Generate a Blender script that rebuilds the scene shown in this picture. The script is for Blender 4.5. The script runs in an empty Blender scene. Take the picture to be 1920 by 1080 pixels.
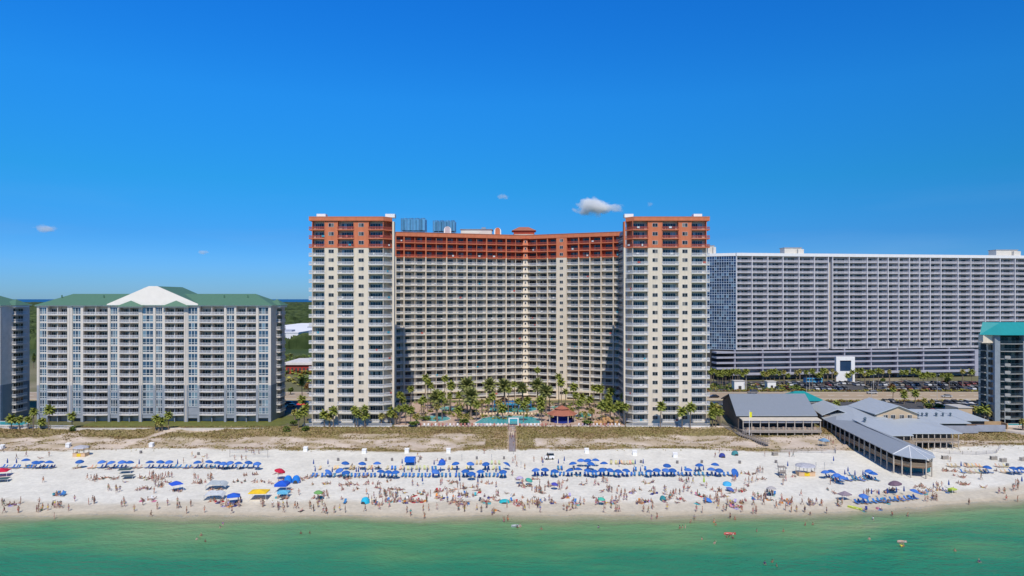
import bpy, math, random
from mathutils import Vector, Matrix, noise
R = math.radians
rnd = random.Random(7)
scene = bpy.context.scene
C = scene.collection

# ------------------------------------------------------------------ camera
F = 1300.0; CH = 51.0
cam_d = bpy.data.cameras.new('camera'); cam = bpy.data.objects.new('camera', cam_d); C.objects.link(cam)
cam.location = (0, 0, CH); cam.rotation_euler = (R(90), 0, 0)
cam_d.sensor_width = 36; cam_d.lens = 36 * F / 1920; cam_d.shift_y = 20 / 1920
cam_d.clip_start = 1; cam_d.clip_end = 90000
scene.camera = cam

# ------------------------------------------------------------------ light and sky
SUN_EL, SUN_AZ = 50, -1          # azimuth measured to the left of straight behind the camera
sx, sy, sz = -math.sin(R(SUN_AZ)) * math.cos(R(SUN_EL)), -math.cos(R(SUN_AZ)) * math.cos(R(SUN_EL)), math.sin(R(SUN_EL))
sl = bpy.data.lights.new('sun', 'SUN'); sun = bpy.data.objects.new('sun', sl); C.objects.link(sun)
sl.energy = 4.1; sl.angle = R(0.5); sl.color = (1, 0.92, 0.79)
sun.location = (-100, -200, 300)
sun.rotation_euler = Vector((sx, sy, sz)).to_track_quat('Z', 'Y').to_euler()

world = bpy.data.worlds.new('World'); scene.world = world; world.use_nodes = True
wt = world.node_tree; wn = wt.nodes; wl = wt.links; wn.clear()
wo = wn.new('ShaderNodeOutputWorld'); bg = wn.new('ShaderNodeBackground'); sky = wn.new('ShaderNodeTexSky')
sky.sky_type = 'NISHITA'; sky.sun_disc = False; sky.sun_elevation = R(SUN_EL)
sky.sun_rotation = math.atan2(sx, sy)
sky.altitude = 0; sky.air_density = 1.0; sky.dust_density = 0.15; sky.ozone_density = 4.0
hs = wn.new('ShaderNodeHueSaturation'); hs.inputs['Saturation'].default_value = 1.32; hs.inputs['Value'].default_value = 1.0
hs.inputs['Hue'].default_value = 0.5
gm = wn.new('ShaderNodeMix'); gm.data_type = 'RGBA'; gm.blend_type = 'MULTIPLY'; gm.inputs[0].default_value = 1
tc = wn.new('ShaderNodeTexCoord'); sp = wn.new('ShaderNodeSeparateXYZ')
rz = wn.new('ShaderNodeValToRGB')
e = rz.color_ramp.elements
e[0].position = 0.0; e[0].color = (0.12, 0.245, 0.52, 1)
e[1].position = 0.75; e[1].color = (0.36, 0.43, 0.48, 1)
for p_, c_ in ((0.04, (0.11, 0.262, 0.545)), (0.085, (0.085, 0.265, 0.50)), (0.16, (0.08, 0.38, 0.53)), (0.27, (0.125, 0.515, 0.715)), (0.40, (0.125, 0.54, 0.84))):
    e2 = e.new(p_); e2.color = (*c_, 1)
wl.new(tc.outputs['Generated'], sp.inputs[0]); wl.new(sp.outputs['Z'], rz.inputs['Fac'])
rx = wn.new('ShaderNodeMapRange'); rx.inputs['From Min'].default_value = -0.6; rx.inputs['From Max'].default_value = 0.6
rx.inputs['To Min'].default_value = 2.2; rx.inputs['To Max'].default_value = 1.7
wl.new(sp.outputs['X'], rx.inputs['Value'])
m2 = wn.new('ShaderNodeVectorMath'); m2.operation = 'SCALE'
wl.new(sky.outputs[0], hs.inputs['Color']); wl.new(hs.outputs[0], gm.inputs[6]); wl.new(rz.outputs[0], gm.inputs[7])
wl.new(gm.outputs[2], m2.inputs[0]); wl.new(rx.outputs[0], m2.inputs['Scale'])
# faint veil of high thin cloud low over the horizon
nz = wn.new('ShaderNodeTexNoise'); nz.inputs['Scale'].default_value = 3.0; nz.inputs['Detail'].default_value = 6
mp = wn.new('ShaderNodeMapping'); mp.inputs['Scale'].default_value = (1.2, 1.2, 9)
wl.new(tc.outputs['Generated'], mp.inputs[0]); wl.new(mp.outputs[0], nz.inputs['Vector'])
cr = wn.new('ShaderNodeMapRange'); cr.inputs['From Min'].default_value = 0.5; cr.inputs['From Max'].default_value = 0.8; cr.inputs['To Max'].default_value = 0.22
wl.new(nz.outputs[0], cr.inputs['Value'])
hz = wn.new('ShaderNodeMapRange'); hz.inputs['From Min'].default_value = 0.02; hz.inputs['From Max'].default_value = 0.16; hz.inputs['To Min'].default_value = 1; hz.inputs['To Max'].default_value = 0
wl.new(sp.outputs['Z'], hz.inputs['Value'])
mm = wn.new('ShaderNodeMath'); mm.operation = 'MULTIPLY'; wl.new(cr.outputs[0], mm.inputs[0]); wl.new(hz.outputs[0], mm.inputs[1])
mc = wn.new('ShaderNodeMix'); mc.data_type = 'RGBA'; wl.new(mm.outputs[0], mc.inputs[0]); wl.new(m2.outputs[0], mc.inputs[6]); mc.inputs[7].default_value = (2.6, 4.4, 7.0, 1)
wl.new(mc.outputs[2], bg.inputs[0]); bg.inputs[1].default_value = 0.108
scene.cycles.volume_bounces = 8; scene.cycles.transparent_max_bounces = 24
wl.new(bg.outputs[0], wo.inputs[0])
scene.view_settings.view_transform = 'Standard'; scene.view_settings.look = 'None'
scene.view_settings.exposure = 0.0; scene.view_settings.gamma = 1

# ------------------------------------------------------------------ materials
MATS = {}
def mat(name, col, rough=0.8, var=0.12, scale=0.6, metal=0.0, bump=0.0, bscale=4.0, island=0.0, objcol=False, spec=0.4, col2=None, stretch=(1, 1, 1), detail=4):
    if name in MATS: return MATS[name]
    m = bpy.data.materials.new(name); m.use_nodes = True; nt = m.node_tree; n = nt.nodes; l = nt.links
    b = n['Principled BSDF']; b.inputs['Roughness'].default_value = rough; b.inputs['Metallic'].default_value = metal
    b.inputs['Specular IOR Level'].default_value = spec
    tcn = n.new('ShaderNodeTexCoord'); mpn = n.new('ShaderNodeMapping'); mpn.inputs['Scale'].default_value = stretch
    l.new(tcn.outputs['Object'], mpn.inputs[0])
    if objcol:
        src = n.new('ShaderNodeObjectInfo'); cs = src.outputs['Color']
    else:
        src = n.new('ShaderNodeRGB'); src.outputs[0].default_value = (*col, 1); cs = src.outputs[0]
    nzn = n.new('ShaderNodeTexNoise'); nzn.inputs['Scale'].default_value = scale; nzn.inputs['Detail'].default_value = detail
    l.new(mpn.outputs[0], nzn.inputs['Vector'])
    if col2:
        r = n.new('ShaderNodeValToRGB'); r.color_ramp.elements[0].position = 0.4; r.color_ramp.elements[1].position = 0.6
        l.new(nzn.outputs[0], r.inputs[0])
        mx = n.new('ShaderNodeMix'); mx.data_type = 'RGBA'; l.new(r.outputs[0], mx.inputs[0]); l.new(cs, mx.inputs[6]); mx.inputs[7].default_value = (*col2, 1)
        cs = mx.outputs[2]
    mr = n.new('ShaderNodeMapRange'); mr.inputs['From Min'].default_value = 0.25; mr.inputs['From Max'].default_value = 0.75
    mr.inputs['To Min'].default_value = 1 - var; mr.inputs['To Max'].default_value = 1 + var
    l.new(nzn.outputs[0], mr.inputs['Value'])
    fac = mr.outputs[0]
    if island:
        g = n.new('ShaderNodeNewGeometry'); oi = n.new('ShaderNodeObjectInfo')
        ad = n.new('ShaderNodeMath'); ad.operation = 'ADD'; l.new(g.outputs['Random Per Island'], ad.inputs[0]); l.new(oi.outputs['Random'], ad.inputs[1])
        fr = n.new('ShaderNodeMath'); fr.operation = 'FRACT'; l.new(ad.outputs[0], fr.inputs[0])
        ir = n.new('ShaderNodeMapRange'); ir.inputs['To Min'].default_value = 1 - island; ir.inputs['To Max'].default_value = 1 + island
        l.new(fr.outputs[0], ir.inputs['Value'])
        ml = n.new('ShaderNodeMath'); ml.operation = 'MULTIPLY'; l.new(fac, ml.inputs[0]); l.new(ir.outputs[0], ml.inputs[1]); fac = ml.outputs[0]
    vm = n.new('ShaderNodeVectorMath'); vm.operation = 'SCALE'; l.new(cs, vm.inputs[0]); l.new(fac, vm.inputs['Scale'])
    l.new(vm.outputs[0], b.inputs['Base Color'])
    if bump:
        n2 = n.new('ShaderNodeTexNoise'); n2.inputs['Scale'].default_value = bscale; n2.inputs['Detail'].default_value = 3
        l.new(tcn.outputs['Object'], n2.inputs['Vector'])
        bp = n.new('ShaderNodeBump'); bp.inputs['Strength'].default_value = bump; bp.inputs['Distance'].default_value = 0.2
        l.new(n2.outputs[0], bp.inputs['Height']); l.new(bp.outputs[0], b.inputs['Normal'])
    MATS[name] = m; return m

def glass_mat(name, dark, curtain, share=0.25, metal=0.35):
    """window glass over rooms: most panes dark, some with pale curtains drawn"""
    m = bpy.data.materials.new(name); m.use_nodes = True; nt = m.node_tree; n = nt.nodes; l = nt.links
    b = n['Principled BSDF']; b.inputs['Roughness'].default_value = 0.12; b.inputs['Metallic'].default_value = metal
    g = n.new('ShaderNodeNewGeometry'); oi = n.new('ShaderNodeObjectInfo')
    ad = n.new('ShaderNodeMath'); ad.operation = 'ADD'; l.new(g.outputs['Random Per Island'], ad.inputs[0]); l.new(oi.outputs['Random'], ad.inputs[1])
    fr = n.new('ShaderNodeMath'); fr.operation = 'FRACT'; l.new(ad.outputs[0], fr.inputs[0])
    r = n.new('ShaderNodeValToRGB'); e = r.color_ramp.elements
    e[0].position = 0; e[0].color = (*[c * 0.5 for c in dark], 1)
    e[1].position = 1 - share; e[1].color = (*[c * 1.6 for c in dark], 1)
    q = e.new(min(1 - share + 0.02, 0.99)); q.color = (*[c * 0.55 for c in curtain], 1)
    q = e.new(1.0); q.color = (*curtain, 1)
    l.new(fr.outputs[0], r.inputs[0]); l.new(r.outputs[0], b.inputs['Base Color'])
    MATS[name] = m; return m

# ------------------------------------------------------------------ mesh builder
class MB:
    def __init__(s): s.v = []; s.f = []
    def quad(s, a, b, c, d):
        n = len(s.v); s.v += [a, b, c, d]; s.f.append((n, n + 1, n + 2, n + 3))
    def tri(s, a, b, c):
        n = len(s.v); s.v += [a, b, c]; s.f.append((n, n + 1, n + 2))
    def hexa(s, p):           # 8 points: bottom ring 0-3, top ring 4-7
        n = len(s.v); s.v += p
        for q in ((0, 3, 2, 1), (4, 5, 6, 7), (0, 1, 5, 4), (1, 2, 6, 5), (2, 3, 7, 6), (3, 0, 4, 7)):
            s.f.append(tuple(n + i for i in q))
    def box(s, x0, x1, y0, y1, z0, z1):
        s.hexa([(x0, y0, z0), (x1, y0, z0), (x1, y1, z0), (x0, y1, z0), (x0, y0, z1), (x1, y0, z1), (x1, y1, z1), (x0, y1, z1)])
    def prism(s, pts, z0, z1):
        n = len(s.v); k = len(pts)
        s.v += [(x, y, z0) for x, y in pts] + [(x, y, z1) for x, y in pts]
        s.f.append(tuple(range(n + k - 1, n - 1, -1))); s.f.append(tuple(range(n + k, n + 2 * k)))
        for i in range(k):
            j = (i + 1) % k; s.f.append((n + i, n + j, n + k + j, n + k + i))
    def poly(s, pts):
        n = len(s.v); s.v += list(pts); s.f.append(tuple(range(n, n + len(pts))))
    def slab(s, pts, t):      # a roof plane given by its corners, thickened downwards by t
        n = len(s.v); k = len(pts); s.v += list(pts) + [(x, y, z - t) for x, y, z in pts]
        s.f.append(tuple(range(n, n + k))); s.f.append(tuple(range(n + 2 * k - 1, n + k - 1, -1)))
        for i in range(k):
            j = (i + 1) % k; s.f.append((n + i, n + k + i, n + k + j, n + j))
    def tube(s, a, b, r0, r1=None, k=6):
        r1 = r0 if r1 is None else r1; a = Vector(a); b = Vector(b); d = (b - a)
        if d.length < 1e-6: return
        d.normalize(); u = d.orthogonal().normalized(); w = d.cross(u); n = len(s.v)
        for c, r in ((a, r0), (b, r1)):
            for i in range(k):
                t = 2 * math.pi * i / k; s.v.append(tuple(c + u * (r * math.cos(t)) + w * (r * math.sin(t))))
        for i in range(k):
            j = (i + 1) % k; s.f.append((n + i, n + j, n + k + j, n + k + i))
        s.f.append(tuple(range(n + k - 1, n - 1, -1))); s.f.append(tuple(range(n + k, n + 2 * k)))
    def lathe(s, c, prof, k=12):       # prof: list of (r, z)
        n = len(s.v)
        for r, z in prof:
            for i in range(k):
                t = 2 * math.pi * i / k; s.v.append((c[0] + r * math.cos(t), c[1] + r * math.sin(t), c[2] + z))
        for j in range(len(prof) - 1):
            for i in range(k):
                i2 = (i + 1) % k; s.f.append((n + j * k + i, n + j * k + i2, n + (j + 1) * k + i2, n + (j + 1) * k + i))
    def blob(s, c, r, k=7, rings=4, jit=0.0, rr=None):
        rr = rr or rnd; n = len(s.v)
        for j in range(rings + 1):
            ph = math.pi * j / rings
            for i in range(k):
                t = 2 * math.pi * i / k; q = 1 + (rr.random() - 0.5) * jit
                s.v.append((c[0] + r[0] * q * math.sin(ph) * math.cos(t), c[1] + r[1] * q * math.sin(ph) * math.sin(t), c[2] + r[2] * q * math.cos(ph)))
        for j in range(rings):
            for i in range(k):
                i2 = (i + 1) % k; s.f.append((n + j * k + i, n + (j + 1) * k + i, n + (j + 1) * k + i2, n + j * k + i2))
    def add(s, o):
        n = len(s.v); s.v += o.v; s.f += [tuple(n + i for i in f) for f in o.f]
    def mesh(s, name, m, off=(0, 0, 0), smooth=False):
        me = bpy.data.meshes.new(name)
        if off != (0, 0, 0): vs = [(x - off[0], y - off[1], z - off[2]) for x, y, z in s.v]
        else: vs = s.v
        me.from_pydata(vs, [], s.f); me.materials.append(m)
        if smooth: me.polygons.foreach_set('use_smooth', [True] * len(me.polygons))
        me.update(); return me
    def build(s, name, m, parent=None, smooth=False, kind=None):
        off = (0, 0, 0); p = parent
        while p is not None:
            off = tuple(a + b for a, b in zip(off, p.location)); p = p.parent
        o = bpy.data.objects.new(name, s.mesh(name, m, off, smooth)); C.objects.link(o); o.parent = parent
        if kind: o['kind'] = kind
        return o

def empty(name, loc, label=None, cat=None, group=None, rz=0):
    o = bpy.data.objects.new(name, None); C.objects.link(o); o.location = loc; o.rotation_euler = (0, 0, rz); o.empty_display_size = 0.3
    tag(o, label, cat, group); return o
def tag(o, label=None, cat=None, group=None, kind=None):
    if label: o['label'] = label
    if cat: o['category'] = cat
    if group: o['group'] = group
    if kind: o['kind'] = kind
    return o
def kids(o): return KID.get(o.name, [])
KID = {}
def index_kids():
    KID.clear()
    for o in bpy.data.objects:
        if o.parent: KID.setdefault(o.parent.name, []).append(o)
def copy_tree(o, parent=None):
    c = o.copy(); C.objects.link(c)
    if parent is not None: c.parent = parent
    ch = [copy_tree(k, c) for k in kids(o)]
    KID[c.name] = ch
    return c

class Facade:
    """a wall plane: s runs along it, t outward, z up"""
    def __init__(s, a, b):
        s.a = a; dx, dy = b[0] - a[0], b[1] - a[1]; s.L = math.hypot(dx, dy); s.d = (dx / s.L, dy / s.L); s.n = (s.d[1], -s.d[0])
    def p(s, u, t, z): return (s.a[0] + s.d[0] * u + s.n[0] * t, s.a[1] + s.d[1] * u + s.n[1] * t, z)
    def box(s, mb, u0, u1, t0, t1, z0, z1):
        mb.hexa([s.p(u0, t1, z0), s.p(u1, t1, z0), s.p(u1, t0, z0), s.p(u0, t0, z0), s.p(u0, t1, z1), s.p(u1, t1, z1), s.p(u1, t0, z1), s.p(u0, t0, z1)])
    def at(s, px):            # distance along the facade at which picture column px meets it
        k = (px - 960) / F
        return (k * s.a[1] - s.a[0]) / (s.d[0] - k * s.d[1])
    def rail(s, mb, u0, u1, t, z, h=1.05, step=0.25, w=0.1):
        s.box(mb, u0, u1, t - 0.05, t + 0.05, z + h - 0.12, z + h)
        s.box(mb, u0, u1, t - 0.03, t + 0.03, z + 0.05, z + 0.17)
        n = max(2, int((u1 - u0) / step))
        for i in range(n + 1):
            u = u0 + (u1 - u0 - w) * i / n
            mb.quad(s.p(u, t, z + 0.1), s.p(u + w, t, z + 0.1), s.p(u + w, t, z + h - 0.1), s.p(u, t, z + h - 0.1))
    def window(s, fr, gl, u0, u1, t, z0, z1, n=2, fw=0.07, bar=None):
        """white frame with n panes; glass 4 cm behind the frame's face"""
        s.box(fr, u0, u1, t, t + 0.08, z0, z0 + fw); s.box(fr, u0, u1, t, t + 0.08, z1 - fw, z1)
        for i in range(n + 1):
            u = u0 + (u1 - u0 - fw) * i / n
            s.box(fr, u, u + fw, t, t + 0.075, z0 + fw, z1 - fw)
        if bar: s.box(fr, u0 + fw, u1 - fw, t, t + 0.07, bar, bar + fw)
        for i in range(n):
            a = u0 + (u1 - u0 - fw) * i / n + fw; b = u0 + (u1 - u0 - fw) * (i + 1) / n
            gl.quad(s.p(a, t + 0.03, z0 + fw), s.p(b, t + 0.03, z0 + fw), s.p(b, t + 0.03, z1 - fw), s.p(a, t + 0.03, z1 - fw))

class Rep:
    """many alike parts of one thing: the 100 that show largest become parts, the rest one stuff part"""
    def __init__(s, name, m, sub=None, subm=None): s.name = name; s.m = m; s.sub = sub; s.subm = subm; s.it = []
    def new(s, pos, m=None, subm=None, boost=0):
        a, b = MB(), MB(); s.it.append(((Vector(pos) - Vector((0, 0, CH))).length - boost, a, b, m or s.m, subm or s.subm)); return a, b
    def finish(s, parent, most=100):
        s.it.sort(key=lambda t: t[0])
        for d, a, b, m, sm in s.it[:most]:
            o = a.build(s.name, m, parent)
            if b.f: b.build(s.sub, sm, o)
        rest = {}
        for d, a, b, m, sm in s.it[most:]:
            ra, rb = rest.setdefault((m.name, sm.name if sm else ''), (MB(), MB(), m, sm))[:2]; ra.add(a); rb.add(b)
        if rest:
            # one object; several materials as slots
            mb = MB(); slots = []; idx = []
            for ra, rb, m, sm in rest.values():
                for q, mm in ((ra, m), (rb, sm)):
                    if q.f:
                        if mm not in slots: slots.append(mm)
                        mb.add(q); idx += [slots.index(mm)] * len(q.f)
            o = mb.build(s.name, slots[0], parent, kind='stuff')
            for mm in slots[1:]: o.data.materials.append(mm)
            o.data.polygons.foreach_set('material_index', idx)

# ------------------------------------------------------------------ terrain maths
G = 4.4
def sm(t): t = max(0.0, min(1.0, t)); return t * t * (3 - 2 * t)
def shore(x):
    s = 163.8 + 0.5 * math.sin(x * 0.05) + 0.35 * math.sin(x * 0.13 + 1)
    if x > 45: s += 14.5 * (min((x - 45) / 86, 3.0)) ** 1.6
    return s
def toe(x):
    t = 224 + 2.0 * math.sin(x * 0.045) + 1.2 * math.sin(x * 0.11 + 2)
    return t + 10 * sm((x - 118) / 25) * 0.4
def H(x, y):
    s = shore(x); t = y - s
    if t < 0: return max(-5.0, t * 0.06)
    tt = toe(x)
    if y < tt: z = 2.1 * (t / (tt - s)) ** 0.8
    elif y < 252: z = 2.1 + (G - 2.1) * sm((y - tt) / (250 - tt))
    else: return G
    w = sm((y - tt + 2) / 6) * sm((252 - y) / 4)
    if w > 0: z += w * (0.9 * noise.noise(Vector((x * 0.07, y * 0.16, 1.3))) + 0.35 * noise.noise(Vector((x * 0.3, y * 0.4, 5))))
    return z
def ground(px, py, dz=0.0):
    """where the ray through a pixel meets the terrain raised by dz"""
    u = (px - 960) / F; q = (py - 560) / F; D = (CH - 3) / q
    for _ in range(25):
        D2 = (CH - dz - H(u * D, D)) / q; D += (D2 - D) * 0.6
    return (u * D, D, H(u * D, D))
def at(px, py, D): return ((px - 960) / F * D, D, CH + (560 - py) / F * D)
def onz(px, py, z=G):
    D = (CH - z) * F / (py - 560); return ((px - 960) / F * D, D, z)
# ------------------------------------------------------------------ the ground: one sheet to the horizon
def n2(x, y, f, o=0): return noise.noise(Vector((x * f, y * f, o)))
def cover(x, y):
    """share of the dune that beach grass covers"""
    tt = toe(x)
    if y < tt - 1.5 or y > 253.5: return 0.0
    c = 0.98 * sm((y - 236 - 2.5 * n2(x, y, 0.05, 3)) / 2.5)
    mid = sm((n2(x * 0.5, y, 0.35, 9) - 0.02) * 4) * 0.45
    edge = sm((3.5 - abs(y - tt - 2)) / 3) * sm((n2(x, y * 2, 0.13, 4) + 0.25) * 4) * (0.95 if x > -75 else 0.2)
    c = max(c * sm((n2(x * 0.4, y * 1.6, 0.09, 12) + 0.48) * 5), mid, edge)
    if -1.6 < x < 1.7: c = 0
    if -9 < x < -1.5 or 1.7 < x < 8: c = max(c, 0.85 * sm((y - tt - 2.5 * n2(x, y, .3, 6)) / 2))
    # sandy paths
    t = (y - 226) / 22; xp = -131 + 10.5 * t
    if abs(x - xp) < 1.5 and y < 250: c = 0
    if 88 < x < 112 and y < 241: c *= 0.15 + 0.5 * sm((y - 238) / 3)
    if x > 122 and y < 233: c *= 0.3
    return max(0, min(1, c))
def build_ground():
    xs = [-60000, -20000, -6000, -2500, -1200, -700, -450, -330, -270, -240]
    x = -222.0
    while x < 222: xs.append(x); x += 1.25
    xs += [222, 240, 270, 330, 450, 700, 1200, 2500, 6000, 20000, 60000]
    ys = [-3000, -500, 0, 60, 90, 110]; y = 120.0
    while y < 262: ys.append(y); y += 0.9
    ys += [262, 275, 300, 340, 400, 480, 600, 900, 1500, 3000, 5000, 7600, 7650, 9000, 20000, 60000]
    v = []; col = []
    for y in ys:
        for x in xs:
            xx = max(-240, min(240, x)); z = H(xx, y) if 0 < y < 7620 else -5.0
            v.append((x, y, z))
            if y < 254:
                c = cover(xx, y)
                t = y - shore(xx)
                wet = max(0.85 * (1 - sm((t - 0.5) / 4.5)), 0.6 * (1 - sm((t - 6.5 - 5 * n2(xx, 0, 0.035, 2)) / 4)))
                dry = 0.80 if t < 50 else 0.74
                sand = Vector((0.71, 0.685, 0.61)); 
                if y > toe(xx): sand = Vector((0.56, 0.47, 0.39)).lerp(Vector((0.38, 0.30, 0.2)), 0.75 * sm((n2(xx * .5, y, .22, 31) + .1) * 3))
                ws = Vector((0.50, 0.42, 0.30))
                s_ = sand.lerp(ws, wet)
                k = sm((n2(xx, y, 0.11, 7) + 0.35) * 1.6)
                g = Vector((0.22, 0.185, 0.065)).lerp(Vector((0.28, 0.20, 0.10)), k)
                q = s_.lerp(g, c * 0.92)
            else:
                q = Vector((0.14, 0.14, 0.07)).lerp(Vector((0.33, 0.28, 0.2)), sm(n2(x, y, 0.03) + 0.3)) if y < 560 else Vector((0.05, 0.08, 0.03))
            col.append(q)
    nx, ny = len(xs), len(ys)
    f = [(j * nx + i, j * nx + i + 1, (j + 1) * nx + i + 1, (j + 1) * nx + i) for j in range(ny - 1) for i in range(nx - 1)]
    me = bpy.data.meshes.new('ground'); me.from_pydata(v, [], f)
    ca = me.color_attributes.new('cover', 'FLOAT_COLOR', 'POINT')
    ca.data.foreach_set('color', [c for q in col for c in (q.x, q.y, q.z, 1)])
    m = bpy.data.materials.new('ground'); m.use_nodes = True; nt = m.node_tree; n = nt.nodes; l = nt.links
    b = n['Principled BSDF']; b.inputs['Roughness'].default_value = 0.95; b.inputs['Specular IOR Level'].default_value = 0.1
    at_ = n.new('ShaderNodeAttribute'); at_.attribute_name = 'cover'
    t = n.new('ShaderNodeTexCoord'); vals = []
    for sc_, a in ((0.9, 0.11), (0.12, 0.09), (5.0, 0.06)):
        z = n.new('ShaderNodeTexNoise'); z.inputs['Scale'].default_value = sc_; z.inputs['Detail'].default_value = 5; z.inputs['Roughness'].default_value = 0.65
        l.new(t.outputs['Object'], z.inputs['Vector'])
        r = n.new('ShaderNodeMapRange'); r.inputs['From Min'].default_value = 0.3; r.inputs['From Max'].default_value = 0.7; r.inputs['To Min'].default_value = 1 - a; r.inputs['To Max'].default_value = 1 + a
        l.new(z.outputs[0], r.inputs['Value']); vals.append(r.outputs[0])
    p = vals[0]
    for q in vals[1:]:
        mu = n.new('ShaderNodeMath'); mu.operation = 'MULTIPLY'; l.new(p, mu.inputs[0]); l.new(q, mu.inputs[1]); p = mu.outputs[0]
    vm = n.new('ShaderNodeVectorMath'); vm.operation = 'SCALE'; l.new(at_.outputs['Color'], vm.inputs[0]); l.new(p, vm.inputs['Scale']); l.new(vm.outputs[0], b.inputs['Base Color'])
    z = n.new('ShaderNodeTexNoise'); z.inputs['Scale'].default_value = 1.3; z.inputs['Detail'].default_value = 6; z.inputs['Roughness'].default_value = 0.7; l.new(t.outputs['Object'], z.inputs['Vector'])
    bp = n.new('ShaderNodeBump'); bp.inputs['Strength'].default_value = 0.55; bp.inputs['Distance'].default_value = 0.35; l.new(z.outputs[0], bp.inputs['Height']); l.new(bp.outputs[0], b.inputs['Normal'])
    me.materials.append(m); me.polygons.foreach_set('use_smooth', [True] * len(me.polygons))
    o = bpy.data.objects.new('ground', me); C.objects.link(o); tag(o, 'white sand beach rising to grassy dunes and the land behind the hotels', kind='structure')
build_ground()

# ------------------------------------------------------------------ the sea in front and the bay far behind
def build_water():
    xs = [-60000, -8000, -1500, -500] + [-260 + 2.6 * i for i in range(201)] + [500, 1500, 8000, 60000]
    ts = [-60000, -6000, -1000, -400, -250, -150] + [-110 + 2 * i for i in range(50)] + [-9 + 0.75 * i for i in range(16)]
    v = []; dep = []
    for t in ts:
        for x in xs:
            xx = max(-250, min(250, x)); s = shore(xx); y = s + t 
            v.append((x, y, 0)); dep.append(min(0, t + 0.5 * math.sin(xx * 0.21) + 0.35 * math.sin(xx * 0.57 + 1) + (5 * n2(xx, t * 2.2, 0.035, 5)) * sm(-t / 12)))
    nx, ny = len(xs), len(ts)
    f = [(j * nx + i, j * nx + i + 1, (j + 1) * nx + i + 1, (j + 1) * nx + i) for j in range(ny - 1) for i in range(nx - 1)]
    me = bpy.data.meshes.new('sea'); me.from_pydata(v, [], f)
    a = me.attributes.new('depth', 'FLOAT', 'POINT'); a.data.foreach_set('value', [-d for d in dep])
    m = bpy.data.materials.new('sea_water'); m.use_nodes = True; nt = m.node_tree; n = nt.nodes; l = nt.links
    b = n['Principled BSDF']; b.inputs['Roughness'].default_value = 0.16; b.inputs['IOR'].default_value = 1.33; b.inputs['Specular IOR Level'].default_value = 0.2
    at_ = n.new('ShaderNodeAttribute'); at_.attribute_name = 'depth'
    t = n.new('ShaderNodeTexCoord')
    z = n.new('ShaderNodeTexNoise'); z.inputs['Scale'].default_value = 0.05; z.inputs['Detail'].default_value = 7; z.inputs['Roughness'].default_value = 0.54
    mp_ = n.new('ShaderNodeMapping'); mp_.inputs['Scale'].default_value = (0.7, 1.7, 1); l.new(t.outputs['Object'], mp_.inputs[0]); l.new(mp_.outputs[0], z.inputs['Vector'])
    sh = n.new('ShaderNodeMapRange'); sh.inputs['From Min'].default_value = 0.3; sh.inputs['From Max'].default_value = 0.7; sh.inputs['To Min'].default_value = -12; sh.inputs['To Max'].default_value = 12
    l.new(z.outputs[0], sh.inputs['Value'])
    lim = n.new('ShaderNodeMapRange'); lim.inputs['From Max'].default_value = 20; l.new(at_.outputs['Fac'], lim.inputs['Value'])
    mu = n.new('ShaderNodeMath'); mu.operation = 'MULTIPLY'; l.new(sh.outputs[0], mu.inputs[0]); l.new(lim.outputs[0], mu.inputs[1])
    ad = n.new('ShaderNodeMath'); ad.operation = 'ADD'; l.new(at_.outputs['Fac'], ad.inputs[0]); l.new(mu.outputs[0], ad.inputs[1])
    sc_ = n.new('ShaderNodeMath'); sc_.operation = 'DIVIDE'; l.new(ad.outputs[0], sc_.inputs[0]); sc_.inputs[1].default_value = 60
    r = n.new('ShaderNodeValToRGB'); e = r.color_ramp.elements
    e[0].position = 0; e[0].color = (0.36, 0.33, 0.20, 1); e[1].position = 1; e[1].color = (0.003, 0.165, 0.10, 1)
    for p_, c_ in ((0.05, (0.27, 0.33, 0.17)), (0.13, (0.15, 0.31, 0.14)), (0.30, (0.075, 0.27, 0.12)), (0.52, (0.02, 0.225, 0.12))):
        q = e.new(p_); q.color = (*c_, 1)
    l.new(sc_.outputs[0], r.inputs[0])
    # thin broken line of foam where wavelets run out
    fz = n.new('ShaderNodeTexNoise'); fz.inputs['Scale'].default_value = 0.35; fz.inputs['Detail'].default_value = 6; fz.inputs['Roughness'].default_value = .7; l.new(t.outputs['Object'], fz.inputs['Vector'])
    fa = n.new('ShaderNodeMapRange'); fa.inputs['From Min'].default_value = 0.25; fa.inputs['From Max'].default_value = 0.75; fa.inputs['To Min'].default_value = -1.6; fa.inputs['To Max'].default_value = 1.6; l.new(fz.outputs[0], fa.inputs['Value'])
    fd = n.new('ShaderNodeMath'); fd.operation = 'ADD'; l.new(at_.outputs['Fac'], fd.inputs[0]); l.new(fa.outputs[0], fd.inputs[1])
    fr2 = n.new('ShaderNodeValToRGB'); q2 = fr2.color_ramp.elements; q2[0].position = 0; q2[0].color = (0, 0, 0, 1); q2[1].position = 1; q2[1].color = (0, 0, 0, 1)
    for p_, c_ in ((.10, 0), (.16, .75), (.20, 0), (.52, 0), (.56, .35), (.60, 0)): k_ = q2.new(p_); k_.color = (c_, c_, c_, 1)
    f5 = n.new('ShaderNodeMath'); f5.operation = 'DIVIDE'; f5.inputs[1].default_value = 6; l.new(fd.outputs[0], f5.inputs[0]); l.new(f5.outputs[0], fr2.inputs[0])
    fm = n.new('ShaderNodeMix'); fm.data_type = 'RGBA'; l.new(fr2.outputs[0], fm.inputs[0]); l.new(r.outputs[0], fm.inputs[6]); fm.inputs[7].default_value = (.72, .74, .70, 1); l.new(fm.outputs[2], b.inputs['Base Color'])
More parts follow.
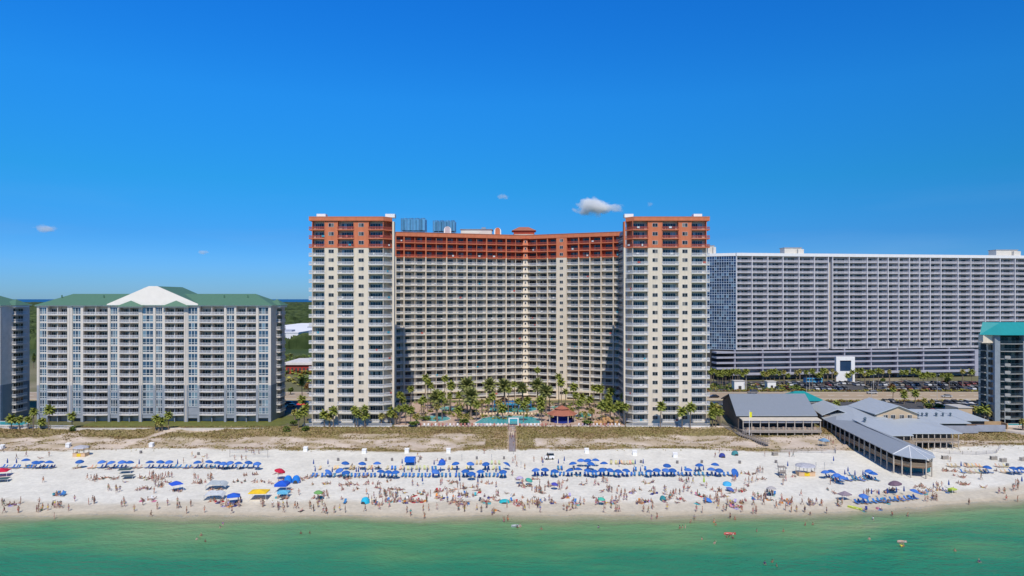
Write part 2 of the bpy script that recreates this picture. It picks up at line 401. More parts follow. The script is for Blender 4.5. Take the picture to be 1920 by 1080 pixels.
    al = n.new('ShaderNodeMapRange'); al.inputs['From Max'].default_value = 7.5; al.inputs['To Min'].default_value = 0.05; l.new(at_.outputs['Fac'], al.inputs['Value']); amx = n.new('ShaderNodeMath'); amx.operation = 'MAXIMUM'; l.new(al.outputs[0], amx.inputs[0]); l.new(fr2.outputs[0], amx.inputs[1]); l.new(amx.outputs[0], b.inputs['Alpha'])
    hsum = None
    for sc2, st, am in ((0.35, (0.6, 1.3, 1), 1.0), (1.4, (0.7, 1.3, 1), 0.55)):
        z2 = n.new('ShaderNodeTexNoise'); z2.inputs['Scale'].default_value = sc2; z2.inputs['Detail'].default_value = 4
        m3 = n.new('ShaderNodeMapping'); m3.inputs['Scale'].default_value = st; l.new(t.outputs['Object'], m3.inputs[0]); l.new(m3.outputs[0], z2.inputs['Vector'])
        mm_ = n.new('ShaderNodeMath'); mm_.operation = 'MULTIPLY'; mm_.inputs[1].default_value = am; l.new(z2.outputs[0], mm_.inputs[0])
        if hsum is None: hsum = mm_.outputs[0]
        else:
            a2 = n.new('ShaderNodeMath'); a2.operation = 'ADD'; l.new(hsum, a2.inputs[0]); l.new(mm_.outputs[0], a2.inputs[1]); hsum = a2.outputs[0]
    bp = n.new('ShaderNodeBump'); bp.inputs['Strength'].default_value = 0.75; bp.inputs['Distance'].default_value = 0.9; l.new(hsum, bp.inputs['Height']); l.new(bp.outputs[0], b.inputs['Normal'])
    me.materials.append(m); o = bpy.data.objects.new('sea', me); C.objects.link(o)
    tag(o, 'shallow emerald green sea lapping the beach', kind='structure')
    q = MB(); q.quad((-60000, 7635, 0.0), (60000, 7635, 0.0), (60000, 60000, 0.0), (-60000, 60000, 0.0))
    tag(q.build('bay_water', mat('bay_water', (0.004, 0.035, 0.11), rough=0.35, var=0.1, scale=0.001)), 'deep blue bay along the horizon', kind='structure')
build_water()

# ------------------------------------------------------------------ beach grass on the dunes
def build_grass():
    g1, g2, g3 = MB(), MB(), MB(); r = random.Random(3)
    for _ in range(70000):
        x = r.uniform(-215, 200); y = r.uniform(222, 253)
        if r.random() > cover(x, y) * 0.95 + 0.012: continue
        z = H(x, y) - 0.03; k = n2(x, y, 0.1, 7) + (r.random() - 0.5) * 0.7; g = g1 if k > 0.12 else (g2 if k > -0.25 else g3)
        hh = r.uniform(0.18, 0.42); w = r.uniform(0.16, 0.34)
        for i in range(2):
            a = r.random() * math.pi; dx, dy = math.cos(a) * w, math.sin(a) * w; lx, ly = r.uniform(-.35, .35), r.uniform(-.35, .35)
            g.tri((x - dx, y - dy, z), (x + dx, y + dy, z), (x + lx, y + ly, z + hh))
    cols = (('brown', (0.25, 0.175, 0.075)), ('olive', (0.225, 0.19, 0.055)), ('straw', (0.33, 0.26, 0.12)))
    mb = MB(); idx = []
    for i, g in enumerate((g1, g2, g3)): mb.add(g); idx += [i] * len(g.f)
    o = mb.build('dune_grass', mat('grass_brown', cols[0][1], island=0.2))
    for nme, c in cols[1:]: o.data.materials.append(mat('grass_' + nme, c, island=0.2))
    o.data.polygons.foreach_set('material_index', idx)
    tag(o, 'olive and brown beach grass covering the dunes', 'grass', kind='stuff')
build_grass()

# ------------------------------------------------------------------ far forest, hangar-size shed and far roofs
def build_forest():
    r = random.Random(5); v = []; f = []
    ys = []; y = 640.0
    while y < 7600: ys.append(y); y *= 1.0055
    nx = 420
    for j, y in enumerate(ys):
        w = min(1.0, 0.75 + 0.25)
        for i in range(nx):
            x = (-0.80 + 1.55 * i / (nx - 1)) * y
            x += (r.random() - .5) * y * 0.003; yy = y * (1 + (r.random() - .5) * 0.004)
            base = -3 if (j == 0) else G + 7 + 3.5 * n2(x, yy, 0.012) + 4 * n2(x, yy, 0.06, 3) + r.random() * 3.2
            # clearings
            if n2(x, yy, 0.0035, 8) > 0.42 and yy < 3000: base = G - 1.0
            if -310 < x < -215 and 660 < yy < 1010: base = G - 1.0
            v.append((x, yy, base))
    for j in range(len(ys) - 1):
        for i in range(nx - 1): f.append((j * nx + i, j * nx + i + 1, (j + 1) * nx + i + 1, (j + 1) * nx + i))
    me = bpy.data.meshes.new('forest'); me.from_pydata(v, [], f)
    me.materials.append(mat('forest', (0.038, 0.062, 0.022), rough=1, var=0.55, scale=0.035, col2=(0.062, 0.085, 0.03), detail=8, spec=0.1))
    o = bpy.data.objects.new('forest', me); C.objects.link(o); tag(o, 'dark pine forest reaching to the horizon behind the hotels', 'forest', kind='stuff')
build_forest()
# ------------------------------------------------------------------ shared materials
CREAM = mat('cream_stucco', (0.66, 0.575, 0.455), var=0.10, scale=0.9, stretch=(1, 1, .12))
CREAM2 = mat('pale_stucco', (0.61, 0.575, 0.51), var=0.06, scale=0.3)
ORANGE = mat('orange_stucco', (0.56, 0.17, 0.08), var=0.13, scale=0.9, stretch=(1, 1, .15))
RUST = mat('rust_red_stucco', (0.45, 0.075, 0.035), var=0.1, scale=0.3)
TAUPE = mat('taupe_stucco', (0.58, 0.52, 0.42), var=0.07, scale=0.3)
WHITE = mat('white_paint', (0.78, 0.78, 0.77), rough=0.6, var=0.05)
RAILW = mat('white_railing', (0.66, 0.67, 0.70), rough=0.5, var=0.05)
RAILR = mat('rust_railing', (0.46, 0.10, 0.06), rough=0.5, var=0.08)
FRAME = mat('window_frame', (0.62, 0.62, 0.60), rough=0.5, var=0.03)
GLASS = glass_mat('window_glass', (0.02, 0.045, 0.065), (0.28, 0.31, 0.32), 0.15, 0.3)
GLASSD = glass_mat('dark_glass', (0.024, 0.028, 0.034), (0.24, 0.22, 0.19), 0.2, 0.1)  # darker, greyer panes, some with beige curtains
FRAMED = mat('dark_frame', (0.20, 0.19, 0.17))
GLASSB = glass_mat('blue_glass', (0.04, 0.085, 0.14), (0.22, 0.33, 0.40), 0.3, 0.3)
CONC = mat('concrete', (0.50, 0.48, 0.45), var=0.1, scale=0.5)
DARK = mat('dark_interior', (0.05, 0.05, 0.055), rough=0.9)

# ------------------------------------------------------------------ the big hotel: two towers joined by two wings meeting in a corner
FH = 3.217; ZB = 70.0
LV = [ZB - FH * j for j in range(20, -1, -1)] + [ZB + FH, ZB + 2 * FH]     # floor levels, 23 of them
TOPZ = 81.0
hotel = empty('hotel', (0, 285, G), 'huge cream twin-towered hotel with orange-red top floors and a curving centre behind pools', 'hotel')
walls_c, walls_o, back, capm, trim = MB(), MB(), MB(), MB(), MB()
def flush():
    global walls_c, walls_o, back, capm
    for mb_, nm, mm in ((walls_c, 'wall', CREAM), (walls_o, 'upper_wall', ORANGE), (back, 'recess_wall', TAUPE), (capm, 'parapet_cap', mat('parapet_cap', (0.5, 0.2, 0.12)))):
        if mb_.f: mb_.build(nm, mm, hotel)
    walls_c, walls_o, back, capm = MB(), MB(), MB(), MB()
R_balc = Rep('balcony', CREAM2, 'railing', RAILW); R_win = Rep('window', FRAME, 'pane', GLASS)
def wall_split(fc, u0, u1, t0, t1, ztop=TOPZ - 1.2, zb=G - 0.3):
    fc.box(walls_c, u0, u1, t0, t1, zb, ZB); fc.box(walls_o, u0, u1, t0, t1, ZB, ztop)
def balconies(fc, u0, u1, p, dr, panes, step=0.25, slabp=None, rail=True, lo=0, gl=None, back_gap=0):
    """a column of balconies: slabs, railings, back wall with glass doors; panes: list of (u0, u1, n)"""
    for k, z in enumerate(LV):
        if k < lo: continue
        top = z >= ZB - 0.01; m = ORANGE if top else CREAM2; zt = z + FH
        a, b = R_balc.new(fc.p((u0 + u1) / 2, p, z), m, RAILR if top else RAILW)
        fc.box(a, u0, u1, -dr + 0.01, p, z - 0.28, z)
        if rail: fc.rail(b, u0, u1, p - 0.08, z, step=step)
        for (a0, a1, n_) in panes:
            fa, gb = R_win.new(fc.p((a0 + a1) / 2, -dr, z), FRAMED if gl else FRAME, gl or GLASS, boost=-6)
            fc.window(fa, gb, a0, a1, -dr, z + 0.12, z + 2.35, n_)
    fc.box(back, u0, u1, -dr - 0.3, -dr, G, TOPZ - 1.3)
def tower(x0, x1, D, mirror):
    fc = Facade((x0, D), (x1, D))
    A = fc.at
    if not mirror:
        c = dict(sideb=(579, 585), a=(585, 609.5), w1=(609.5, 632.5), b=(632.5, 664), w2=(664, 690.5), e=(690.5, 719), ch=(719, 733.5), fin=(733.5, 737))
    else:
        c = dict(sideb=(1326, 1331), a=(1295.5, 1325), w1=(1273, 1295.5), b=(1241, 1273), w2=(1215.5, 1241), e=(1186, 1215.5), ch=(1174.5, 1186), fin=(1171.5, 1174.5))
    def sp_(k): u, v = A(c[k][0]), A(c[k][1]); return min(u, v), max(u, v)
    dr = 1.7
    # window walls
    for k in ('w1', 'w2'):
        u0, u1 = sp_(k); wall_split(fc, u0, u1, -dr - 0.3, 0.0)
        mid = (u0 + u1) / 2
        for z in LV:
            fa, gb = R_win.new(fc.p(mid, 0, z), FRAME, GLASSD)
            fc.window(fa, gb, mid - 1.0, mid + 1.0, 0.0, z + 0.95, z + 2.35, 2, fw=0.06)
            # dark joint between the two sashes is the wall showing between them
        fc.box(walls_o, u0 + 0.0, u1, 0, 0.12, ZB - 0.25, ZB)
    # middle stack
    u0, u1 = sp_('b'); balconies(fc, u0, u1, 0.35, dr, [(u0 + 0.25 + (1.0 if not mirror else 0.4), u1 - (0.5 if not mirror else 0.9), 5)])
    # outer stack wraps round the corner
    u0, u1 = sp_('a'); balconies(fc, u0, u1, 0.15, dr, [(u0 + (0.9 if not mirror else .3), u1 - (0.25 if not mirror else 1.2), 5)])
    for k, z in enumerate(LV):
        top = z >= ZB - 0.01
        a, b = R_balc.new(fc.p(u0 if not mirror else u1, 0, z), ORANGE if top else CREAM2, RAILR if top else RAILW)
        s0, s1 = (u0 - 1.15, u0) if not mirror else (u1, u1 + 1.15)
        fc.box(a, s0, s1, -3.2, 0.15, z - 0.28, z); fc.rail(b, s0, s1, 0.07, z)
        ox = s0 + 0.08 if not mirror else s1 - 0.08
        q = Facade(fc.p(ox, -3.2, 0)[:2], fc.p(ox, 0.1, 0)[:2]); q.rail(b, 0, 3.2, 0, z)
    # inner stack and its chamfered end
    u0, u1 = sp_('e'); balconies(fc, u0, u1, 0.35, dr, [(u0 + 0.4, u1 - 0.4 - (0.7 if mirror else 0), 5)])
    v0, v1 = sp_('ch')
    if not mirror: p0, p1 = fc.p(v0, 0.35, 0)[:2], fc.p(v1, -2.6, 0)[:2]
    else: p0, p1 = fc.p(v0, -2.6, 0)[:2], fc.p(v1, 0.35, 0)[:2]
    fch = Facade(p0, p1)
    for z in LV:
        top = z >= ZB - 0.01
        a, b = R_balc.new(fch.p(1, 0, z), ORANGE if top else CREAM2, RAILR if top else RAILW)
        fch.box(a, 0.0, fch.L, -3.0, 0, z - 0.28, z); fch.rail(b, 0, fch.L, -0.08, z)
    fch.box(back, 0, fch.L, -4.6, -4.0, G, TOPZ - 1.3)
    # fin
    u0, u1 = sp_('fin'); fc.box(walls_c, u0, u1, -4.6, -2.3, G - 0.3, TOPZ - 1.36) if not mirror else fc.box(walls_c, u0, u1, -4.6, -2.3, G - 0.3, ZB)
    if mirror: fc.box(walls_o, u0, u1, -4.6, -2.3, ZB, TOPZ - 1.36)
    # body of the tower behind the fronts
    ua, ub = sp_('a'); ue, uf = sp_('ch'); lo_, hi_ = min(ua, ue), max(ub, uf)
    XA, XB = fc.p(lo_, 0, 0)[0], fc.p(hi_, 0, 0)[0]; kin = .1715 if not mirror else .1650
    if not mirror: body = [(XA + 1, D + dr + .35), (XB - 2.6, D + dr + .35), (-kin * (D + 6.5), D + 6.5), (-kin * (D + 22) - .6, D + 22), (XA + 1, D + 22)]
    else: body = [(XA + 2.2, D + dr + .35), (XB - 1, D + dr + .35), (XB - 1, D + 22), (kin * (D + 22) + .6, D + 22), (kin * (D + 6.5), D + 6.5)]
    walls_c.prism(body, G - .3, ZB); walls_o.prism(body, ZB, TOPZ - 1.36)
    # parapet
    lo2, hi2 = lo_ - (1.0 if not mirror else 0), hi_ + (1.0 if mirror else 0)
    YA, YB = fc.p(lo2, 0, 0)[0], fc.p(hi2, 0, 0)[0]
    if not mirror: top_ = [(YA, D - .55), (YB - 2.8, D - .55), (YB - .1, D + 2.6), (-kin * (D + 22) - .2, D + 22), (YA, D + 22)]
    else: top_ = [(YA + 2.8, D - .55), (YB, D - .55), (YB, D + 22), (kin * (D + 22) + .2, D + 22), (YA + .1, D + 2.6)]
    walls_o.prism(top_, TOPZ - 1.35, TOPZ); capm.prism([(x * 1.0005, y - .08 if y < D + 3 else y) for x, y in top_], TOPZ, TOPZ + 0.18)
    # corner roof boxes and partition walls
    for pa, pb in (((590, 607), (720, 738)) if not mirror else ((1173, 1190), (1304, 1320))):
        q0, q1 = A(pa), A(pb); tb = MB(); fc.box(tb, q0, q1, -5.5, -2.5, TOPZ + 0.18, TOPZ + 1.5); tb.build('roof_box', WHITE, hotel)
    for k in ('a', 'b', 'e'):
        q0, q1 = sp_(k)
        for u in (q0, q1 - 0.2): wall_split(fc, u, u + 0.2, -dr, 0.1)
tower(-75, -43, 255, False); flush()
tower(40, 73, 255, True); flush()

def wing(a, b, fins, pattern, first_open):
    fc = Facade(a, b); us = [fc.at(p_) for p_ in fins]; dr = 1.9
    for i, (u0, u1) in enumerate(zip(us, us[1:])):
        kind = pattern[i]
        if kind == 'wall':
            wall_split(fc, u0, u1, -dr - 0.3, 0.25, TOPZ - 1.2, G)
            mid = (u0 + u1) / 2
            for z in LV:
                fa, gb = R_win.new(fc.p(mid, 0.25, z), FRAME, GLASSD); fc.window(fa, gb, mid - 0.85, mid + 0.85, 0.25, z + 0.9, z + 2.3, 2, fw=0.07)
            continue
        w = u1 - u0; panes = {'32': [(.08, .34, 3), (.62, .86, 2)], '23': [(.07, .30, 2), (.46, .84, 4)], '4': [(.28, .84, 4)], '44': [(.14, .42, 4), (.62, .92, 4)], '3': [(.2, .75, 3)], '2': [(.15, .6, 2)]}[kind]
        balconies(fc, u0, u1, 0.0, dr, [(u0 + w * p0, u0 + w * p1, n_) for p0, p1, n_ in panes], step=0.3, gl=GLASSD)
    for u in us[:-1] + [us[-1] - 0.35]:
        wall_split(fc, u - 0.22, u + 0.22, -dr, 0.22, TOPZ - 1.2, G)
    for u0, u1 in zip(us, us[1:]):
        if u1 - u0 > 8: wall_split(fc, (u0 + u1) / 2 - 0.1, (u0 + u1) / 2 + 0.1, -dr, -0.15, TOPZ - 1.2, G)
    wall_split(fc, us[0], us[-1], -20, -dr - 0.35, TOPZ - 1.0)
    fc.box(walls_o, us[0], us[-1], -19.5, 0.35, TOPZ - 1.75, TOPZ - 0.0); fc.box(capm, us[0], us[-1], -19.6, 0.5, TOPZ, TOPZ + 0.15)
    # ground storey: deep arcade
    fc.box(walls_c, us[0], us[-1], -dr + 0.0, 0.15, LV[1] - 0.9, LV[1] - 0.3)
    return fc
VX = (985 - 960) / F * 329
wl_ = wing((-53.5, 312), (VX, 329), [742, 757.5, 798.5, 837.5, 875.5, 912.5, 949, 985], ['2', '32', '23', '32', '23', '32', '23'], True); flush()
wr_ = wing((VX, 329), (51.5, 310), [985, 1026.5, 1044, 1062, 1085, 1106, 1127, 1150, 1172], ['44', '3', 'wall', '4', '4', '4', '4', '2'], True); flush()
# corner pier with a flared bracket at each floor
for z in LV:
    m_ = walls_o if z >= ZB - 0.01 else walls_c
    m_.hexa([(VX - 1.45, 327.0, z - 0.3), (VX + 1.45, 327.0, z - 0.3), (VX + 1.45, 331, z - 0.3), (VX - 1.45, 331, z - 0.3), (VX - 0.8, 327.9, z + 2.4), (VX + 0.8, 327.9, z + 2.4), (VX + 0.8, 331, z + 2.4), (VX - 0.8, 331, z + 2.4)])
    m_.hexa([(VX - 0.8, 327.9, z + 2.4), (VX + 0.8, 327.9, z + 2.4), (VX + 0.8, 331, z + 2.4), (VX - 0.8, 331, z + 2.4), (VX - 1.45, 327.0, z + FH - 0.3), (VX + 1.45, 327.0, z + FH - 0.3), (VX + 1.45, 331, z + FH - 0.3), (VX - 1.45, 331, z + FH - 0.3)])
    fa, gb = R_win.new((VX, 327, z), FRAME, GLASSD, boost=-10); q = Facade((VX - 1, 327.35), (VX + 1, 327.35)); q.window(fa, gb, 0.6, 1.4, 0.02, z + 0.9, z + 1.9, 1)
EDGE = ORANGE
for mb_, nm, mm in ((walls_c, 'corner_pier', CREAM), (walls_o, 'upper_corner_pier', ORANGE)): mb_.build(nm, mm, hotel)
# towels and wet things hung over railings
tr = random.Random(31)
for it in tr.sample(R_balc.it, 130):
    if not it[1].v: continue
    v = it[1].v; i0 = 0; x0, y0 = v[0][0], v[0][1]; x1, y1 = v[1][0], v[1][1]; zt = v[4][2]; f_ = tr.uniform(.15, .8); L_ = math.hypot(x1 - x0, y1 - y0)
    if L_ < 3: continue
    ff = Facade((x0, y0), (x1, y1)); q = MB(); w_ = tr.uniform(.5, 1.1); ff.box(q, L_ * f_, min(L_ - .1, L_ * f_ + w_), .0, .06, zt + tr.uniform(.35, .55), zt + 1.12)
    q.build('hanging_towel', mat('towel_%d' % tr.randrange(5), [(.6, .6, .6), (.05, .3, .4), (.5, .12, .1), (.6, .45, .15), (.1, .2, .45)][tr.randrange(5)]), hotel)
R_balc.finish(hotel); R_win.finish(hotel)
# upper recess walls are rust red: thin lining proud of the taupe wall
lin = MB()
for fc in (wl_, wr_): fc.box(lin, 0.5, fc.L - 0.5, -1.9, -1.895 + 0.012, ZB, TOPZ - 1.8)
lin.build('upper_lining', RUST, hotel)
# roof of the hotel
rt = MB(); p = [(-74, 257), (-46, 257), (-47.6, 276), (-74, 276)]; rt.prism(p, TOPZ - 0.9, TOPZ - 0.6); rt.prism([(43.5, 258), (72, 258), (72, 276), (46.4, 276)], TOPZ - 0.9, TOPZ - 0.6)
rt.prism([(-53, 314), (VX, 331), (VX, 349), (-58, 331)], TOPZ - 0.9, TOPZ - 0.6); rt.prism([(VX + .01, 331), (51, 312), (56, 329), (VX + .01, 349)], TOPZ - 0.9, TOPZ - 0.6)
rt.build('roof', CONC, hotel)
# two arched ornaments on the parapet
def arch_orn(px, D, m_in, w=3.3, h=4.4):
    x = (px - 960) / F * D; z0 = TOPZ - 1.0
    o = MB(); i_ = MB(); pr = []
    for k in range(13):
        t = math.pi * k / 12; pr.append((math.cos(t), math.sin(t)))
    def ring(s, y, mb, th):
        pts = [(x + s, z0)] + [(x + s * c, z0 + h - s + s * q) for c, q in pr] + [(x - s, z0)]
        n = len(mb.v); k = len(pts)
        mb.v += [(a, y, b) for a, b in pts] + [(a, y + th, b) for a, b in pts]
        mb.f.append(tuple(range(n, n + k))); mb.f.append(tuple(range(n + 2 * k - 1, n + k - 1, -1)))
        for j in range(k):
            j2 = (j + 1) % k; mb.f.append((n + j, n + k + j, n + k + j2, n + j2))
    ring(w / 2, D, o, 0.8); ring(w / 2 - 0.55, D - 0.15, i_, 0.14)
    a = o.build('arch_ornament', WHITE, hotel); i_.build('arch_panel', m_in, a)
arch_orn(839, 320.5, mat('grey_pink', (0.5, 0.42, 0.44))); arch_orn(933, 326, ORANGE)
# penthouse box, hipped rooftop house, two lattice cooling towers
q = MB(); x0, _, _ = at(864, 440, 334); x1, _, _ = at(922, 440, 334); q.box(x0, x1, 334, 343, TOPZ - 0.6, TOPZ + 3.3); q.box(x0 + 0.3, x1 - 6, 331.5, 333.9, TOPZ - 0.6, TOPZ + 1.6)
ph = q.build('roof_penthouse', CREAM2, hotel)
q = MB(); q.box(x0 - 0.4, x1 + 0.4, 333.6, 343.4, TOPZ + 3.3, TOPZ + 3.55); q.box(x1 - 5, x1 - 3, 336, 338, TOPZ + 3.6, TOPZ + 4.6); q.build('penthouse_cap', mat('grey_cap', (0.25, 0.3, 0.36)), ph)
x0, _, _ = at(961, 440, 336); x1, _, _ = at(1004, 440, 336)
q = MB(); q.box(x0 + 0.8, x1 - 0.8, 336, 344, TOPZ - 0.6, TOPZ + 3.0); hh = q.build('rooftop_house', CREAM, hotel)
q = MB(); q.box(x0 + 0.5, x1 - 0.5, 335.8, 344.2, TOPZ + 1.4, TOPZ + 2.9); q.build('rust_band', RUST, hh)  # rust red band below the hip roof
q = MB(); za, zb = TOPZ + 2.95, TOPZ + 5.0; xm0, xm1 = x0 + 3.2, x1 - 3.2
P = [(x0 - .4, 335, za), (x1 + .4, 335, za), (x1 + .4, 345, za), (x0 - .4, 345, za), (xm0, 339, zb), (xm1, 339, zb), (xm1, 341, zb), (xm0, 341, zb)]
q.hexa(P); q.build('hip_roof', mat('clay_roof', (0.36, 0.13, 0.08), var=0.15, scale=2), hh)
for p0, p1, ty, D in ((752, 797, 409, 330), (812, 853, 413.5, 333)):
    x0, x1 = at(p0, 0, D)[0], at(p1, 0, D)[0]; zt = at(0, ty, D)[2]; zb = TOPZ + 0.3
    c = MB(); pn = MB()
    for i in range(5):
        x = x0 + (x1 - x0) * i / 4
        for y in (D, D + 6): c.box(x - .12, x + .12, y - .12, y + .12, zb - 1, zt)
    for z in (zb + 1.6, zt - 0.2):
        for y in (D, D + 6): c.box(x0, x1, y - .1, y + .1, z - .1, z + .1)
    fr = c.build('cooling_tower', mat('blue_steel', (0.10, 0.22, 0.38), rough=0.4, metal=0.3), hotel)
    for i in range(8):
        a, b = x0 + (x1 - x0) * i / 8 + .12, x0 + (x1 - x0) * (i + 1) / 8 - .08
        pn.box(a, b, D - .05, D + 6, zb + 2.2, zt - 0.5)
        if i not in (4,): pn.box(a, b, D + 0.3, D + 5.5, zb - 0.6, zb + 1.5)
    for i in range(4): pn.lathe((x0 + (x1 - x0) * (i + .5) / 4, D + 3, zt - 0.5), [(0.9, 0), (0.8, 0.9), (0.75, 0.9), (0.0, 0.7)], 10)
    pn.build('cooling_panel', mat('teal_panel', (0.10, 0.30, 0.48), rough=0.35, metal=0.2, island=0.25), fr)
# link block at the inner end of the right wing, and the dark recess beside the left tower
def link(px, D0, D1, s):
    x = (px - 960) / F * D0; fc = Facade((x, D0), (x, D1)) if s > 0 else Facade((x, D1), (x, D0))
    w, gl, fr = MB(), MB(), MB()
    fc.box(w, 0, fc.L, -4, 0, G, TOPZ - 0.6)
    for z in LV:
        fc.box(fr, 0.2, fc.L - .2, 0, .5, z - .28, z); fc.rail(fr, .3, fc.L - .3, .42, z, step=.5)
        for k in range(5): gl.quad(fc.p(1 + k * 3.3, .03, z + .2), fc.p(3.6 + k * 3.3, .03, z + .2), fc.p(3.6 + k * 3.3, .03, z + 2.3), fc.p(1 + k * 3.3, .03, z + 2.3))
    a = w.build('link_wall', mat('blue_grey_wall', (0.36, 0.40, 0.45)), hotel); o = fr.build('link_balcony', CREAM2, a); o['kind'] = 'stuff'; o = gl.build('link_window', GLASSD, a); o['kind'] = 'stuff'
link(1160.5, 312.6, 295, 1)

# ------------------------------------------------------------------ green-roofed condominiums on the left
GREYB = mat('grey_blue_wall', (0.20, 0.235, 0.26), var=0.08, scale=0.3)
GROOF = mat('green_metal_roof', (0.085, 0.185, 0.125), rough=0.6, var=0.10, scale=0.8, stretch=(6, 0.4, 1))
PINKW = mat('pale_pink_wall', (0.60, 0.55, 0.49), var=0.05)
def side_stack(cond, fs, u0, u1, zs, h, zc, R_b, R_w):
    """stack of balconies on an end wall, standing proud of it"""
    for z in zs:
        a, b = R_b.new(fs.p((u0 + u1) / 2, 1.4, z)); fs.box(a, u0, u1, 0.0, 1.5, z - 0.25, z); fs.rail(b, u0, u1, 1.42, z, step=0.3)
        for uu in (u0, u1):
            q = Facade(fs.p(uu, 1.4, 0)[:2], fs.p(uu, 0, 0)[:2]); q.rail(b, 0, 1.4, 0, z, step=0.3)
        fa, gb = R_w.new(fs.p((u0 + u1) / 2, 0, z)); fs.window(fa, gb, u0 + 0.4, u1 - 0.4, 0.02, z + 0.1, z + 2.2, 4)
def condo(x_off, label, full=True):
    D = 262; X1 = (508 - 960) / F * D + x_off; X0 = (69 - 960) / F * D + x_off
    fc = Facade((X0, D), (X1, D)); base = G - 1.2
    o = empty('condominium', ((X0 + X1) / 2, D, base), label, 'condominium', 'green-roofed condominiums')
    sx_ = lambda p_: (p_ - 960) / F * D + x_off - X0
    eave = CH + (560 - 574) / F * D; h = 14.42 / F * D
    zs = [eave - 0.35 - h * k for k in range(1, 16)]; zc = CH + (560 - 722.5) / F * D; gz = zs[-2]
    wc, wg, bk, pc, pg = MB(), MB(), MB(), MB(), MB()
    Rb = Rep('balcony', PINKW, 'railing', RAILW); Rw = Rep('window', FRAME, 'pane', GLASSD)
    B = [(89, 126), (156, 202), (224, 260), (309, 345), (374, 420), (443, 480)]
    Wn = [(73, 87), (135, 151), (206, 220), (266, 287), (291, 304), (352, 370), (424, 439), (484, 503)]
    P = [(69, 73), (87, 89), (126, 135), (151, 156), (202, 206), (220, 224), (260, 266), (287, 291), (304, 309), (345, 352), (370, 374), (420, 424), (439, 443), (480, 484), (503, 508)]
    if not full: B, Wn, P = B[-2:], Wn[-2:], P[-5:]
    dr = 2.0
    for a, b in B:
        u0, u1 = sx_(a), sx_(b); um = (u0 + u1) / 2
        for j, z in enumerate(zs):
            if z < gz - 0.1: break
            q, r_ = Rb.new(fc.p(um, 0.5, z), PINKW, RAILW)
            # gently bowed front
            n_ = 6; pts = [fc.p(u0 + (u1 - u0) * i / n_, 0.25 + 0.55 * math.sin(math.pi * i / n_), 0)[:2] for i in range(n_ + 1)]
            q.prism(pts + [fc.p(u1, -dr + .01, 0)[:2], fc.p(u0, -dr + .01, 0)[:2]], z - 0.25, z)
            for p0, p1 in zip(pts, pts[1:]):
                f2 = Facade(p0, p1); f2.rail(r_, 0, f2.L, -0.08, z, step=0.28)
            for s0, s1, nn in ((u0 + .3, um - .3, 4), (um + .3, u1 - .3, 4)):
                fa, gb = Rw.new(fc.p((s0 + s1) / 2, -dr, z)); fc.window(fa, gb, s0, s1, -dr, z + 0.08, z + 2.15, nn)
        fc.box(bk, u0, u1, -dr - 0.3, -dr, base, eave)
        fc.box(pc, um - 0.13, um + 0.13, -dr, -0.05, zc, eave - 0.3); fc.box(pg, um - 0.13, um + 0.13, -dr, -0.05, base, zc)
    for a, b in Wn:
        u0, u1 = sx_(a), sx_(b)
        for j, z in enumerate(zs):
            if z < gz - 0.1 or (j == 13 and a in (352,)): continue
            fa, gb = Rw.new(fc.p((u0 + u1) / 2, -0.4, z), FRAME, GLASSB); nn = max(3, int((u1 - u0) / 1.15))
            fc.window(fa, gb, u0 + .02, u1 - .02, -0.42, z + 0.25, z + h - 0.15, nn, fw=0.14, bar=z + 0.95)
        fc.box(pc, u0, u1, -1.0, -0.42, zc, eave); fc.box(pg, u0, u1, -1.0, -0.42, base + h * 0.9, zc)
        for z in zs[:-1]: fc.box(pc if z > zc else pg, u0, u1, -0.42, -0.28, z - 0.12, z + 0.22)
    for a, b in P:
        u0, u1 = sx_(a), sx_(b); fc.box(pc, u0, u1, -1.2, 0.0, zc, eave - .01); fc.box(pg, u0, u1, -1.2, 0.0, base, zc)
        if b - a > 5:      # broad piers carry a flat darker strip, painted as a slot's shade
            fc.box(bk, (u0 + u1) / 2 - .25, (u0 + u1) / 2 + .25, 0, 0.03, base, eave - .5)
    # end wall with its balconies
    fs = Facade((X1, D + 0.01), (X1, D + 16)); zc2 = zc
    fc.box(wc, 0.0 if full else sx_(P[0][0]), fc.L, -16, -2.35, zc, eave - .02); fc.box(wg, 0.0 if full else sx_(P[0][0]), fc.L, -16, -2.35, base, zc)
    fc.box(wc, fc.L - 0.3, fc.L, -2.35, -1.2, zc, eave - .02); fc.box(wg, fc.L - 0.3, fc.L, -2.35, -1.2, base, zc)
    side_stack(o, fs, 6.2, 12.6, zs[:-1], h, zc, Rb, Rw)
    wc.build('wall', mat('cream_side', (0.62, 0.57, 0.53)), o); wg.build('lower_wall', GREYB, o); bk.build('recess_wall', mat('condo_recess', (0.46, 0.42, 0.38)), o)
    pc.build('pilaster', PINKW, o); pg.build('lower_pilaster', mat('grey_pilaster', (0.27, 0.295, 0.33)), o)
    Rb.finish(o); Rw.finish(o)
    # roofs
    lo = 0.0 if full else sx_(P[0][0]); rf, wl2 = MB(), MB()
    zr = CH + (560 - 551) / F * 271; e = eave
    x0, x1 = X0 + lo - 0.8, X1 + 0.8
    fc.box(wl2, lo - 0.5, fc.L + 0.5, -16.4, 0.45, e - 0.02, e + 0.28)
    def hip(x0, x1, y0, y1, z0, z1, ins):
        ym = (y0 + y1) / 2; n = len(rf.v)
        rf.v += [(x0, y0, z0), (x1, y0, z0), (x1, y1, z0), (x0, y1, z0), (x0 + ins, ym, z1), (x1 - ins, ym, z1)]
        for q in ((0, 1, 5, 4), (1, 2, 5), (2, 3, 4, 5), (3, 0, 4), (0, 3, 2, 1)): rf.f.append(tuple(n + i for i in q))
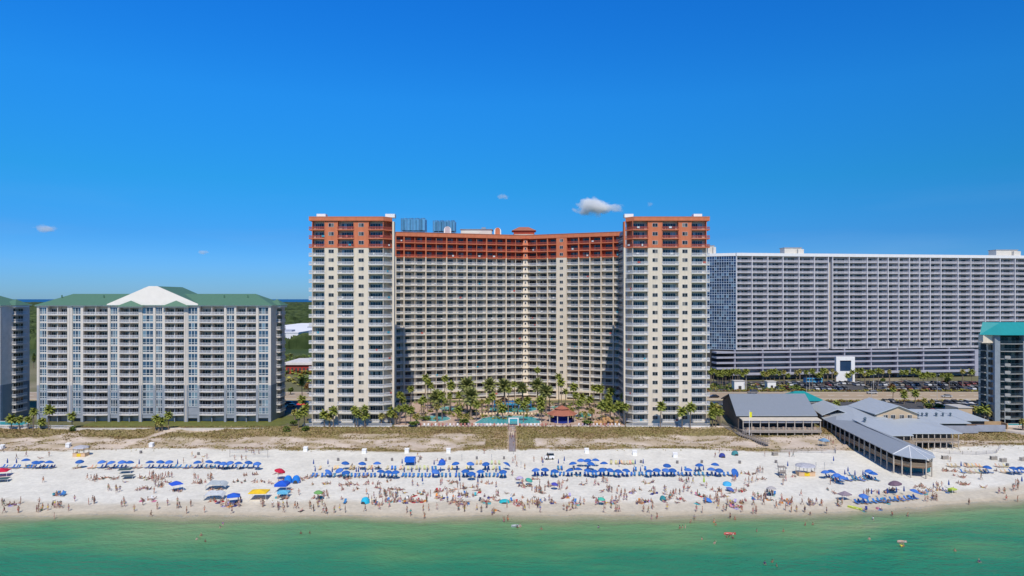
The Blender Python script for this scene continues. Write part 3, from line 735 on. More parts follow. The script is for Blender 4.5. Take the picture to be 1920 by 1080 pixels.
    if full:
        hip(x0, x1, D - 0.8, D + 17, e + 0.28, zr, 9.5)
        xa, xm, xb = [(p_ - 960) / F * (D - 0.6) + x_off for p_ in (200, 286, 371)]; za = CH + (560 - 536.5) / F * (D - .6)
        # cream gable with its roof running back
        g_ = MB(); n = len(g_.v)
        zg = e + 0.25
        g_.v += [(xa, D - .55, zg), (xb, D - .55, zg), (xb, D - .55, zg + .5), (xm + 1.5, D - .55, za), (xm - 1.5, D - .55, za), (xa, D - .55, zg + .5)]
        g_.v += [(x_, D + .1, z_) for x_, _, z_ in g_.v[:6]]
        g_.f += [(0, 1, 2, 3, 4, 5), (11, 10, 9, 8, 7, 6)] + [(i, i + 6, (i + 1) % 6 + 6, (i + 1) % 6) for i in range(6)]
        g_.build('gable', mat('gable_cream', (0.80, 0.75, 0.68), var=0.04), o)
        for (xe, xr) in ((xa, xm - 1.5), (xb, xm + 1.5)):
            rf.slab([(xe, D + .12, zg + .45), (xr, D + .12, za - .05), (xr, D + 20, za - .05), (xe, D + 20, zg + .45)], 0.2)
        rf.slab([(xm - 1.5, D + .12, za - .04), (xm + 1.5, D + .12, za - .04), (xm + 1.5, D + 20, za - .04), (xm - 1.5, D + 20, za - .04)], 0.2)
        for a, m_, b in ((217, 243, 268), (302, 327.5, 353)):
            q0, q1 = (a - 960) / F * (D - 1.8) + x_off, (b - 960) / F * (D - 1.8) + x_off
            qm = (q0 + q1) / 2; zt = CH + (560 - 564) / F * (D - 1); n = len(rf.v)
            rf.v += [(q0, D - 1.9, e - .1), (q1, D - 1.9, e - .1), (q1, D - 0.6, e - .1), (q0, D - 0.6, e - .1), (qm, D - 0.6, zt + .1)]
            for q in ((0, 1, 4), (1, 2, 4), (3, 0, 4), (0, 3, 2, 1)): rf.f.append(tuple(n + i for i in q))
            fc.box(wl2, q0 - X0 + .6, q1 - X0 - .6, 0.2, 1.2, e - .5, e - .12)
    else: hip(x0 + 0, x1, D - 0.8, D + 17, e + 0.28, zr, 9.5)
    # little hip over the end stack
    hip(X1 - 4, X1 + 2.2, D + 5, D + 14, e + 0.28, e + 2.6, 3.0)
    fs.box(wl2, 5.6, 13.2, 0, 1.8, e - 0.5, e + 0.2)
    for xx in ((100, 180, 410, 455) if full else ()): 
        q = (xx - 960) / F * D; rf.tube((q, D + 5, e + 2), (q, D + 5, e + 4.2), 0.25, 0.25)
    r_ = rf.build('roof', GROOF, o); wl2.build('eave_band', WHITE, r_)
condo(0, 'green-roofed white condominium with a broad cream gable and grey-blue lower floors', True)
condo(-102.3, 'green-roofed condominium cut by the photo edge beside a small turquoise pool', False)

# ------------------------------------------------------------------ long grey condominium across the road
def big_slab():
    ang0 = at(1380, 0, 398); a = ((1380 - 960) / F * 398, 398); b = ((1930 - 960) / F * 424, 424)
    fc = Facade(a, b); o = empty('apartment_slab', (a[0] + 80, 405, G), 'very long grey balcony block with a glassy end above a car park podium', 'apartment building')
    LG = mat('lilac_grey_wall', (0.52, 0.51, 0.54), var=0.06); LGD = mat('slab_recess', (0.50, 0.46, 0.43), var=0.05); FIN = mat('slab_fin', (0.60, 0.59, 0.61))
    fins = [1381, 1410, 1439.5, 1468, 1498, 1527, 1553, 1561, 1592, 1626, 1646, 1665, 1685, 1705, 1724, 1744, 1764, 1796, 1820, 1847, 1875, 1903, 1930]
    us = [fc.at(p_) for p_ in fins]; ztop = CH + (560 - 480) / F * 399; zbot = CH + (560 - 655) / F * 399; n = 17; h = (ztop - zbot) / n
    zs = [zbot + h * k for k in range(n)]
    Rb = Rep('balcony', LG, 'railing', mat('grey_railing', (0.50, 0.49, 0.53))); Rw = Rep('window', mat('dim_frame', (0.3, 0.3, 0.3)), 'pane', GLASSD)
    fin, bk, cap, pod = MB(), MB(), MB(), MB(); dr = 2.0
    for i, (u0, u1) in enumerate(zip(us, us[1:])):
        if i == 6: fc.box(bk, u0, u1, -4, -2.2, zbot, ztop); continue
        for z in zs:
            q, r_ = Rb.new(fc.p((u0 + u1) / 2, 0, z)); fc.box(q, u0, u1, -dr + .01, 0, z - 0.3, z); fc.rail(r_, u0, u1, -0.08, z, step=0.4, w=0.24)
            w = u1 - u0
            for p0, p1, nn in (((.05, .30, 2), (.42, .82, 4)) if w > 7.5 else ((.08, .6, 3),)):
                fa, gb = Rw.new(fc.p(u0 + w * p0, -dr, z)); fc.window(fa, gb, u0 + w * p0, u0 + w * p1, -dr, z + .1, z + 2.2, nn)
        fc.box(bk, u0, u1, -dr - .3, -dr, zbot - .3, ztop)
    for u in us: fc.box(fin, u - 0.24, u + 0.24, -dr, 0.3, zbot - .3, ztop)
    fc.box(bk, us[0], us[-1], -18, -4.2, G, ztop)
    fc.box(cap, us[0] - .2, us[-1], -18.2, 0.5, ztop, ztop + 1.75)
    # glass end, turned a little away
    ga = ((1326 - 960) / F * 404, 404); fg = Facade(ga, a); gl = MB(); fr = MB(); wl3 = MB()
    fg.box(wl3, 0, fg.L, -15, -0.4, G, ztop); fg.box(cap, -0.2, fg.L - .25, -15, 0.3, ztop, ztop + 1.7)
    for z in zs:
        fg.box(fr, 0, fg.L, -0.35, 0.1, z - 0.2, z + 0.05); fg.box(fr, 0, fg.L, -0.3, 0.05, z + 1.15, z + 1.3)
        for i in range(12):
            ua, ub = fg.L * i / 12, fg.L * (i + 1) / 12
            for za, zb in ((z + .05, z + 1.15), (z + 1.3, z + h - .2)): gl.quad(fg.p(ua + .12, -0.1, za), fg.p(ub - .12, -0.1, za), fg.p(ub - .12, -0.1, zb), fg.p(ua + .12, -0.1, zb))
    for i in range(13): fg.box(fr, fg.L * i / 12 - .09, fg.L * i / 12 + .09, -.3, .12, zbot, ztop)
    gw = wl3.build('glass_end_wall', DARK, o); fr.build('curtain_grid', mat('pale_blue_metal', (0.40, 0.48, 0.58)), gw)
    g_ = gl.build('glazing', glass_mat('tower_glass', (0.02, 0.06, 0.14), (0.20, 0.36, 0.52), 0.18, 0.4), gw); g_['kind'] = 'stuff'
    # car park podium
    ends = fc.at(1826); pk = [CH + (560 - y) / F * 399 for y in (659, 668.5, 678.5, 688.5)]
    st = -1
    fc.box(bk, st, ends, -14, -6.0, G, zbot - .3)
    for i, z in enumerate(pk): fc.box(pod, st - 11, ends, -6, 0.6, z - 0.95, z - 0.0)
    u = st
    while u < ends:
        fc.box(pod, u, u + 0.6, -5.5, 0.3, G, zbot - .3); u += 17.0
    fc.box(pod, st - 11, ends - 1, -3, 5.5, pk[-1] - 4.0, pk[-1] - 3.3)
    fc.box(pod, ends, ends + 6, -8, 0.8, G, CH + (560 - 660) / F * 399)
    pd = pod.build('parking_podium', mat('podium_white', (0.36, 0.36, 0.42)), o)
    dk = MB(); fc.box(dk, st, ends, -5.9, -5.8, G, zbot - .3); dk.build('podium_shade_sheet', mat('podium_shade', (0.06, 0.06, 0.09)), pd)  # near-black sheet before the back wall: garage shade put into colour
    fin.build('fin', FIN, o); bk.build('recess_wall', LGD, o); cap.build('parapet', WHITE, o)
    for p0, p1, y0 in ((1471, 1503, 465), (1868, 1908, 469), (1327, 1339, 461)):
        D = 428 if p0 > 1800 else 410; q = MB(); xa, _, zt = at(p0, y0, D); xb = at(p1, y0, D)[0]
        q.box(xa, xb, D, D + 7, ztop + .5, zt + 0.0); q.box(xa + (xb - xa) * .72, xb + .5, D - 2, D + 3, ztop + .5, zt - .8); b_ = q.build('rooftop_plant_room', CREAM2, o)
        q = MB(); q.box(xa - .3, xb + .3, D - .3, D + 7.3, zt + 0.02, zt + .3); q.build('plant_room_cap', mat('cap_grey', (0.35, 0.33, 0.32)), b_)
    Rb.finish(o); Rw.finish(o)
    # white framed screen building in front of the podium
    s = empty('screen_pavilion', at(1585, 700, 385)[:2] + (G,), 'white boxy pavilion with a dark square window before the long grey block', 'pavilion')
    x0, _, z1 = at(1568, 669, 385); x1 = at(1603, 669, 385)[0]; q = MB(); w = x1 - x0; z0 = G
    zf0, zf1 = CH + (560 - 696) / F * 385, CH + (560 - 676) / F * 385
    q.box(x0, x0 + w * .2, 385, 387, z0, z1); q.box(x1 - w * .2, x1, 385, 387, z0, z1); q.box(x0 + w * .2, x1 - w * .2, 385, 387, zf1, z1); q.box(x0 + w * .2, x1 - w * .2, 385, 387, z0, zf0)
    q.build('wall', WHITE, s); q = MB(); q.box(x0 + w * .2, x1 - w * .2, 385.6, 386.9, zf0, zf1); q.build('dark_screen', mat('navy_glass', (0.02, 0.05, 0.11), rough=.15), s)
big_slab()

# ------------------------------------------------------------------ teal-roofed block at the right edge
def teal_block():
    D = 258; X0 = (1865 - 960) / F * D; X1 = X0 + 30; fc = Facade((X0, D), (X1, D)); e = CH + (560 - 628) / F * D; h = 14.05 / F * D
    SLB = mat('teal_block_slab', (0.30, 0.30, 0.29)); o = empty('teal_roofed_block', (X0 + 14, D, G), 'teal-roofed cream condominium with dark glass balconies at the right edge', 'condominium')
    w, bk, pi = MB(), MB(), MB(); Rb = Rep('balcony', SLB, 'railing', mat('glass_rail', (0.04, 0.06, 0.075), rough=.2)); Rw = Rep('window', FRAMED, 'pane', GLASSD)
    zs = [e - 0.4 - h * k for k in range(1, 13)]
    bays = [(2.0, 10.5), (12.8, 21), (23.3, 30)]
    for i, z in enumerate(zs):
        for (a, b) in bays:
            q, r_ = Rb.new(fc.p(a, .6, z)); n_ = 5; pts = [fc.p(a + (b - a) * k / n_, .3 + .8 * math.sin(math.pi * k / n_), 0)[:2] for k in range(n_ + 1)]
            q.prism(pts + [fc.p(b, -1.9, 0)[:2], fc.p(a, -1.9, 0)[:2]], z - .25, z)
            for p0, p1 in zip(pts, pts[1:]): f2 = Facade(p0, p1); f2.rail(r_, 0, f2.L, -.08, z, step=.35)
            # pale privacy panel at the bay's inner edge
            if i > 1: fc.box(q, a + 1.2, a + 3.4, 0.55, 0.95, z, z + 1.05)
            fa, gb = Rw.new(fc.p(a, -1.9, z)); fc.window(fa, gb, a + .3, b - .3, -1.9, z + .05, z + 2.3, 6)
        for k in range(2):
            fs = Facade((X0, D + 9), (X0, D)); fa, gb = Rw.new(fs.p(1, 0, z)); fs.window(fa, gb, 5.6, 8.2, 0.02, z + .2, z + 2.2, 2) if k else None
    fs = Facade((X0, D + 9), (X0, D))
    for i, z in enumerate(zs):
        q, r_ = Rb.new(fs.p(2, 1, z)); fs.box(q, 1.2, 4.6, 0, .9, z - .25, z); fs.rail(r_, 1.2, 4.6, .82, z, step=.35)
        f3 = Facade(fs.p(4.6, .82, 0)[:2], fs.p(4.6, 0, 0)[:2]); f3.rail(r_, 0, .8, 0, z, step=.35)
        fs.box(bk, 1.3, 4.4, 0.01, .05, z + .1, z + 2.3)
    for (a, b) in bays: fc.box(bk, a, b, -2.2, -1.95, G - 1, e)
    for a, b in ((0, 2.0), (10.5, 12.8), (21, 23.3)): fc.box(pi, a, b, -2.2, 0.1, G - 1, e)
    fc.box(w, 0.0, 30, -9, -2.25, G - 1, e)
    w.build('wall', CREAM, o); bk.build('dark_recess', mat('teal_dark', (0.03, 0.045, 0.05)), o); pi.build('pillar', mat('blue_grey_pillar', (0.22, 0.255, 0.29)), o)
    Rb.finish(o); Rw.finish(o)
    q = MB(); zr = CH + (560 - 604) / F * (D + 3); n = 0
    x0 = X0 - 8; y0 = D - 2
    q.v += [(X0 - 4.6, D + 1.5, e), (X0 + 1.5, y0, e), (X1, y0, e), (X1, D + 12, e), (X0 + 3.5, D + 12, e), (X0 - 1.8, D + 4, zr), (X1, D + 5, zr), (X0 + 4, D + 3.2, zr - .3)]
    q.f += [(0, 1, 7, 5), (1, 2, 6, 7), (5, 7, 6), (2, 3, 6), (3, 4, 5, 6), (4, 0, 5), (0, 4, 3, 2, 1)]
    q.build('roof', mat('teal_roof', (0.015, 0.26, 0.27), rough=.5, var=.08, stretch=(5, .4, 1)), o)
    q = MB(); q.box(X0 - 3.6, X0, D + 1, D + 3.6, e - h * 1.0, e - .02); q.box(X0 - 4.2, X0, D + .8, D + 3.8, e - h * 1.0 - .25, e - h); q.build('overhang_storey', CREAM, o)
teal_block()

# ------------------------------------------------------------------ far shed and red building seen in the gap
def far_bits():
    o = empty('warehouse', (-255, 800, G), 'huge white flat-roofed store far behind, in the gap between hotels', 'store')
    q = MB(); q.box(-300, -222, 720, 990, G, 15.5); q.build('wall', mat('store_white', (0.72, 0.72, 0.74), var=.03), o)
    q = MB(); q.box(-300.5, -221.5, 719.5, 990.5, 15.5, 16.1)
    q.build('roof', mat('store_roof', (0.78, 0.78, 0.8), var=.05, scale=.05), o)
    q = MB()
    for i in range(6): q.box(-262 + i * 3.2, -260 + i * 3.2, 719, 719.45, 9, 12.8)
    q.box(-250, -232, 730, 742, 16.1, 18); q.box(-285, -280, 760, 766, 16.1, 17.2); q.box(-245, -238, 830, 838, 16.1, 17.6)
    q.build('roof_unit', mat('unit_grey', (0.3, 0.33, 0.4)), o)
    o = empty('red_building', at(560, 700, 450)[:2] + (G,), 'low red-walled building with a white curved roof in the gap', 'shop')
    D = 430; x0, x1 = at(536, 0, D)[0], at(590, 0, D)[0]; q = MB(); q.box(x0, x1, D, D + 30, G, G + 6.5); q.build('wall', mat('red_wall', (0.35, 0.04, 0.03)), o)
    q = MB(); q.box(x0 - 1, x1 + 1, D - 1, D + 31, G + 6.5, G + 7.1); q.box(x0 - 1, x1 + 1, D - 1.2, D - .9, G + 5.6, G + 7.0); q.build('roof', mat('shop_roof', (0.66, 0.62, 0.60)), o)
    q = MB()
    for i in range(7): q.box(x0 + 1 + i * 2.4, x0 + 2.2 + i * 2.4, D - .1, D, G + .5, G + 3.6)
    q.build('shop_window', DARK, o)
far_bits()
# ------------------------------------------------------------------ land between the hotels and behind
ASPH = mat('asphalt', (0.075, 0.075, 0.08), var=0.2, scale=0.3)
def sheet(name, label, pts, z, m, th=0.12):
    q = MB(); q.prism(pts, z - th, z); return tag(q.build(name, m), label, kind='structure')
sheet('lawn', 'strip of mown lawn before the green-roofed condominium', [(-158, 248.5), (-86, 248.5), (-80, 276), (-158, 276)], G + .06, mat('lawn', (0.13, 0.14, 0.03), var=.2, scale=.5, bump=.4))
sheet('road', 'wide coastal road behind the hotels', [(-700, 321), (900, 321), (900, 346), (-700, 346)], G + .08, mat('road_concrete', (0.40, 0.31, 0.215), var=.12, scale=.15, stretch=(.15, 1, 1)))
q = MB()
for k in range(150): q.box(-450 + k * 7, -447 + k * 7, 333.2, 333.6, G + .08, G + .10)
for yy in (322.2, 344.8): q.box(-450, 600, yy, yy + .35, G + .08, G + .10)
tag(q.build('road_markings', mat('marking_white', (.7, .7, .66))), 'white lane markings on the coastal road', kind='structure')
sheet('pavement', 'pale pavement along the coastal road', [(-450, 317.5), (600, 317.5), (600, 320.9), (-450, 320.9)], G + .16, mat('pavement', (0.50, 0.40, 0.26), var=.15))
sheet('parking_lot', 'asphalt car park in front of the long grey block', [(86, 350), (330, 350), (330, 392), (86, 392)], G + .07, ASPH)
sheet('parking_lot', 'asphalt car park beside the beach restaurant', [(74, 281), (225, 281), (225, 316), (74, 316)], G + .07, ASPH)
sheet('parking_lot', 'asphalt car park behind the green-roofed condominium', [(-190, 284), (-82, 284), (-82, 316), (-190, 316)], G + .07, ASPH)
sheet('pool_deck', 'warm paved pool deck between the hotel towers', [(-43, 253.6), (41, 253.6), (50, 309), (-52, 311)], G + .10, mat('deck_pink', (0.50, 0.33, 0.25), var=.18, scale=.7, col2=(0.46, 0.36, 0.29)))
q = MB()
for xx in (89, 96): pass
rr = random.Random(12)
# shrubs strip along the road and hedges: leafy mass
def leaf_mass(mb, c, r, n, size, rr, flat=1.0):
    for _ in range(n):
        u = rr.random() * 2 * math.pi; w = math.acos(1 - 2 * rr.random() * 0.62); q = 0.62 + 0.42 * rr.random()
        x = c[0] + r[0] * q * math.sin(w) * math.cos(u); y = c[1] + r[1] * q * math.sin(w) * math.sin(u); z = c[2] + r[2] * q * math.cos(w) * flat
        a, b = rr.random() * 6.3, rr.random() * 1.4 - .3; s = size * (0.6 + rr.random() * 0.8)
        dx, dy, dz = math.cos(a) * s, math.sin(a) * s, math.sin(b) * s * .6; ex, ey, ez = -math.sin(a) * s * .7, math.cos(a) * s * .7, s * .5 * rr.uniform(-1, 1)
        mb.quad((x - dx, y - dy, z - dz), (x - ex, y - ey, z - ez), (x + dx, y + dy, z + dz), (x + ex, y + ey, z + ez))
LEAF = mat('leaf_green', (0.12, 0.17, 0.03), rough=.7, island=.45, var=.15); LEAFY = mat('leaf_olive', (0.25, 0.23, 0.04), rough=.7, island=.45); LEAFB = mat('leaf_rust', (0.22, 0.12, 0.04), rough=.8, island=.4)
def hedge_mass(name, label, x0, x1, y0, y1, h, n, m, m2, kind='stuff'):
    a, b = MB(), MB()
    for _ in range(n):
        x, y = rr.uniform(x0, x1), rr.uniform(y0, y1); r_ = rr.uniform(.5, 1.0) * h
        leaf_mass(a if rr.random() < .62 else b, (x, y, G + r_ * .3), (r_ * 1.3, r_, r_ * .8), 16, h * .33, rr)
    nf = len(a.f); a.add(b); o = a.build(name, m); o.data.materials.append(m2); o.data.polygons.foreach_set('material_index', [0] * nf + [1] * (len(a.f) - nf)); tag(o, label, 'shrubbery', kind=kind)
hedge_mass('shrubbery', 'green and orange shrubs along the far side of the road', 86, 330, 347, 349.5, 1.3, 330, LEAFY, LEAFB)
hedge_mass('shrubbery', 'olive ground plants on the near side of the road', 100, 330, 312, 316, 1.0, 260, LEAFY, LEAFB)
hedge_mass('shrubbery', 'dense greenery between the pool palms', -43, 45, 266, 309, 1.3, 230, LEAF, LEAFY)
hedge_mass('shrubbery', 'thick low greenery beneath the palms by the long block', 86, 150, 352, 372, 1.6, 150, LEAF, LEAFY)
hedge_mass('shrubbery', 'rough green scrub behind the left condominiums', -190, -72, 356, 560, 3.0, 420, LEAF, LEAFY)
hedge_mass('shrubbery', 'rough green scrub either side of the long block', -52, 60, 345, 420, 2.0, 120, LEAF, LEAFY)

# ------------------------------------------------------------------ palms
def frond_crown(n, L, droop, up, rr, leafw=0.055, segs=7):
    mb = MB()
    for i in range(n):
        a = 2 * math.pi * (i * 0.381966) + rr.uniform(-.2, .2); el = up[0] + (up[1] - up[0]) * (i / n) + rr.uniform(-.1, .1)
        l = L * rr.uniform(.82, 1.08); p = Vector((0, 0, 0)); d = Vector((math.cos(a) * math.cos(el), math.sin(a) * math.cos(el), math.sin(el)))
        side = Vector((-math.sin(a), math.cos(a), 0)); pts = [p.copy()]
        for s in range(segs):
            p = p + d * (l / segs); pts.append(p.copy()); d = (d + Vector((0, 0, -droop * (0.5 + s / segs)))).normalized()
        for s in range(segs):
            p0, p1 = pts[s], pts[s + 1]; f0 = s / segs
            mb.quad(tuple(p0 - side * .035), tuple(p1 - side * .03), tuple(p1 + side * .03), tuple(p0 + side * .035))
            for h_ in (0, .5):
                q = p0.lerp(p1, h_); ll = l * .30 * math.sin(math.pi * min(.97, .18 + .78 * (f0 + h_ / segs))); al = (p1 - p0).normalized()
                for sg in (-1, 1):
                    t = q + side * sg * ll * .85 + al * ll * .55 + Vector((0, 0, -ll * rr.uniform(.25, .6))); w = al * leafw * l
                    mb.quad(tuple(q - w * .6), tuple(q + w), tuple(t + w * .35), tuple(t - w * .2))
    return mb
def palm_proto(kind, seed):
    rr = random.Random(seed); o = empty('palm_tree', (0, 0, -500), 'x', 'palm tree', 'palms')
    t = MB(); k = 7; rings = [(0.30, 0.0), (0.2, .08), (0.165, .3), (0.15, .7), (0.14, .96), (0.2, 1.0)] if kind == 'sabal' else [(0.42, 0), (.33, .1), (.3, .5), (.32, .95), (.45, 1.0)]
    lean = rr.uniform(-.25, .25) if kind == 'sabal' else 0
    n = 0
    for r_, z in rings:
        for i in range(k): a = 2 * math.pi * i / k; t.v.append((r_ * math.cos(a) + lean * z * z * 0, r_ * math.sin(a), z))
    for j in range(len(rings) - 1):
        for i in range(k): i2 = (i + 1) % k; t.f.append((j * k + i, j * k + i2, (j + 1) * k + i2, (j + 1) * k + i))
    me = t.mesh('trunk', mat('palm_trunk', (0.20, 0.155, 0.115), var=.25, scale=3)); to = bpy.data.objects.new('trunk', me); C.objects.link(to); to.parent = o
    if kind == 'sabal': c = frond_crown(34, 2.5, .24, (-.8, 1.35), rr, .095)
    elif kind == 'date': c = frond_crown(52, 4.3, .15, (-.6, 1.45), rr, .06)
    else: c = frond_crown(26, 2.0, .30, (-.7, 1.3), rr, .09)
    m = {'sabal': mat('palm_leaf', (0.20, 0.225, 0.035), rough=.6, island=.5), 'date': mat('date_palm_leaf', (0.19, 0.205, 0.06), rough=.6, island=.5), 'tuft': mat('dry_palm_leaf', (0.25, 0.22, 0.05), rough=.6, island=.5)}[kind]
    co = bpy.data.objects.new('crown', c.mesh('crown', m)); C.objects.link(co); co.parent = o; co.location = (0, 0, 1)
    if kind != 'date':
        d = MB()
        for i in range(9):
            a = i * .7; d.quad((0, 0, 0), (.25 * math.cos(a), .25 * math.sin(a), -.9), (.35 * math.cos(a + .4), .35 * math.sin(a + .4), -1.1), (.1 * math.cos(a + .4), .1 * math.sin(a + .4), -.1))
        do = bpy.data.objects.new('dead_fronds', d.mesh('dead_fronds', mat('dead_frond', (.23, .15, .07)))); C.objects.link(do); do.parent = co
    KID[o.name] = [to, co]; KID[co.name] = [do] if kind != 'date' else []
    return o
PALM = {'s': palm_proto('sabal', 1), 's2': palm_proto('sabal', 2), 'd': palm_proto('date', 3), 't': palm_proto('tuft', 4)}
USED = set(); TH = []          # things to label at the end: (object, base label, px, py, zone)
def palm(px, by, cy, kind='s', zone='pool', z=G, look=None, sc=None):
    if kind == 's' and rnd.random() < .5: kind = 's2'
    p = PALM[kind]; x, y, _ = onz(px, by, z) if by < 800 else ground(px, by)
    if kind in ('s', 's2', 't') and by >= 800: z = H(x, y)
    h = max(1.5, (by - cy) / F * y); c = copy_tree(p)
    c.location = (x, y, z - 0.05); c.rotation_euler = (rnd.uniform(-.04, .04), rnd.uniform(-.04, .04), rnd.random() * 6.28)
    t, cr = KID[c.name]; t.scale = (1, 1, h); cr.location = (0, 0, h); s = sc or rnd.uniform(.68, 1.0); cr.scale = (s, s, s)
    lk = look or ('thick date palm with a broad grey-green crown' if kind == 'd' else ('slender tall palm with a small tuft' if h > 11 else ('short bushy palm' if h < 5 else 'slim fan palm')))
    c['group'] = {'pool': 'palms round the resort pools', 'left': 'palms by the left condominiums', 'lot': 'palms by the car parks', 'tower': 'palms before the hotel towers'}[zone]
    TH.append((c, lk, px, (by + cy) / 2, zone)); return c
pool_p = [(735, 795, 768, 's'), (750, 790, 740, 's'), (748, 797, 765, 's'), (761, 797, 764, 's'), (772, 782, 729, 's'), (770, 797, 768, 's'), (790, 780, 752, 's'), (797, 768, 707, 's'), (802, 772, 715, 's'), (808, 766, 722, 's'), (793, 788, 748, 's'), (818, 783, 746, 'd'), (829, 788, 741, 's'), (833, 765, 709, 's'), (845, 770, 722, 's'), (843, 775, 742, 's'), (862, 768, 740, 's'), (876, 778, 722, 'd'), (882, 782, 742, 'd'), (893, 790, 758, 's'), (903, 778, 752, 't'),
          (917, 768, 722, 'd'), (924, 776, 742, 's'), (938, 774, 755, 't'), (947, 768, 724, 'd'), (953, 776, 730, 's'), (966, 768, 720, 's'), (981, 770, 728, 'd'), (990, 772, 750, 's'), (1008, 762, 693, 's'), (1009, 768, 722, 'd'), (1016, 792, 760, 's'), (1024, 775, 735, 'd'), (1012, 785, 750, 's'), (1030, 770, 728, 's'),
          (1048, 764, 705, 's'), (1053, 768, 716, 's'), (1061, 765, 733, 's'), (1075, 762, 725, 's'), (1079, 770, 740, 's'), (1072, 790, 768, 't'), (1092, 768, 745, 's'), (1105, 770, 748, 's'), (1114, 765, 727, 's'), (1124, 768, 728, 's'), (1135, 790, 758, 's'), (1128, 796, 760, 's'), (1147, 768, 733, 's'), (1145, 795, 762, 's'), (1152, 798, 765, 's'), (1162, 797, 760, 's'), (1172, 799, 762, 's'), (1110, 790, 770, 't'), (1098, 793, 775, 't'),
          (862, 795, 778, 't'), (875, 796, 780, 't'), (741, 797, 778, 't'), (781, 798, 780, 't'), (755, 776, 748, 's'), (1140, 775, 745, 's'), (1085, 785, 755, 's')]
for a in pool_p: palm(*a, zone='pool')
for i in range(12):
    px = rnd.uniform(742, 1170); by = rnd.uniform(764, 794); palm(px, by, by - rnd.uniform(20, 36), rnd.choice('sstd' if by < 778 else 'sst'), zone='pool')
for a in [(22, 806, 785, 's'), (36, 806, 786, 's'), (53, 806, 786, 's'), (62, 807, 772, 's'), (78, 805, 790, 's'), (91, 806, 768, 's'), (135, 804, 779, 's'), (292, 808, 784, 's'), (304, 809, 788, 's'), (298, 809, 792, 't'), (316, 808, 780, 's'), (560, 803, 776, 's'), (571, 801, 770, 's'), (566, 780, 748, 's'), (567, 760, 715, 's'), (575, 790, 762, 's'), (553, 790, 772, 't')]: palm(*a, zone='left')
for a in [(608, 801, 777, 's'), (625, 802, 770, 's'), (618, 801, 780, 't'), (666, 801, 768, 's'), (671, 802, 774, 's'), (683, 802, 766, 's'), (686, 801, 778, 's'), (715, 800, 779, 't'), (732, 798, 775, 's'), (1238, 803, 761, 's'), (1279, 803, 771, 's'), (1294, 803, 763, 's'), (1336, 801, 776, 's'), (1342, 801, 770, 's'), (1350, 800, 772, 's'), (1338, 790, 762, 's'), (1346, 792, 764, 't')]: palm(*a, zone='tower')
for i, px in enumerate([1332, 1338, 1344, 1350, 1355, 1361, 1367, 1373, 1379, 1386, 1392, 1398, 1334, 1346, 1358, 1370, 1383]):
    palm(px, rnd.uniform(716, 732), rnd.uniform(694, 702), 's', zone='lot')
for px in [1430, 1437, 1444, 1452, 1462, 1470, 1478, 1493, 1500, 1512, 1523, 1535, 1545, 1552, 1560, 1566, 1590, 1598, 1606, 1614, 1622, 1630, 1638, 1646, 1655, 1668, 1690, 1700, 1712, 1722, 1731, 1740, 1750, 1766, 1780, 1805, 1822]:
    palm(px, rnd.uniform(714, 728), rnd.uniform(694, 704), 's' if rnd.random() < .75 else 't', zone='lot')
for a in [(1674, 752, 730, 's'), (1695, 758, 739, 's'), (1716, 757, 737, 's'), (1568, 772, 757, 's'), (1733, 765, 750, 't'), (1748, 765, 752, 't'), (1835, 795, 768, 's'), (1845, 797, 766, 's'), (1828, 790, 765, 't'), (1852, 795, 772, 't'), (1918, 808, 790, 't')]: palm(*a, zone='lot')
def leafy(px, by, w, h, look, rust=False):
    x, y, _ = onz(px, by); o = empty('leafy_tree', (x, y, G), 'x', 'tree', 'leafy trees'); W = w / F * y; Hh = h / F * y
    t = MB(); t.tube((x, y, G), (x, y, G + Hh * .6), .25, .12)
    for k in range(5): a = k * 1.3; t.tube((x, y, G + Hh * .35), (x + math.cos(a) * W * .3, y + math.sin(a) * W * .3, G + Hh * .7), .1, .04, 5)
    t.build('trunk', MATS['palm_trunk'], o); c = MB()
    for k in range(9):
        a = rnd.random() * 6.28; q = rnd.random() * W * .32; leaf_mass(c, (x + q * math.cos(a), y + q * math.sin(a), G + Hh * rnd.uniform(.4, .72)), (W * .24, W * .24, Hh * .3), 60, .35, rnd)
    c.build('crown', LEAFB if rust else LEAF, o); TH.append((o, look, px, by, 'lot' if px > 1300 else 'left'))
for px, by, w, h, l_, ru in [(550, 690, 16, 18, 'broad leafy tree', 0), (563, 688, 20, 22, 'broad leafy tree', 0), (575, 690, 14, 20, 'broad leafy tree', 0), (545, 740, 12, 14, 'dark leafy tree', 0), (578, 735, 16, 18, 'brownish leafy tree', 1), (1672, 735, 14, 16, 'bare brown tree', 1), (1655, 722, 10, 14, 'leafy green tree', 0), (1742, 768, 20, 12, 'round green bush', 0), (1760, 770, 18, 14, 'round green bush', 0), (1778, 722, 14, 18, 'leafy green tree', 0), (550, 798, 16, 10, 'dark green bush', 0), (63, 690, 8, 30, 'dark leafy tree', 0), (63, 640, 9, 26, 'dark leafy tree', 0), (800, 790, 20, 9, 'low green bush', 0), (870, 797, 24, 12, 'round green bush', 0), (775, 800, 22, 10, 'dense green bush', 0), (1100, 798, 26, 10, 'dense green bush', 0)]:
    leafy(px, by, w, h, l_, ru)
for px, by, w, h in [(137, 808, 14, 7), (538, 809, 16, 9), (570, 808, 9, 6), (575, 806, 10, 6)]:
    x, y, z = ground(px, by); q = MB(); leaf_mass(q, (x, y, z + .4), (w / F * y * .5, 1.2, h / F * y), 220, .28, rnd); TH.append((tag(q.build('bush', LEAF), 'x', 'bush', 'bushes on the dune edge'), 'round green bush on the dune edge', px, by, 'left'))

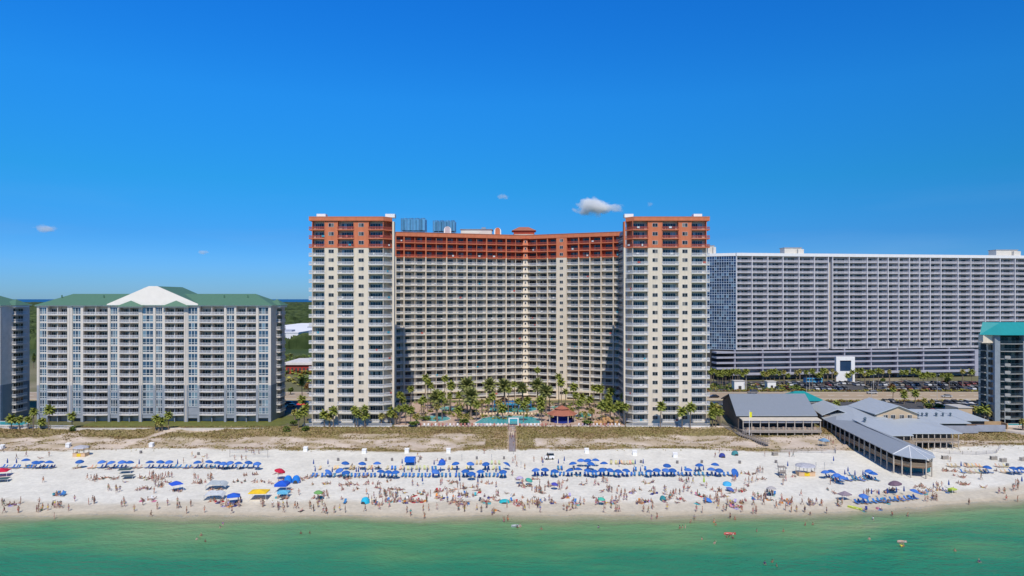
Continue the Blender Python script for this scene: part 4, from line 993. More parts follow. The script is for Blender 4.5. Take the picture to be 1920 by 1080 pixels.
# ------------------------------------------------------------------ pools and pool-side things
POOLW = mat('pool_water', (0.055, 0.42, 0.46), rough=.08, var=.12, scale=.6, bump=.25, bscale=2)
COPE = mat('pool_coping', (0.62, 0.55, 0.48))
def pool(label, pts, dz=0.0):
    w = [onz(px, py)[:2] for px, py in pts]; cx, cy = sum(p_[0] for p_ in w) / len(w), sum(p_[1] for p_ in w) / len(w)
    o = empty('swimming_pool', (cx, cy, G), label, 'swimming pool', 'resort pools')
    a = MB(); a.prism(w, G + .02, G + .24); a.build('water', POOLW, o)
    b = MB()
    for (p0, p1) in zip(w, w[1:] + w[:1]):
        f_ = Facade(p0, p1); f_.box(b, 0, f_.L, -.25, .25, G, G + .32)
    b.build('coping', COPE, o)
ell = lambda cx, cy, rx, ry, n=18, wob=0: [(cx + rx * math.cos(6.2832 * i / n) * (1 + wob * math.sin(3 * 6.2832 * i / n)), cy + ry * math.sin(6.2832 * i / n)) for i in range(n)]
pool('oval turquoise pool nearest the left tower', ell(817, 786, 28, 5.6)); pool('small turquoise pool behind the oval pool', ell(843, 767, 19, 4.2, wob=.1))
pool('long turquoise pool in front of the walkway gate', [(888, 795), (905, 785), (930, 781), (985, 781), (1012, 786), (1014, 795), (975, 796.5), (930, 796.5)]); pool('blue splash pool around the water play frame', ell(962, 768, 46, 6.5))
pool('turquoise pool right of the tiki bar', ell(1095, 780, 15, 4.6)); pool('pale blue pool behind the tiki bar', ell(1048, 765, 17, 3)); pool('narrow turquoise pool at the far left', [(-20, 799), (-20, 791), (50, 791.5), (54, 796), (40, 799)])
def tiki():
    x, y, _ = onz(1054, 792); y += 1; o = empty('tiki_bar', (x, y, G), 'octagonal pool bar with a clay-red roof and deep blue counter', 'pool bar')
    q = MB(); q.lathe((x, y, G), [(5.9, 3.1), (5.7, 3.3), (2.2, 4.9), (2.2, 4.75), (0, 4.8)], 8); q.lathe((x, y, G), [(2.9, 5.1), (0.1, 6.3)], 8); q.build('roof', MATS['clay_roof'], o)
    q = MB(); q.lathe((x, y, G), [(2.0, 4.7), (2.0, 5.3)], 8)
    for i in range(8): a = 6.283 * i / 8 + .39; q.tube((x + 5.1 * math.cos(a), y + 5.1 * math.sin(a), G), (x + 5.1 * math.cos(a), y + 5.1 * math.sin(a), G + 3.3), .16)
    q.build('post', CREAM, o); q = MB(); q.lathe((x, y, G), [(4.0, .1), (4.0, 1.2), (4.3, 1.2), (4.3, 1.3), (3.6, 1.3)], 8); q.lathe((x, y, G), [(3.0, .1), (3.0, 2.9), (0, 2.9)], 8); q.build('bar_counter', mat('deep_blue', (0.01, 0.03, 0.22)), o)
tiki()
def rockery():
    x, y, _ = onz(1140, 796); o = MB(); r_ = random.Random(4)
    for _ in range(34):
        a = r_.uniform(-4.5, 4.5); b = r_.uniform(-2, 4); s = r_.uniform(.5, 1.2); o.blob((x + a, y + b, G + r_.uniform(0, 2.6) * (1 - abs(a) / 5.5)), (s, s * .8, s * .7), 7, 4, .5, r_)
    tag(o.build('rockery', mat('orange_rock', (0.46, 0.27, 0.12), var=.35, scale=1.2)), 'orange artificial rock grotto near the right tower', 'rockery')
rockery()
def play():
    x, y, _ = onz(962, 767); o = empty('water_play_frame', (x, y, G), 'blue water play frame with bridges in the splash pool', 'play frame'); q = MB(); p_ = MB(); r_ = MB()
    for i in range(7):
        for j in (0, 3): q.tube((x - 8 + i * 2.6, y + j, G), (x - 8 + i * 2.6, y + j, G + 3.6), .14)
    for z in (1.6, 3.0): q.box(x - 8, x + 7.6, y - .1, y + 3.1, G + z, G + z + .15)
    q.build('frame', mat('play_blue', (0.03, 0.16, 0.45)), o)
    for i in range(6): p_.box(x - 7.8 + i * 2.6, x - 5.8 + i * 2.6, y - .2, y - .1, G + 1.75, G + 2.6)
    p_.build('mesh_panel', mat('play_teal', (0.02, 0.30, 0.50)), o)
    for i in (1, 4): cx = x - 6.5 + i * 2.6; r_.lathe((cx, y + 1.5, G), [(2.2, 3.6), (0.05, 5.0)], 4)
    r_.build('peaked_roof', ORANGE, o)
play()
def gate():
    o = empty('walkway_gate', (0.5, 254, G), 'white gateway with a teal panel where the walkway meets the pool', 'gateway'); q = MB()
    for xx in (-1.3, 2.0): q.box(xx, xx + .45, 253.8, 254.3, G - .2, G + 2.6)
    q.box(-1.3, 2.45, 253.8, 254.3, G + 2.6, G + 2.95); q.build('portal', WHITE, o); q = MB(); q.box(-.8, 1.95, 253.95, 254.1, G + 1.7, G + 2.58); q.build('panel', mat('gate_teal', (.05, .42, .5)), o)
gate()
WOOD = mat('grey_boards', (0.30, 0.26, 0.23), var=.18, scale=1.5); WOODB = mat('brown_boards', (0.22, 0.13, 0.075), var=.2, scale=1.5)
def boardwalk():
    o = empty('boardwalk', (0, 238, 3), 'grey plank walkway crossing the dunes to the beach', 'boardwalk'); q = MB(); r_ = MB(); y = 222.0
    while y < 253.5:
        z = max(H(-1.7, y), H(1.7, y), H(0, y)) + .35; z = 2.3 + (G - 2.2) * sm((y - 222) / 30)
        q.box(-.95, 1.1, y, y + .9, z - .12, z)
        if int(y) % 3 == 0:
            for xx in (-1.1, 1.1): r_.box(xx, xx + .12, y, y + .12, z - 1.5, z + 1.0)
        for xx in (-1.1, 1.1): r_.box(xx, xx + .08, y, y + 1.0, z + .92, z + 1.0)
        y += 1.0
    q.build('deck', mat('violet_boards', (0.27, 0.235, 0.25), var=.25, scale=3), o); r_.build('handrail', WOODB, o)
boardwalk()
def wall_run(name, label, cat, p0, p1, z, h, m, th=.3, rail=False):
    f_ = Facade(p0, p1); o = empty(name, (*p0, z), label, cat)
    q = MB(); f_.box(q, 0, f_.L, 0, th, z - .6, z + h); q.build('base_wall', m, o)
    if rail: r_ = MB(); f_.rail(r_, 0, f_.L, th / 2, z + h, h=1.0, step=.3); r_.build('railing', RAILW, o)
wall_run('garden_wall', 'long low beige wall between the lawn and dunes', 'wall', (-156, 247.4), (-84.5, 247.4), G - .2, .7, mat('beige_wall', (.58, .53, .47)), .35)
wall_run('garden_wall', 'low wall and white fence before the far left pool', 'wall', (-200, 250.5), (-157, 248.5), G - .3, .5, COPE, .3, True)
wall_run('seawall', 'white railing on a low wall before the left tower', 'wall', (-76, 252.2), (-43.6, 252.2), G - .3, .5, WHITE, .3, True)
wall_run('seawall', 'low pale wall along the pool deck left of the gate', 'wall', (-43, 252.6), (-1.8, 252.8), G - .3, .75, COPE, .4, False)
wall_run('seawall', 'low pale wall along the pool deck right of the gate', 'wall', (2.8, 252.8), (41, 252.4), G - .3, .75, COPE, .4, False)
wall_run('seawall', 'white railing on a low wall before the right tower', 'wall', (41.5, 252.2), (72, 252.2), G - .3, .5, WHITE, .3, True)
wall_run('seawall', 'plain low wall from the right tower to the restaurant steps', 'wall', (72.5, 252), (79, 251), G - .3, .7, COPE, .35, False)
# ------------------------------------------------------------------ beach restaurants
METR = mat('grey_metal_roof', (0.31, 0.34, 0.37), rough=.45, metal=.15, var=.07, scale=1.2, stretch=(4, .3, 1)); METL = mat('light_metal_roof', (0.46, 0.50, 0.53), rough=.42, metal=.15, var=.07, scale=1.0, stretch=(4, .3, 1))
TAN = mat('tan_wall', (0.52, 0.40, 0.27), var=.06); BROWN = mat('weathered_brown', (0.17, 0.13, 0.10), var=.2, scale=1.2); POST = mat('weathered_post', (0.44, 0.39, 0.33), var=.15)
def hall():
    o = empty('beach_hall', (93, 250, G), 'large grey-roofed hall with a white-posted veranda facing the beach', 'restaurant')
    q = MB(); q.slab([(78.4, 242.5, 10.2), (106.9, 242.5, 10.2), (113.2, 268, 14.3), (83.8, 268, 14.3)], .3); q.slab([(83.8, 268.05, 14.3), (113.2, 268.05, 14.3), (117, 284, 10.2), (85.5, 284, 10.2)], .3); q.build('roof', METR, o)
    q = MB(); w = [(79.4, 243.4), (106, 243.4), (112.8, 268), (116, 283), (86, 283), (84.2, 268)]; q.prism([w[0], w[1], w[2], w[3], w[4], w[5]], G - 1, 9.8)
    n = len(q.v); q.v += [(79.5, 243.4, 9.8), (84.3, 268, 9.8), (86, 283, 9.8), (84.3, 268, 14.0), (80.2, 243.4, 9.8), (85, 268, 9.8), (86.7, 283, 9.8), (85, 268, 14.0)]
    q.f += [(n, n + 3, n + 2, n + 1), (n + 4, n + 5, n + 6, n + 7)]; q.build('wall', BROWN, o)
    q = MB(); q.slab([(79.6, 239.4, 9.1), (106.9, 239.4, 9.1), (106.9, 243.2, 9.5), (79.6, 243.2, 9.5)], .3); q.build('veranda_roof', mat('cream_fascia', (.60, .54, .45)), o)
    for i in range(10): p_ = MB(); x = 79.9 + i * 2.97; p_.box(x - .13, x + .13, 239.6, 239.9, H(x, 239.7) - .2, 8.8); p_.build('post', POST, o)
    q = MB(); q.box(79.6, 107, 239.4, 243.3, G + .7, G + 1.0); q.box(79.6, 107, 239.3, 239.38, G + .3, G + 1.05); q.build('deck', WOOD, o)
    q = MB(); Facade((79.8, 239.5), (106.9, 239.5)).rail(q, 0, 27, 0, G + 1.0, step=.3); q.build('railing', POST, o)
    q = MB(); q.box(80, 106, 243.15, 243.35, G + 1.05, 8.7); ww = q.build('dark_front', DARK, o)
    q = MB(); q.box(80.2, 106.4, 239.9, 240.0, 8.0, 8.75); q.build('rolled_blind', mat('grey_blind', (.36, .36, .38)), o)
    q = MB()
    for i in range(14): x = 81.5 + i * 1.8; q.box(x, x + .9, 241, 242, G + 1.0, G + 1.75 + .3 * (i % 2))
    q.build('table_set', mat('set_brown', (.30, .20, .14), island=.5), o)
hall()
def pier():
    o = empty('pier_bar', (115, 222, 2), 'long raised bar with a grey roof reaching down the sand to a bowed end', 'restaurant')
    lx = lambda y: 112.4 - 3.6 * (250 - y) / 53.0
    e = 6.75; q = MB(); rd = [(115.9, 202.5, 8.1), (117.8, 250, 8.9)]
    q.slab([(lx(250) - .3, 250, e + .9), (lx(197.5) - .3, 197.5, e), rd[0], rd[1]], .2)
    q.slab([rd[0], (121.0, 199.5, e), (121.4, 221, e + .4), (118.0, 226, 8.3)], .2); q.slab([(118.0, 226, 8.3), (121.4, 221, e + .4), (123.5, 250, e + 1.3), (117.9, 250, 8.9)], .2)
    q.build('roof', METR, o); q = MB()
    ends = [(lx(197.5) - .3, 197.5, e), (110.9, 192.8, e), (114.8, 191.4, e), (118.2, 193.6, e), (121.0, 199.5, e)]
    for a, b in zip(ends, ends[1:]): q.slab([a, b, (115.9, 202.52, 8.12)], .2)
    q.build('hipped_roof_end', METL, o)
    q = MB()
    for a, b in zip(ends, ends[1:]): q.tube(a, (115.9, 202.4, 8.2), .12, .12, 4)
    q.build('ridge_cap', WHITE, o)
    edge = [(lx(250), 250), (lx(197.5), 197.8), (111.3, 193.7), (114.8, 192.5), (117.6, 194.4), (120.2, 199.8)]
    q = MB(); zd = 4.15; q.prism(edge + [(121.3, 224), (122, 250)], zd - .35, zd); q.build('deck', WOODB, o)
    q = MB()
    for a, b in zip(edge, edge[1:]): f_ = Facade(a, b); f_.rail(q, 0, f_.L, 0, zd, h=1.05, step=.22, w=.13)
    q.build('railing', mat('tan_rail', (.34, .26, .18)), o)
    for i, (a, b) in enumerate(zip(edge, edge[1:])):
        f_ = Facade(a, b); n = 14 if i == 0 else 1 + (i in (1,))
        for k in range(n):
            x, y, _ = f_.p(f_.L * k / n + .1, 0.12, 0); p_ = MB(); p_.box(x - .14, x + .14, y - .14, y + .14, H(x, y) - .3, e + .1 + (.9 * (1 - k / n) if i == 0 else 0)); p_.build('post', POST, o)
    for x in (112.8, 116.2):
        for y in (196, 200, 205): p_ = MB(); p_.box(x - .15, x + .15, y - .15, y + .15, H(x, y) - .3, zd - .3); p_.build('piling', POST, o)
    q = MB()
    for i in range(18): y = 199 + i * 2.7; x = lx(y) + .9; q.box(x, x + 1.2, y, y + .9, zd, zd + .75); q.box(x + .3, x + .7, y + 1.0, y + 1.3, zd, zd + 1.15)
    q.box(115.5, 119, 203, 246, zd, e - .4)  # long dark block stands in for the shade inside the bar
    q.build('bar_furniture_and_shade', mat('dark_furniture_and_shade', (.07, .06, .06), island=.5), o)
    q = MB(); q.box(112.5, 119.5, 198, 199, 1.5, 3.6); q.box(lx(215) + 3, lx(215) + 3.3, 205, 246, 1.5, 3.8); q.build('underside_screen', mat('teal_tarp', (.02, .16, .22)), o)
pier()
def diner():
    o = empty('restaurant_pavilion', (133, 240, G), 'tan-gabled restaurant under linked light grey metal roofs beside the long bar', 'restaurant')
    q = MB()
    q.slab([(119.4, 221.5, 7.3), (128.5, 221.8, 7.3), (131.5, 240, 9.6), (117.8, 240, 9.3)], .25)
    q.slab([(129.2, 225, 7.35), (136.5, 225, 7.35), (137.5, 241.5, 9.5), (128.4, 238, 9.2)], .25)
    q.slab([(136.5, 225, 7.35), (146.2, 225, 7.35), (146, 243, 8.7), (137.5, 241.5, 9.5)], .25)
    q.slab([(112.2, 250, 7.6), (118.2, 238, 9.0), (130, 240, 9.7), (128, 262, 10.8), (116, 268, 8.5)], .25)
    q.build('roof', METL, o)
    q = MB(); xa, xb, xm = 127.6, 141.8, 135.0
    q.slab([(xa - .9, 241.9, 10.7), (xm, 241.9, 13.7), (xm, 262, 13.7), (xa - .9, 262, 10.7)], .25); q.slab([(xm, 241.9, 13.7), (xb + .9, 241.9, 10.7), (xb + .9, 262, 10.7), (xm, 262, 13.7)], .25)
    q.slab([(112.6, 252, 8.7), (118.4, 252, 10.9), (123, 274, 10.9), (117, 274, 8.7)], .25); q.slab([(118.4, 252, 10.9), (124, 252, 8.7), (129, 274, 8.7), (123, 274, 10.9)], .25)
    q.build('upper_roof', METL, o)
    q = MB(); n = len(q.v); q.v += [(xa, 242.6, 8.0), (xb, 242.6, 8.0), (xb, 242.6, 10.8), (xm, 242.6, 13.45), (xa, 242.6, 10.8)]; q.v += [(x, 261.5, z) for x, _, z in q.v[:5]]
    q.f += [(0, 1, 2, 3, 4), (9, 8, 7, 6, 5)] + [(i, i + 5, (i + 1) % 5 + 5, (i + 1) % 5) for i in range(5)]; q.build('gable_wall', TAN, o)
    for px in (1660.5, 1674.5, 1691, 1706):
        x = (px - 960) / F * 242.5; a, b = MB(), MB(); f_ = Facade((x, 242.56), (x + 2, 242.56)); f_.window(a, b, -.8, .8, .02, 9.0, 10.4, 2, fw=.1); wv = a.build('window', FRAME, o); b.build('pane', GLASSD, wv)
    q = MB(); q.box(119.6, 128, 224, 239, G - 2, 7.0); q.box(130, 145, 229, 241, G - 1.2, 7.0); q.box(113.5, 126, 252, 272, G, 8.5); q.build('wall', BROWN, o)
    q = MB(); q.box(129.2, 145.4, 225.2, 229, 4.3, 4.6); q.box(119.4, 129.3, 221.8, 224, 4.3, 4.6); q.build('deck', WOOD, o)
    q = MB(); Facade((129.3, 225.3), (145.4, 225.3)).rail(q, 0, 16, 0, 4.6, step=.25, w=.14); Facade((119.5, 221.9), (129.2, 221.9)).rail(q, 0, 9.5, 0, 4.6, step=.25, w=.14); q.build('railing', mat('tan_rail', (.34, .26, .18)), o)
    for i in range(9): p_ = MB(); x = 129.5 + i * 1.96; p_.box(x - .12, x + .12, 225.3, 225.55, H(x, 225.4) - .2, 7.2); p_.build('post', POST, o)
    for i in range(4): p_ = MB(); x = 119.7 + i * 2.9; p_.box(x - .12, x + .12, 222.0, 222.25, H(x, 222) - .2, 7.1); p_.build('post', POST, o)
    v = MB()
    for x, y, z in ((120, 236, 9.1), (121, 237.5, 9.1)): v.tube((x, y, z - .2), (x, y, z + 1.0), .3, .3); v.lathe((x, y, z), [(.6, 1.0), (0.05, 1.4)], 8)
    v.build('roof_vent', mat('vent_dark', (.08, .12, .16)), o)
    # kitchen wing behind to the right
    k = empty('kitchen_block', (157, 250, G), 'low brown building with two light metal roofs and many vents beside the tan gable', 'building')
    q = MB(); q.slab([(146.5, 243, 7.4), (161, 243, 7.4), (157, 258, 9.9), (144, 258, 9.9)], .25); q.slab([(144, 258.05, 9.9), (157, 258.05, 9.9), (160, 272, 7.4), (143, 272, 7.4)], .25)
    q.slab([(161.3, 247, 7.6), (170, 247, 7.6), (167, 260, 9.6), (158.5, 260, 9.6)], .25); q.slab([(158.5, 260.05, 9.6), (167, 260.05, 9.6), (171, 272, 7.4), (160.5, 272, 7.4)], .25); q.build('roof', METL, k)
    q = MB(); q.box(146.8, 160, 244, 271, G - .5, 7.2); q.box(161.8, 169, 248, 271, G - .5, 7.3); q.build('wall', mat('red_brown_wall', (.20, .13, .09), var=.15), k)
    q = MB()
    for px, py in ((1722, 768), (1729, 779), (1737, 780), (1720, 781), (1738, 770), (1755, 768), (1768, 778), (1782, 777), (1756, 772)):
        x, y, z = at(px, py, 250); z = 8.9; q.tube((x, y, z - 1), (x, y, z + .7), .28, .28); q.lathe((x, y, z), [(.55, .7), (.05, 1.1)], 8)
    q.build('roof_vent', MATS['vent_dark'], k)
    q = MB(); q.box(163, 173, 243, 244, G, G + 2.2); q.box(150, 163, 242.3, 242.6, G - .4, G + 2.2); q.build('yard_screen', mat('grey_screen', (.30, .32, .37)), k)
diner()
def small_house(px0, px1, ytop, ybot, D, label, name='utility_building', m=TAN, dep=8):
    x0, x1 = at(px0, 0, D)[0], at(px1, 0, D)[0]; zt = at(0, ytop, D)[2]; o = empty(name, ((x0 + x1) / 2, D, G), label, 'building')
    q = MB(); q.box(x0, x1, D, D + dep, G, zt); q.build('wall', m, o); q = MB(); q.box(x0 - .3, x1 + .3, D - .3, D + dep + .3, zt, zt + .25); q.build('flat_roof', CONC, o)
    q = MB(); q.box(x0 + (x1 - x0) * .38, x0 + (x1 - x0) * .66, D - .06, D, G + .2, G + 2.3); q.build('door', DARK, o)
small_house(1797, 1823, 765, 790, 262, 'small beige block with a dark door behind the restaurants')
small_house(1377, 1397, 715, 728, 352, 'white kiosk with a blue panel at the car park entrance, by palms', 'gate_kiosk', WHITE, 4)
small_house(1439, 1455, 716, 728, 354, 'white kiosk with a blue panel midway along the car park', 'gate_kiosk', WHITE, 4)
def teal_hip(px0, px1, ye, yr, D, label, cat='building'):
    x0, x1 = at(px0, 0, D)[0], at(px1, 0, D)[0]; ze = at(0, ye, D)[2]; zr = at(0, yr, D + 7)[2]; o = empty('teal_roofed_cabana', ((x0 + x1) / 2, D, G), label, cat, 'teal-roofed cabanas')
    q = MB(); q.v += [(x0, D, ze), (x1, D, ze), (x1, D + 14, ze), (x0, D + 14, ze), (x0 + 6, D + 7, zr), (x1 - 6, D + 7, zr)]; q.f += [(0, 1, 5, 4), (1, 2, 5), (2, 3, 4, 5), (3, 0, 4), (0, 3, 2, 1)]; q.build('roof', MATS['teal_roof'], o)
    q = MB()
    for x in (x0 + .6, x0 + (x1 - x0) * .5, x1 - 1.1): q.box(x, x + .5, D + .6, D + 1.1, G, ze)
    q.box(x0 + .5, x1 - .5, D + .5, D + 1.2, ze - .7, ze - .02); q.box(x0 + 1, x1 - 1, D + 1.3, D + 13, G, G + 1.1); q.build('colonnade', CREAM, o)
teal_hip(1476, 1548, 752, 733, 285, 'cream cabana with a wide teal hipped roof behind the hall'); teal_hip(1540, 1562, 778, 768, 266, 'small teal-roofed cabana tucked between hall and pavilion')
q = MB(); q.prism([(125, 283), (152, 283), (150, 300), (126, 300)], G, G + .14); tag(q.build('sports_court', mat('court_green', (.12, .36, .25))), 'sea-green sports court behind the restaurants', kind='structure')
q = MB(); q.prism([(176, 252), (200, 252), (200, 256.5), (178, 256.5)], G - .4, G + .5); o = tag(q.build('terrace', COPE), 'raised pale terrace before the teal-roofed block', 'terrace'); q = MB(); q.prism([(180, 253), (200, 253), (200, 255.6), (181, 255.6)], G + .5, G + .56); q.build('water', POOLW, o)
q = MB(); q.box(168, 176, 249.5, 250, G + 0, G + 2.4); q.box(168, 168.4, 249, 249.5, G - 1, G + 2.6); q.box(176, 176.4, 246.5, 250, G - 1.4, G + 2.2); tag(q.build('wooden_fence', mat('golden_boards', (.42, .28, .15), var=.15)), 'golden wooden fence at the foot of the teal-roofed block', 'fence')
sheet('path', 'sandy path curving from the teal-roofed block to the beach', [(172, 247), (177, 247), (196, 232), (206, 222), (200, 218), (188, 229)], 4.55, mat('path_sand', (.60, .52, .44)), 1.2)

# ramp with railings from the promenade past the hall
def ramp():
    o = empty('beach_ramp', (80, 240, 3), 'grey railed boardwalk ramp running from the right tower down past the hall', 'boardwalk'); a = (77.0, 257.0, 4.6); b = (79.0, 238.0, 4.2); c = (84.3, 228.2, 3.2)
    q, r_ = MB(), MB()
    for (p0, p1) in ((a, b), (b, c)):
        f_ = Facade(p0[:2], p1[:2]); n = int(f_.L)
        for i in range(n):
            z = p0[2] + (p1[2] - p0[2]) * (i / n); u = f_.L * i / n; f_.box(q, u, u + .92, -.9, .9, z - .1, z + .05)
            for t in (-.95, .95):
                f_.box(r_, u, u + .12, t - .06, t + .06, z - 1.4, z + 1.1); f_.box(r_, u, u + 1.0, t - .04, t + .04, z + 1.0, z + 1.12); f_.box(r_, u, u + 1.0, t - .03, t + .03, z + .45, z + .55)
    q.build('deck', WOOD, o); r_.build('railing', WOOD, o)
ramp()
def flagpole():
    x, y, z = ground(1405, 822); o = empty('flagpole', (x, y, z), 'tall white flagpole flying a narrow yellow flag before the hall', 'flagpole'); q = MB(); q.tube((x, y, z - .2), (x, y, z + 9.4), .09, .05, 8); q.blob((x, y, z + 9.5), (.12, .12, .12)); q.build('pole', WHITE, o)
    f_ = MB(); n = 6
    for i in range(n):
        for j in range(2):
            pass
    pts = [(x + .08 + .14 * i, y + .12 * math.sin(i * 1.1)) for i in range(7)]
    for p0, p1 in zip(pts, pts[1:]): f_.quad((p0[0], p0[1], z + 7.2), (p1[0], p1[1], z + 7.1), (p1[0], p1[1], z + 8.9), (p0[0], p0[1], z + 9.1))
    f_.build('flag', mat('flag_yellow', (.75, .72, .03)), o)
flagpole()
def net_fence(pix, label, h=1.1):
    pts = [ground(px, py) for px, py in pix]; o = empty('sand_fence', pts[0], label, 'fence', 'sand fences by the restaurants'); q, r_ = MB(), MB()
    for a, b in zip(pts, pts[1:]):
        f_ = Facade(a[:2], b[:2]); n = max(1, int(f_.L / 3.2))
        for i in range(n + 1):
            x, y, _ = f_.p(f_.L * i / n, 0, 0); zz = H(x, y); q.tube((x, y, zz - .3), (x, y, zz + h), .05, .05, 5)
        m_ = int(f_.L / .22)
        for i in range(m_): x, y, _ = f_.p(f_.L * i / m_, 0, 0); zz = H(x, y); r_.box(x - .03, x + .03, y - .01, y + .01, zz, zz + h - .1)
        za, zb = a[2], b[2]
        for t in (.1, .5, 1.0): r_.tube((a[0], a[1], za + h * t), (b[0], b[1], zb + h * t), .025, .025, 4)
    q.build('fence_post', mat('fence_post', (.14, .13, .13)), o); r_.build('slats', mat('fence_slats', (.45, .43, .43)), o)
net_fence([(1463, 848), (1515, 849), (1567, 850)], 'slatted sand fence below the hall'); net_fence([(1567, 850), (1566, 843)], 'short return of sand fence beside the long bar')
net_fence([(1748, 846), (1780, 851), (1830, 853), (1868, 850), (1876, 840)], 'curved slatted sand fence right of the long bar')
# ------------------------------------------------------------------ people
def skin(name, joints, bones, m, root=0):
    """one continuous body surface grown over a skeleton; joints: (x, y, z, radius)"""
    me = bpy.data.meshes.new(name); me.from_pydata([j[:3] for j in joints], bones, []); o = bpy.data.objects.new(name, me); C.objects.link(o)
    o.modifiers.new('s', 'SKIN'); sd = o.modifiers.new('d', 'SUBSURF'); sd.levels = 1; sd.render_levels = 1
    for i, j in enumerate(joints): me.skin_vertices[0].data[i].radius = (j[3], j[3]); me.skin_vertices[0].data[i].use_root = (i == root)
    dg = bpy.context.evaluated_depsgraph_get(); r = bpy.data.meshes.new_from_object(o.evaluated_get(dg)); bpy.data.objects.remove(o); r.name = name
    r.materials.clear(); r.materials.append(m); r.polygons.foreach_set('use_smooth', [True] * len(r.polygons)); return r
SKINM = mat('skin', (0.5, 0.3, 0.2), rough=.6, var=.08, objcol=True); CLOTH = mat('swimwear', (0.5, 0.5, 0.5), rough=.8, var=.15, objcol=True); HAIRM = mat('hair', (0.05, .03, .02), rough=.7, objcol=True, var=.3)
# per pose: pelvis, chest, neck, head, elbow/hand left, elbow/hand right, knee/foot left, knee/foot right
POSES = {
 'standing': [(0, 0, .93), (0, -.01, 1.28), (0, 0, 1.48), (0, .02, 1.63), (-.27, -.03, 1.13), (-.28, .06, .88), (.27, -.03, 1.13), (.28, .06, .88), (-.11, .02, .5), (-.13, 0, .07), (.11, .03, .5), (.14, .02, .07)],
 'walking': [(0, 0, .91), (0, .03, 1.27), (0, .05, 1.46), (0, .09, 1.61), (-.27, .12, 1.14), (-.24, .3, .98), (.27, -.14, 1.13), (.26, -.22, .9), (-.1, -.12, .5), (-.1, -.42, .14), (.1, .2, .5), (.1, .32, .07)],
 'standing with hands on hips': [(0, 0, .93), (0, -.01, 1.28), (0, 0, 1.48), (0, .03, 1.63), (-.38, -.08, 1.16), (-.18, .08, .99), (.38, -.08, 1.16), (.18, .08, .99), (-.15, .02, .5), (-.2, 0, .07), (.15, .03, .5), (.2, .02, .07)],
 'standing with one arm raised': [(0, 0, .93), (0, -.01, 1.28), (0, 0, 1.48), (.02, .03, 1.63), (-.33, .03, 1.62), (-.22, .05, 1.86), (.27, -.03, 1.13), (.3, .12, .9), (-.11, .06, .5), (-.13, 0, .07), (.12, .0, .5), (.17, .05, .07)],
 'sitting': [(0, 0, .13), (0, -.1, .47), (0, -.1, .67), (0, -.06, .82), (-.26, -.22, .38), (-.28, -.32, .06), (.26, -.06, .36), (.2, .2, .42), (-.13, .36, .45), (-.14, .62, .07), (.13, .38, .42), (.15, .68, .07)],
 'reclining': [(0, 0, .16), (0, -.3, .34), (0, -.46, .46), (0, -.56, .56), (-.28, -.22, .3), (-.26, .02, .2), (.3, -.3, .26), (.28, -.06, .2), (-.12, .42, .28), (-.13, .84, .14), (.12, .44, .2), (.13, .86, .12)],
 'lying flat': [(0, 0, .13), (0, -.36, .15), (0, -.55, .16), (0, -.7, .17), (-.3, -.5, .1), (-.2, -.78, .1), (.3, -.5, .1), (.2, -.78, .1), (-.1, .44, .11), (-.11, .86, .08), (.1, .44, .11), (.13, .86, .08)],
 'crouching': [(0, -.1, .42), (0, .12, .68), (0, .24, .8), (0, .33, .9), (-.24, .3, .5), (-.12, .46, .3), (.24, .3, .5), (.14, .44, .26), (-.14, .28, .46), (-.15, .02, .07), (.16, .24, .42), (.16, -.02, .07)],
}
PROTO = {}
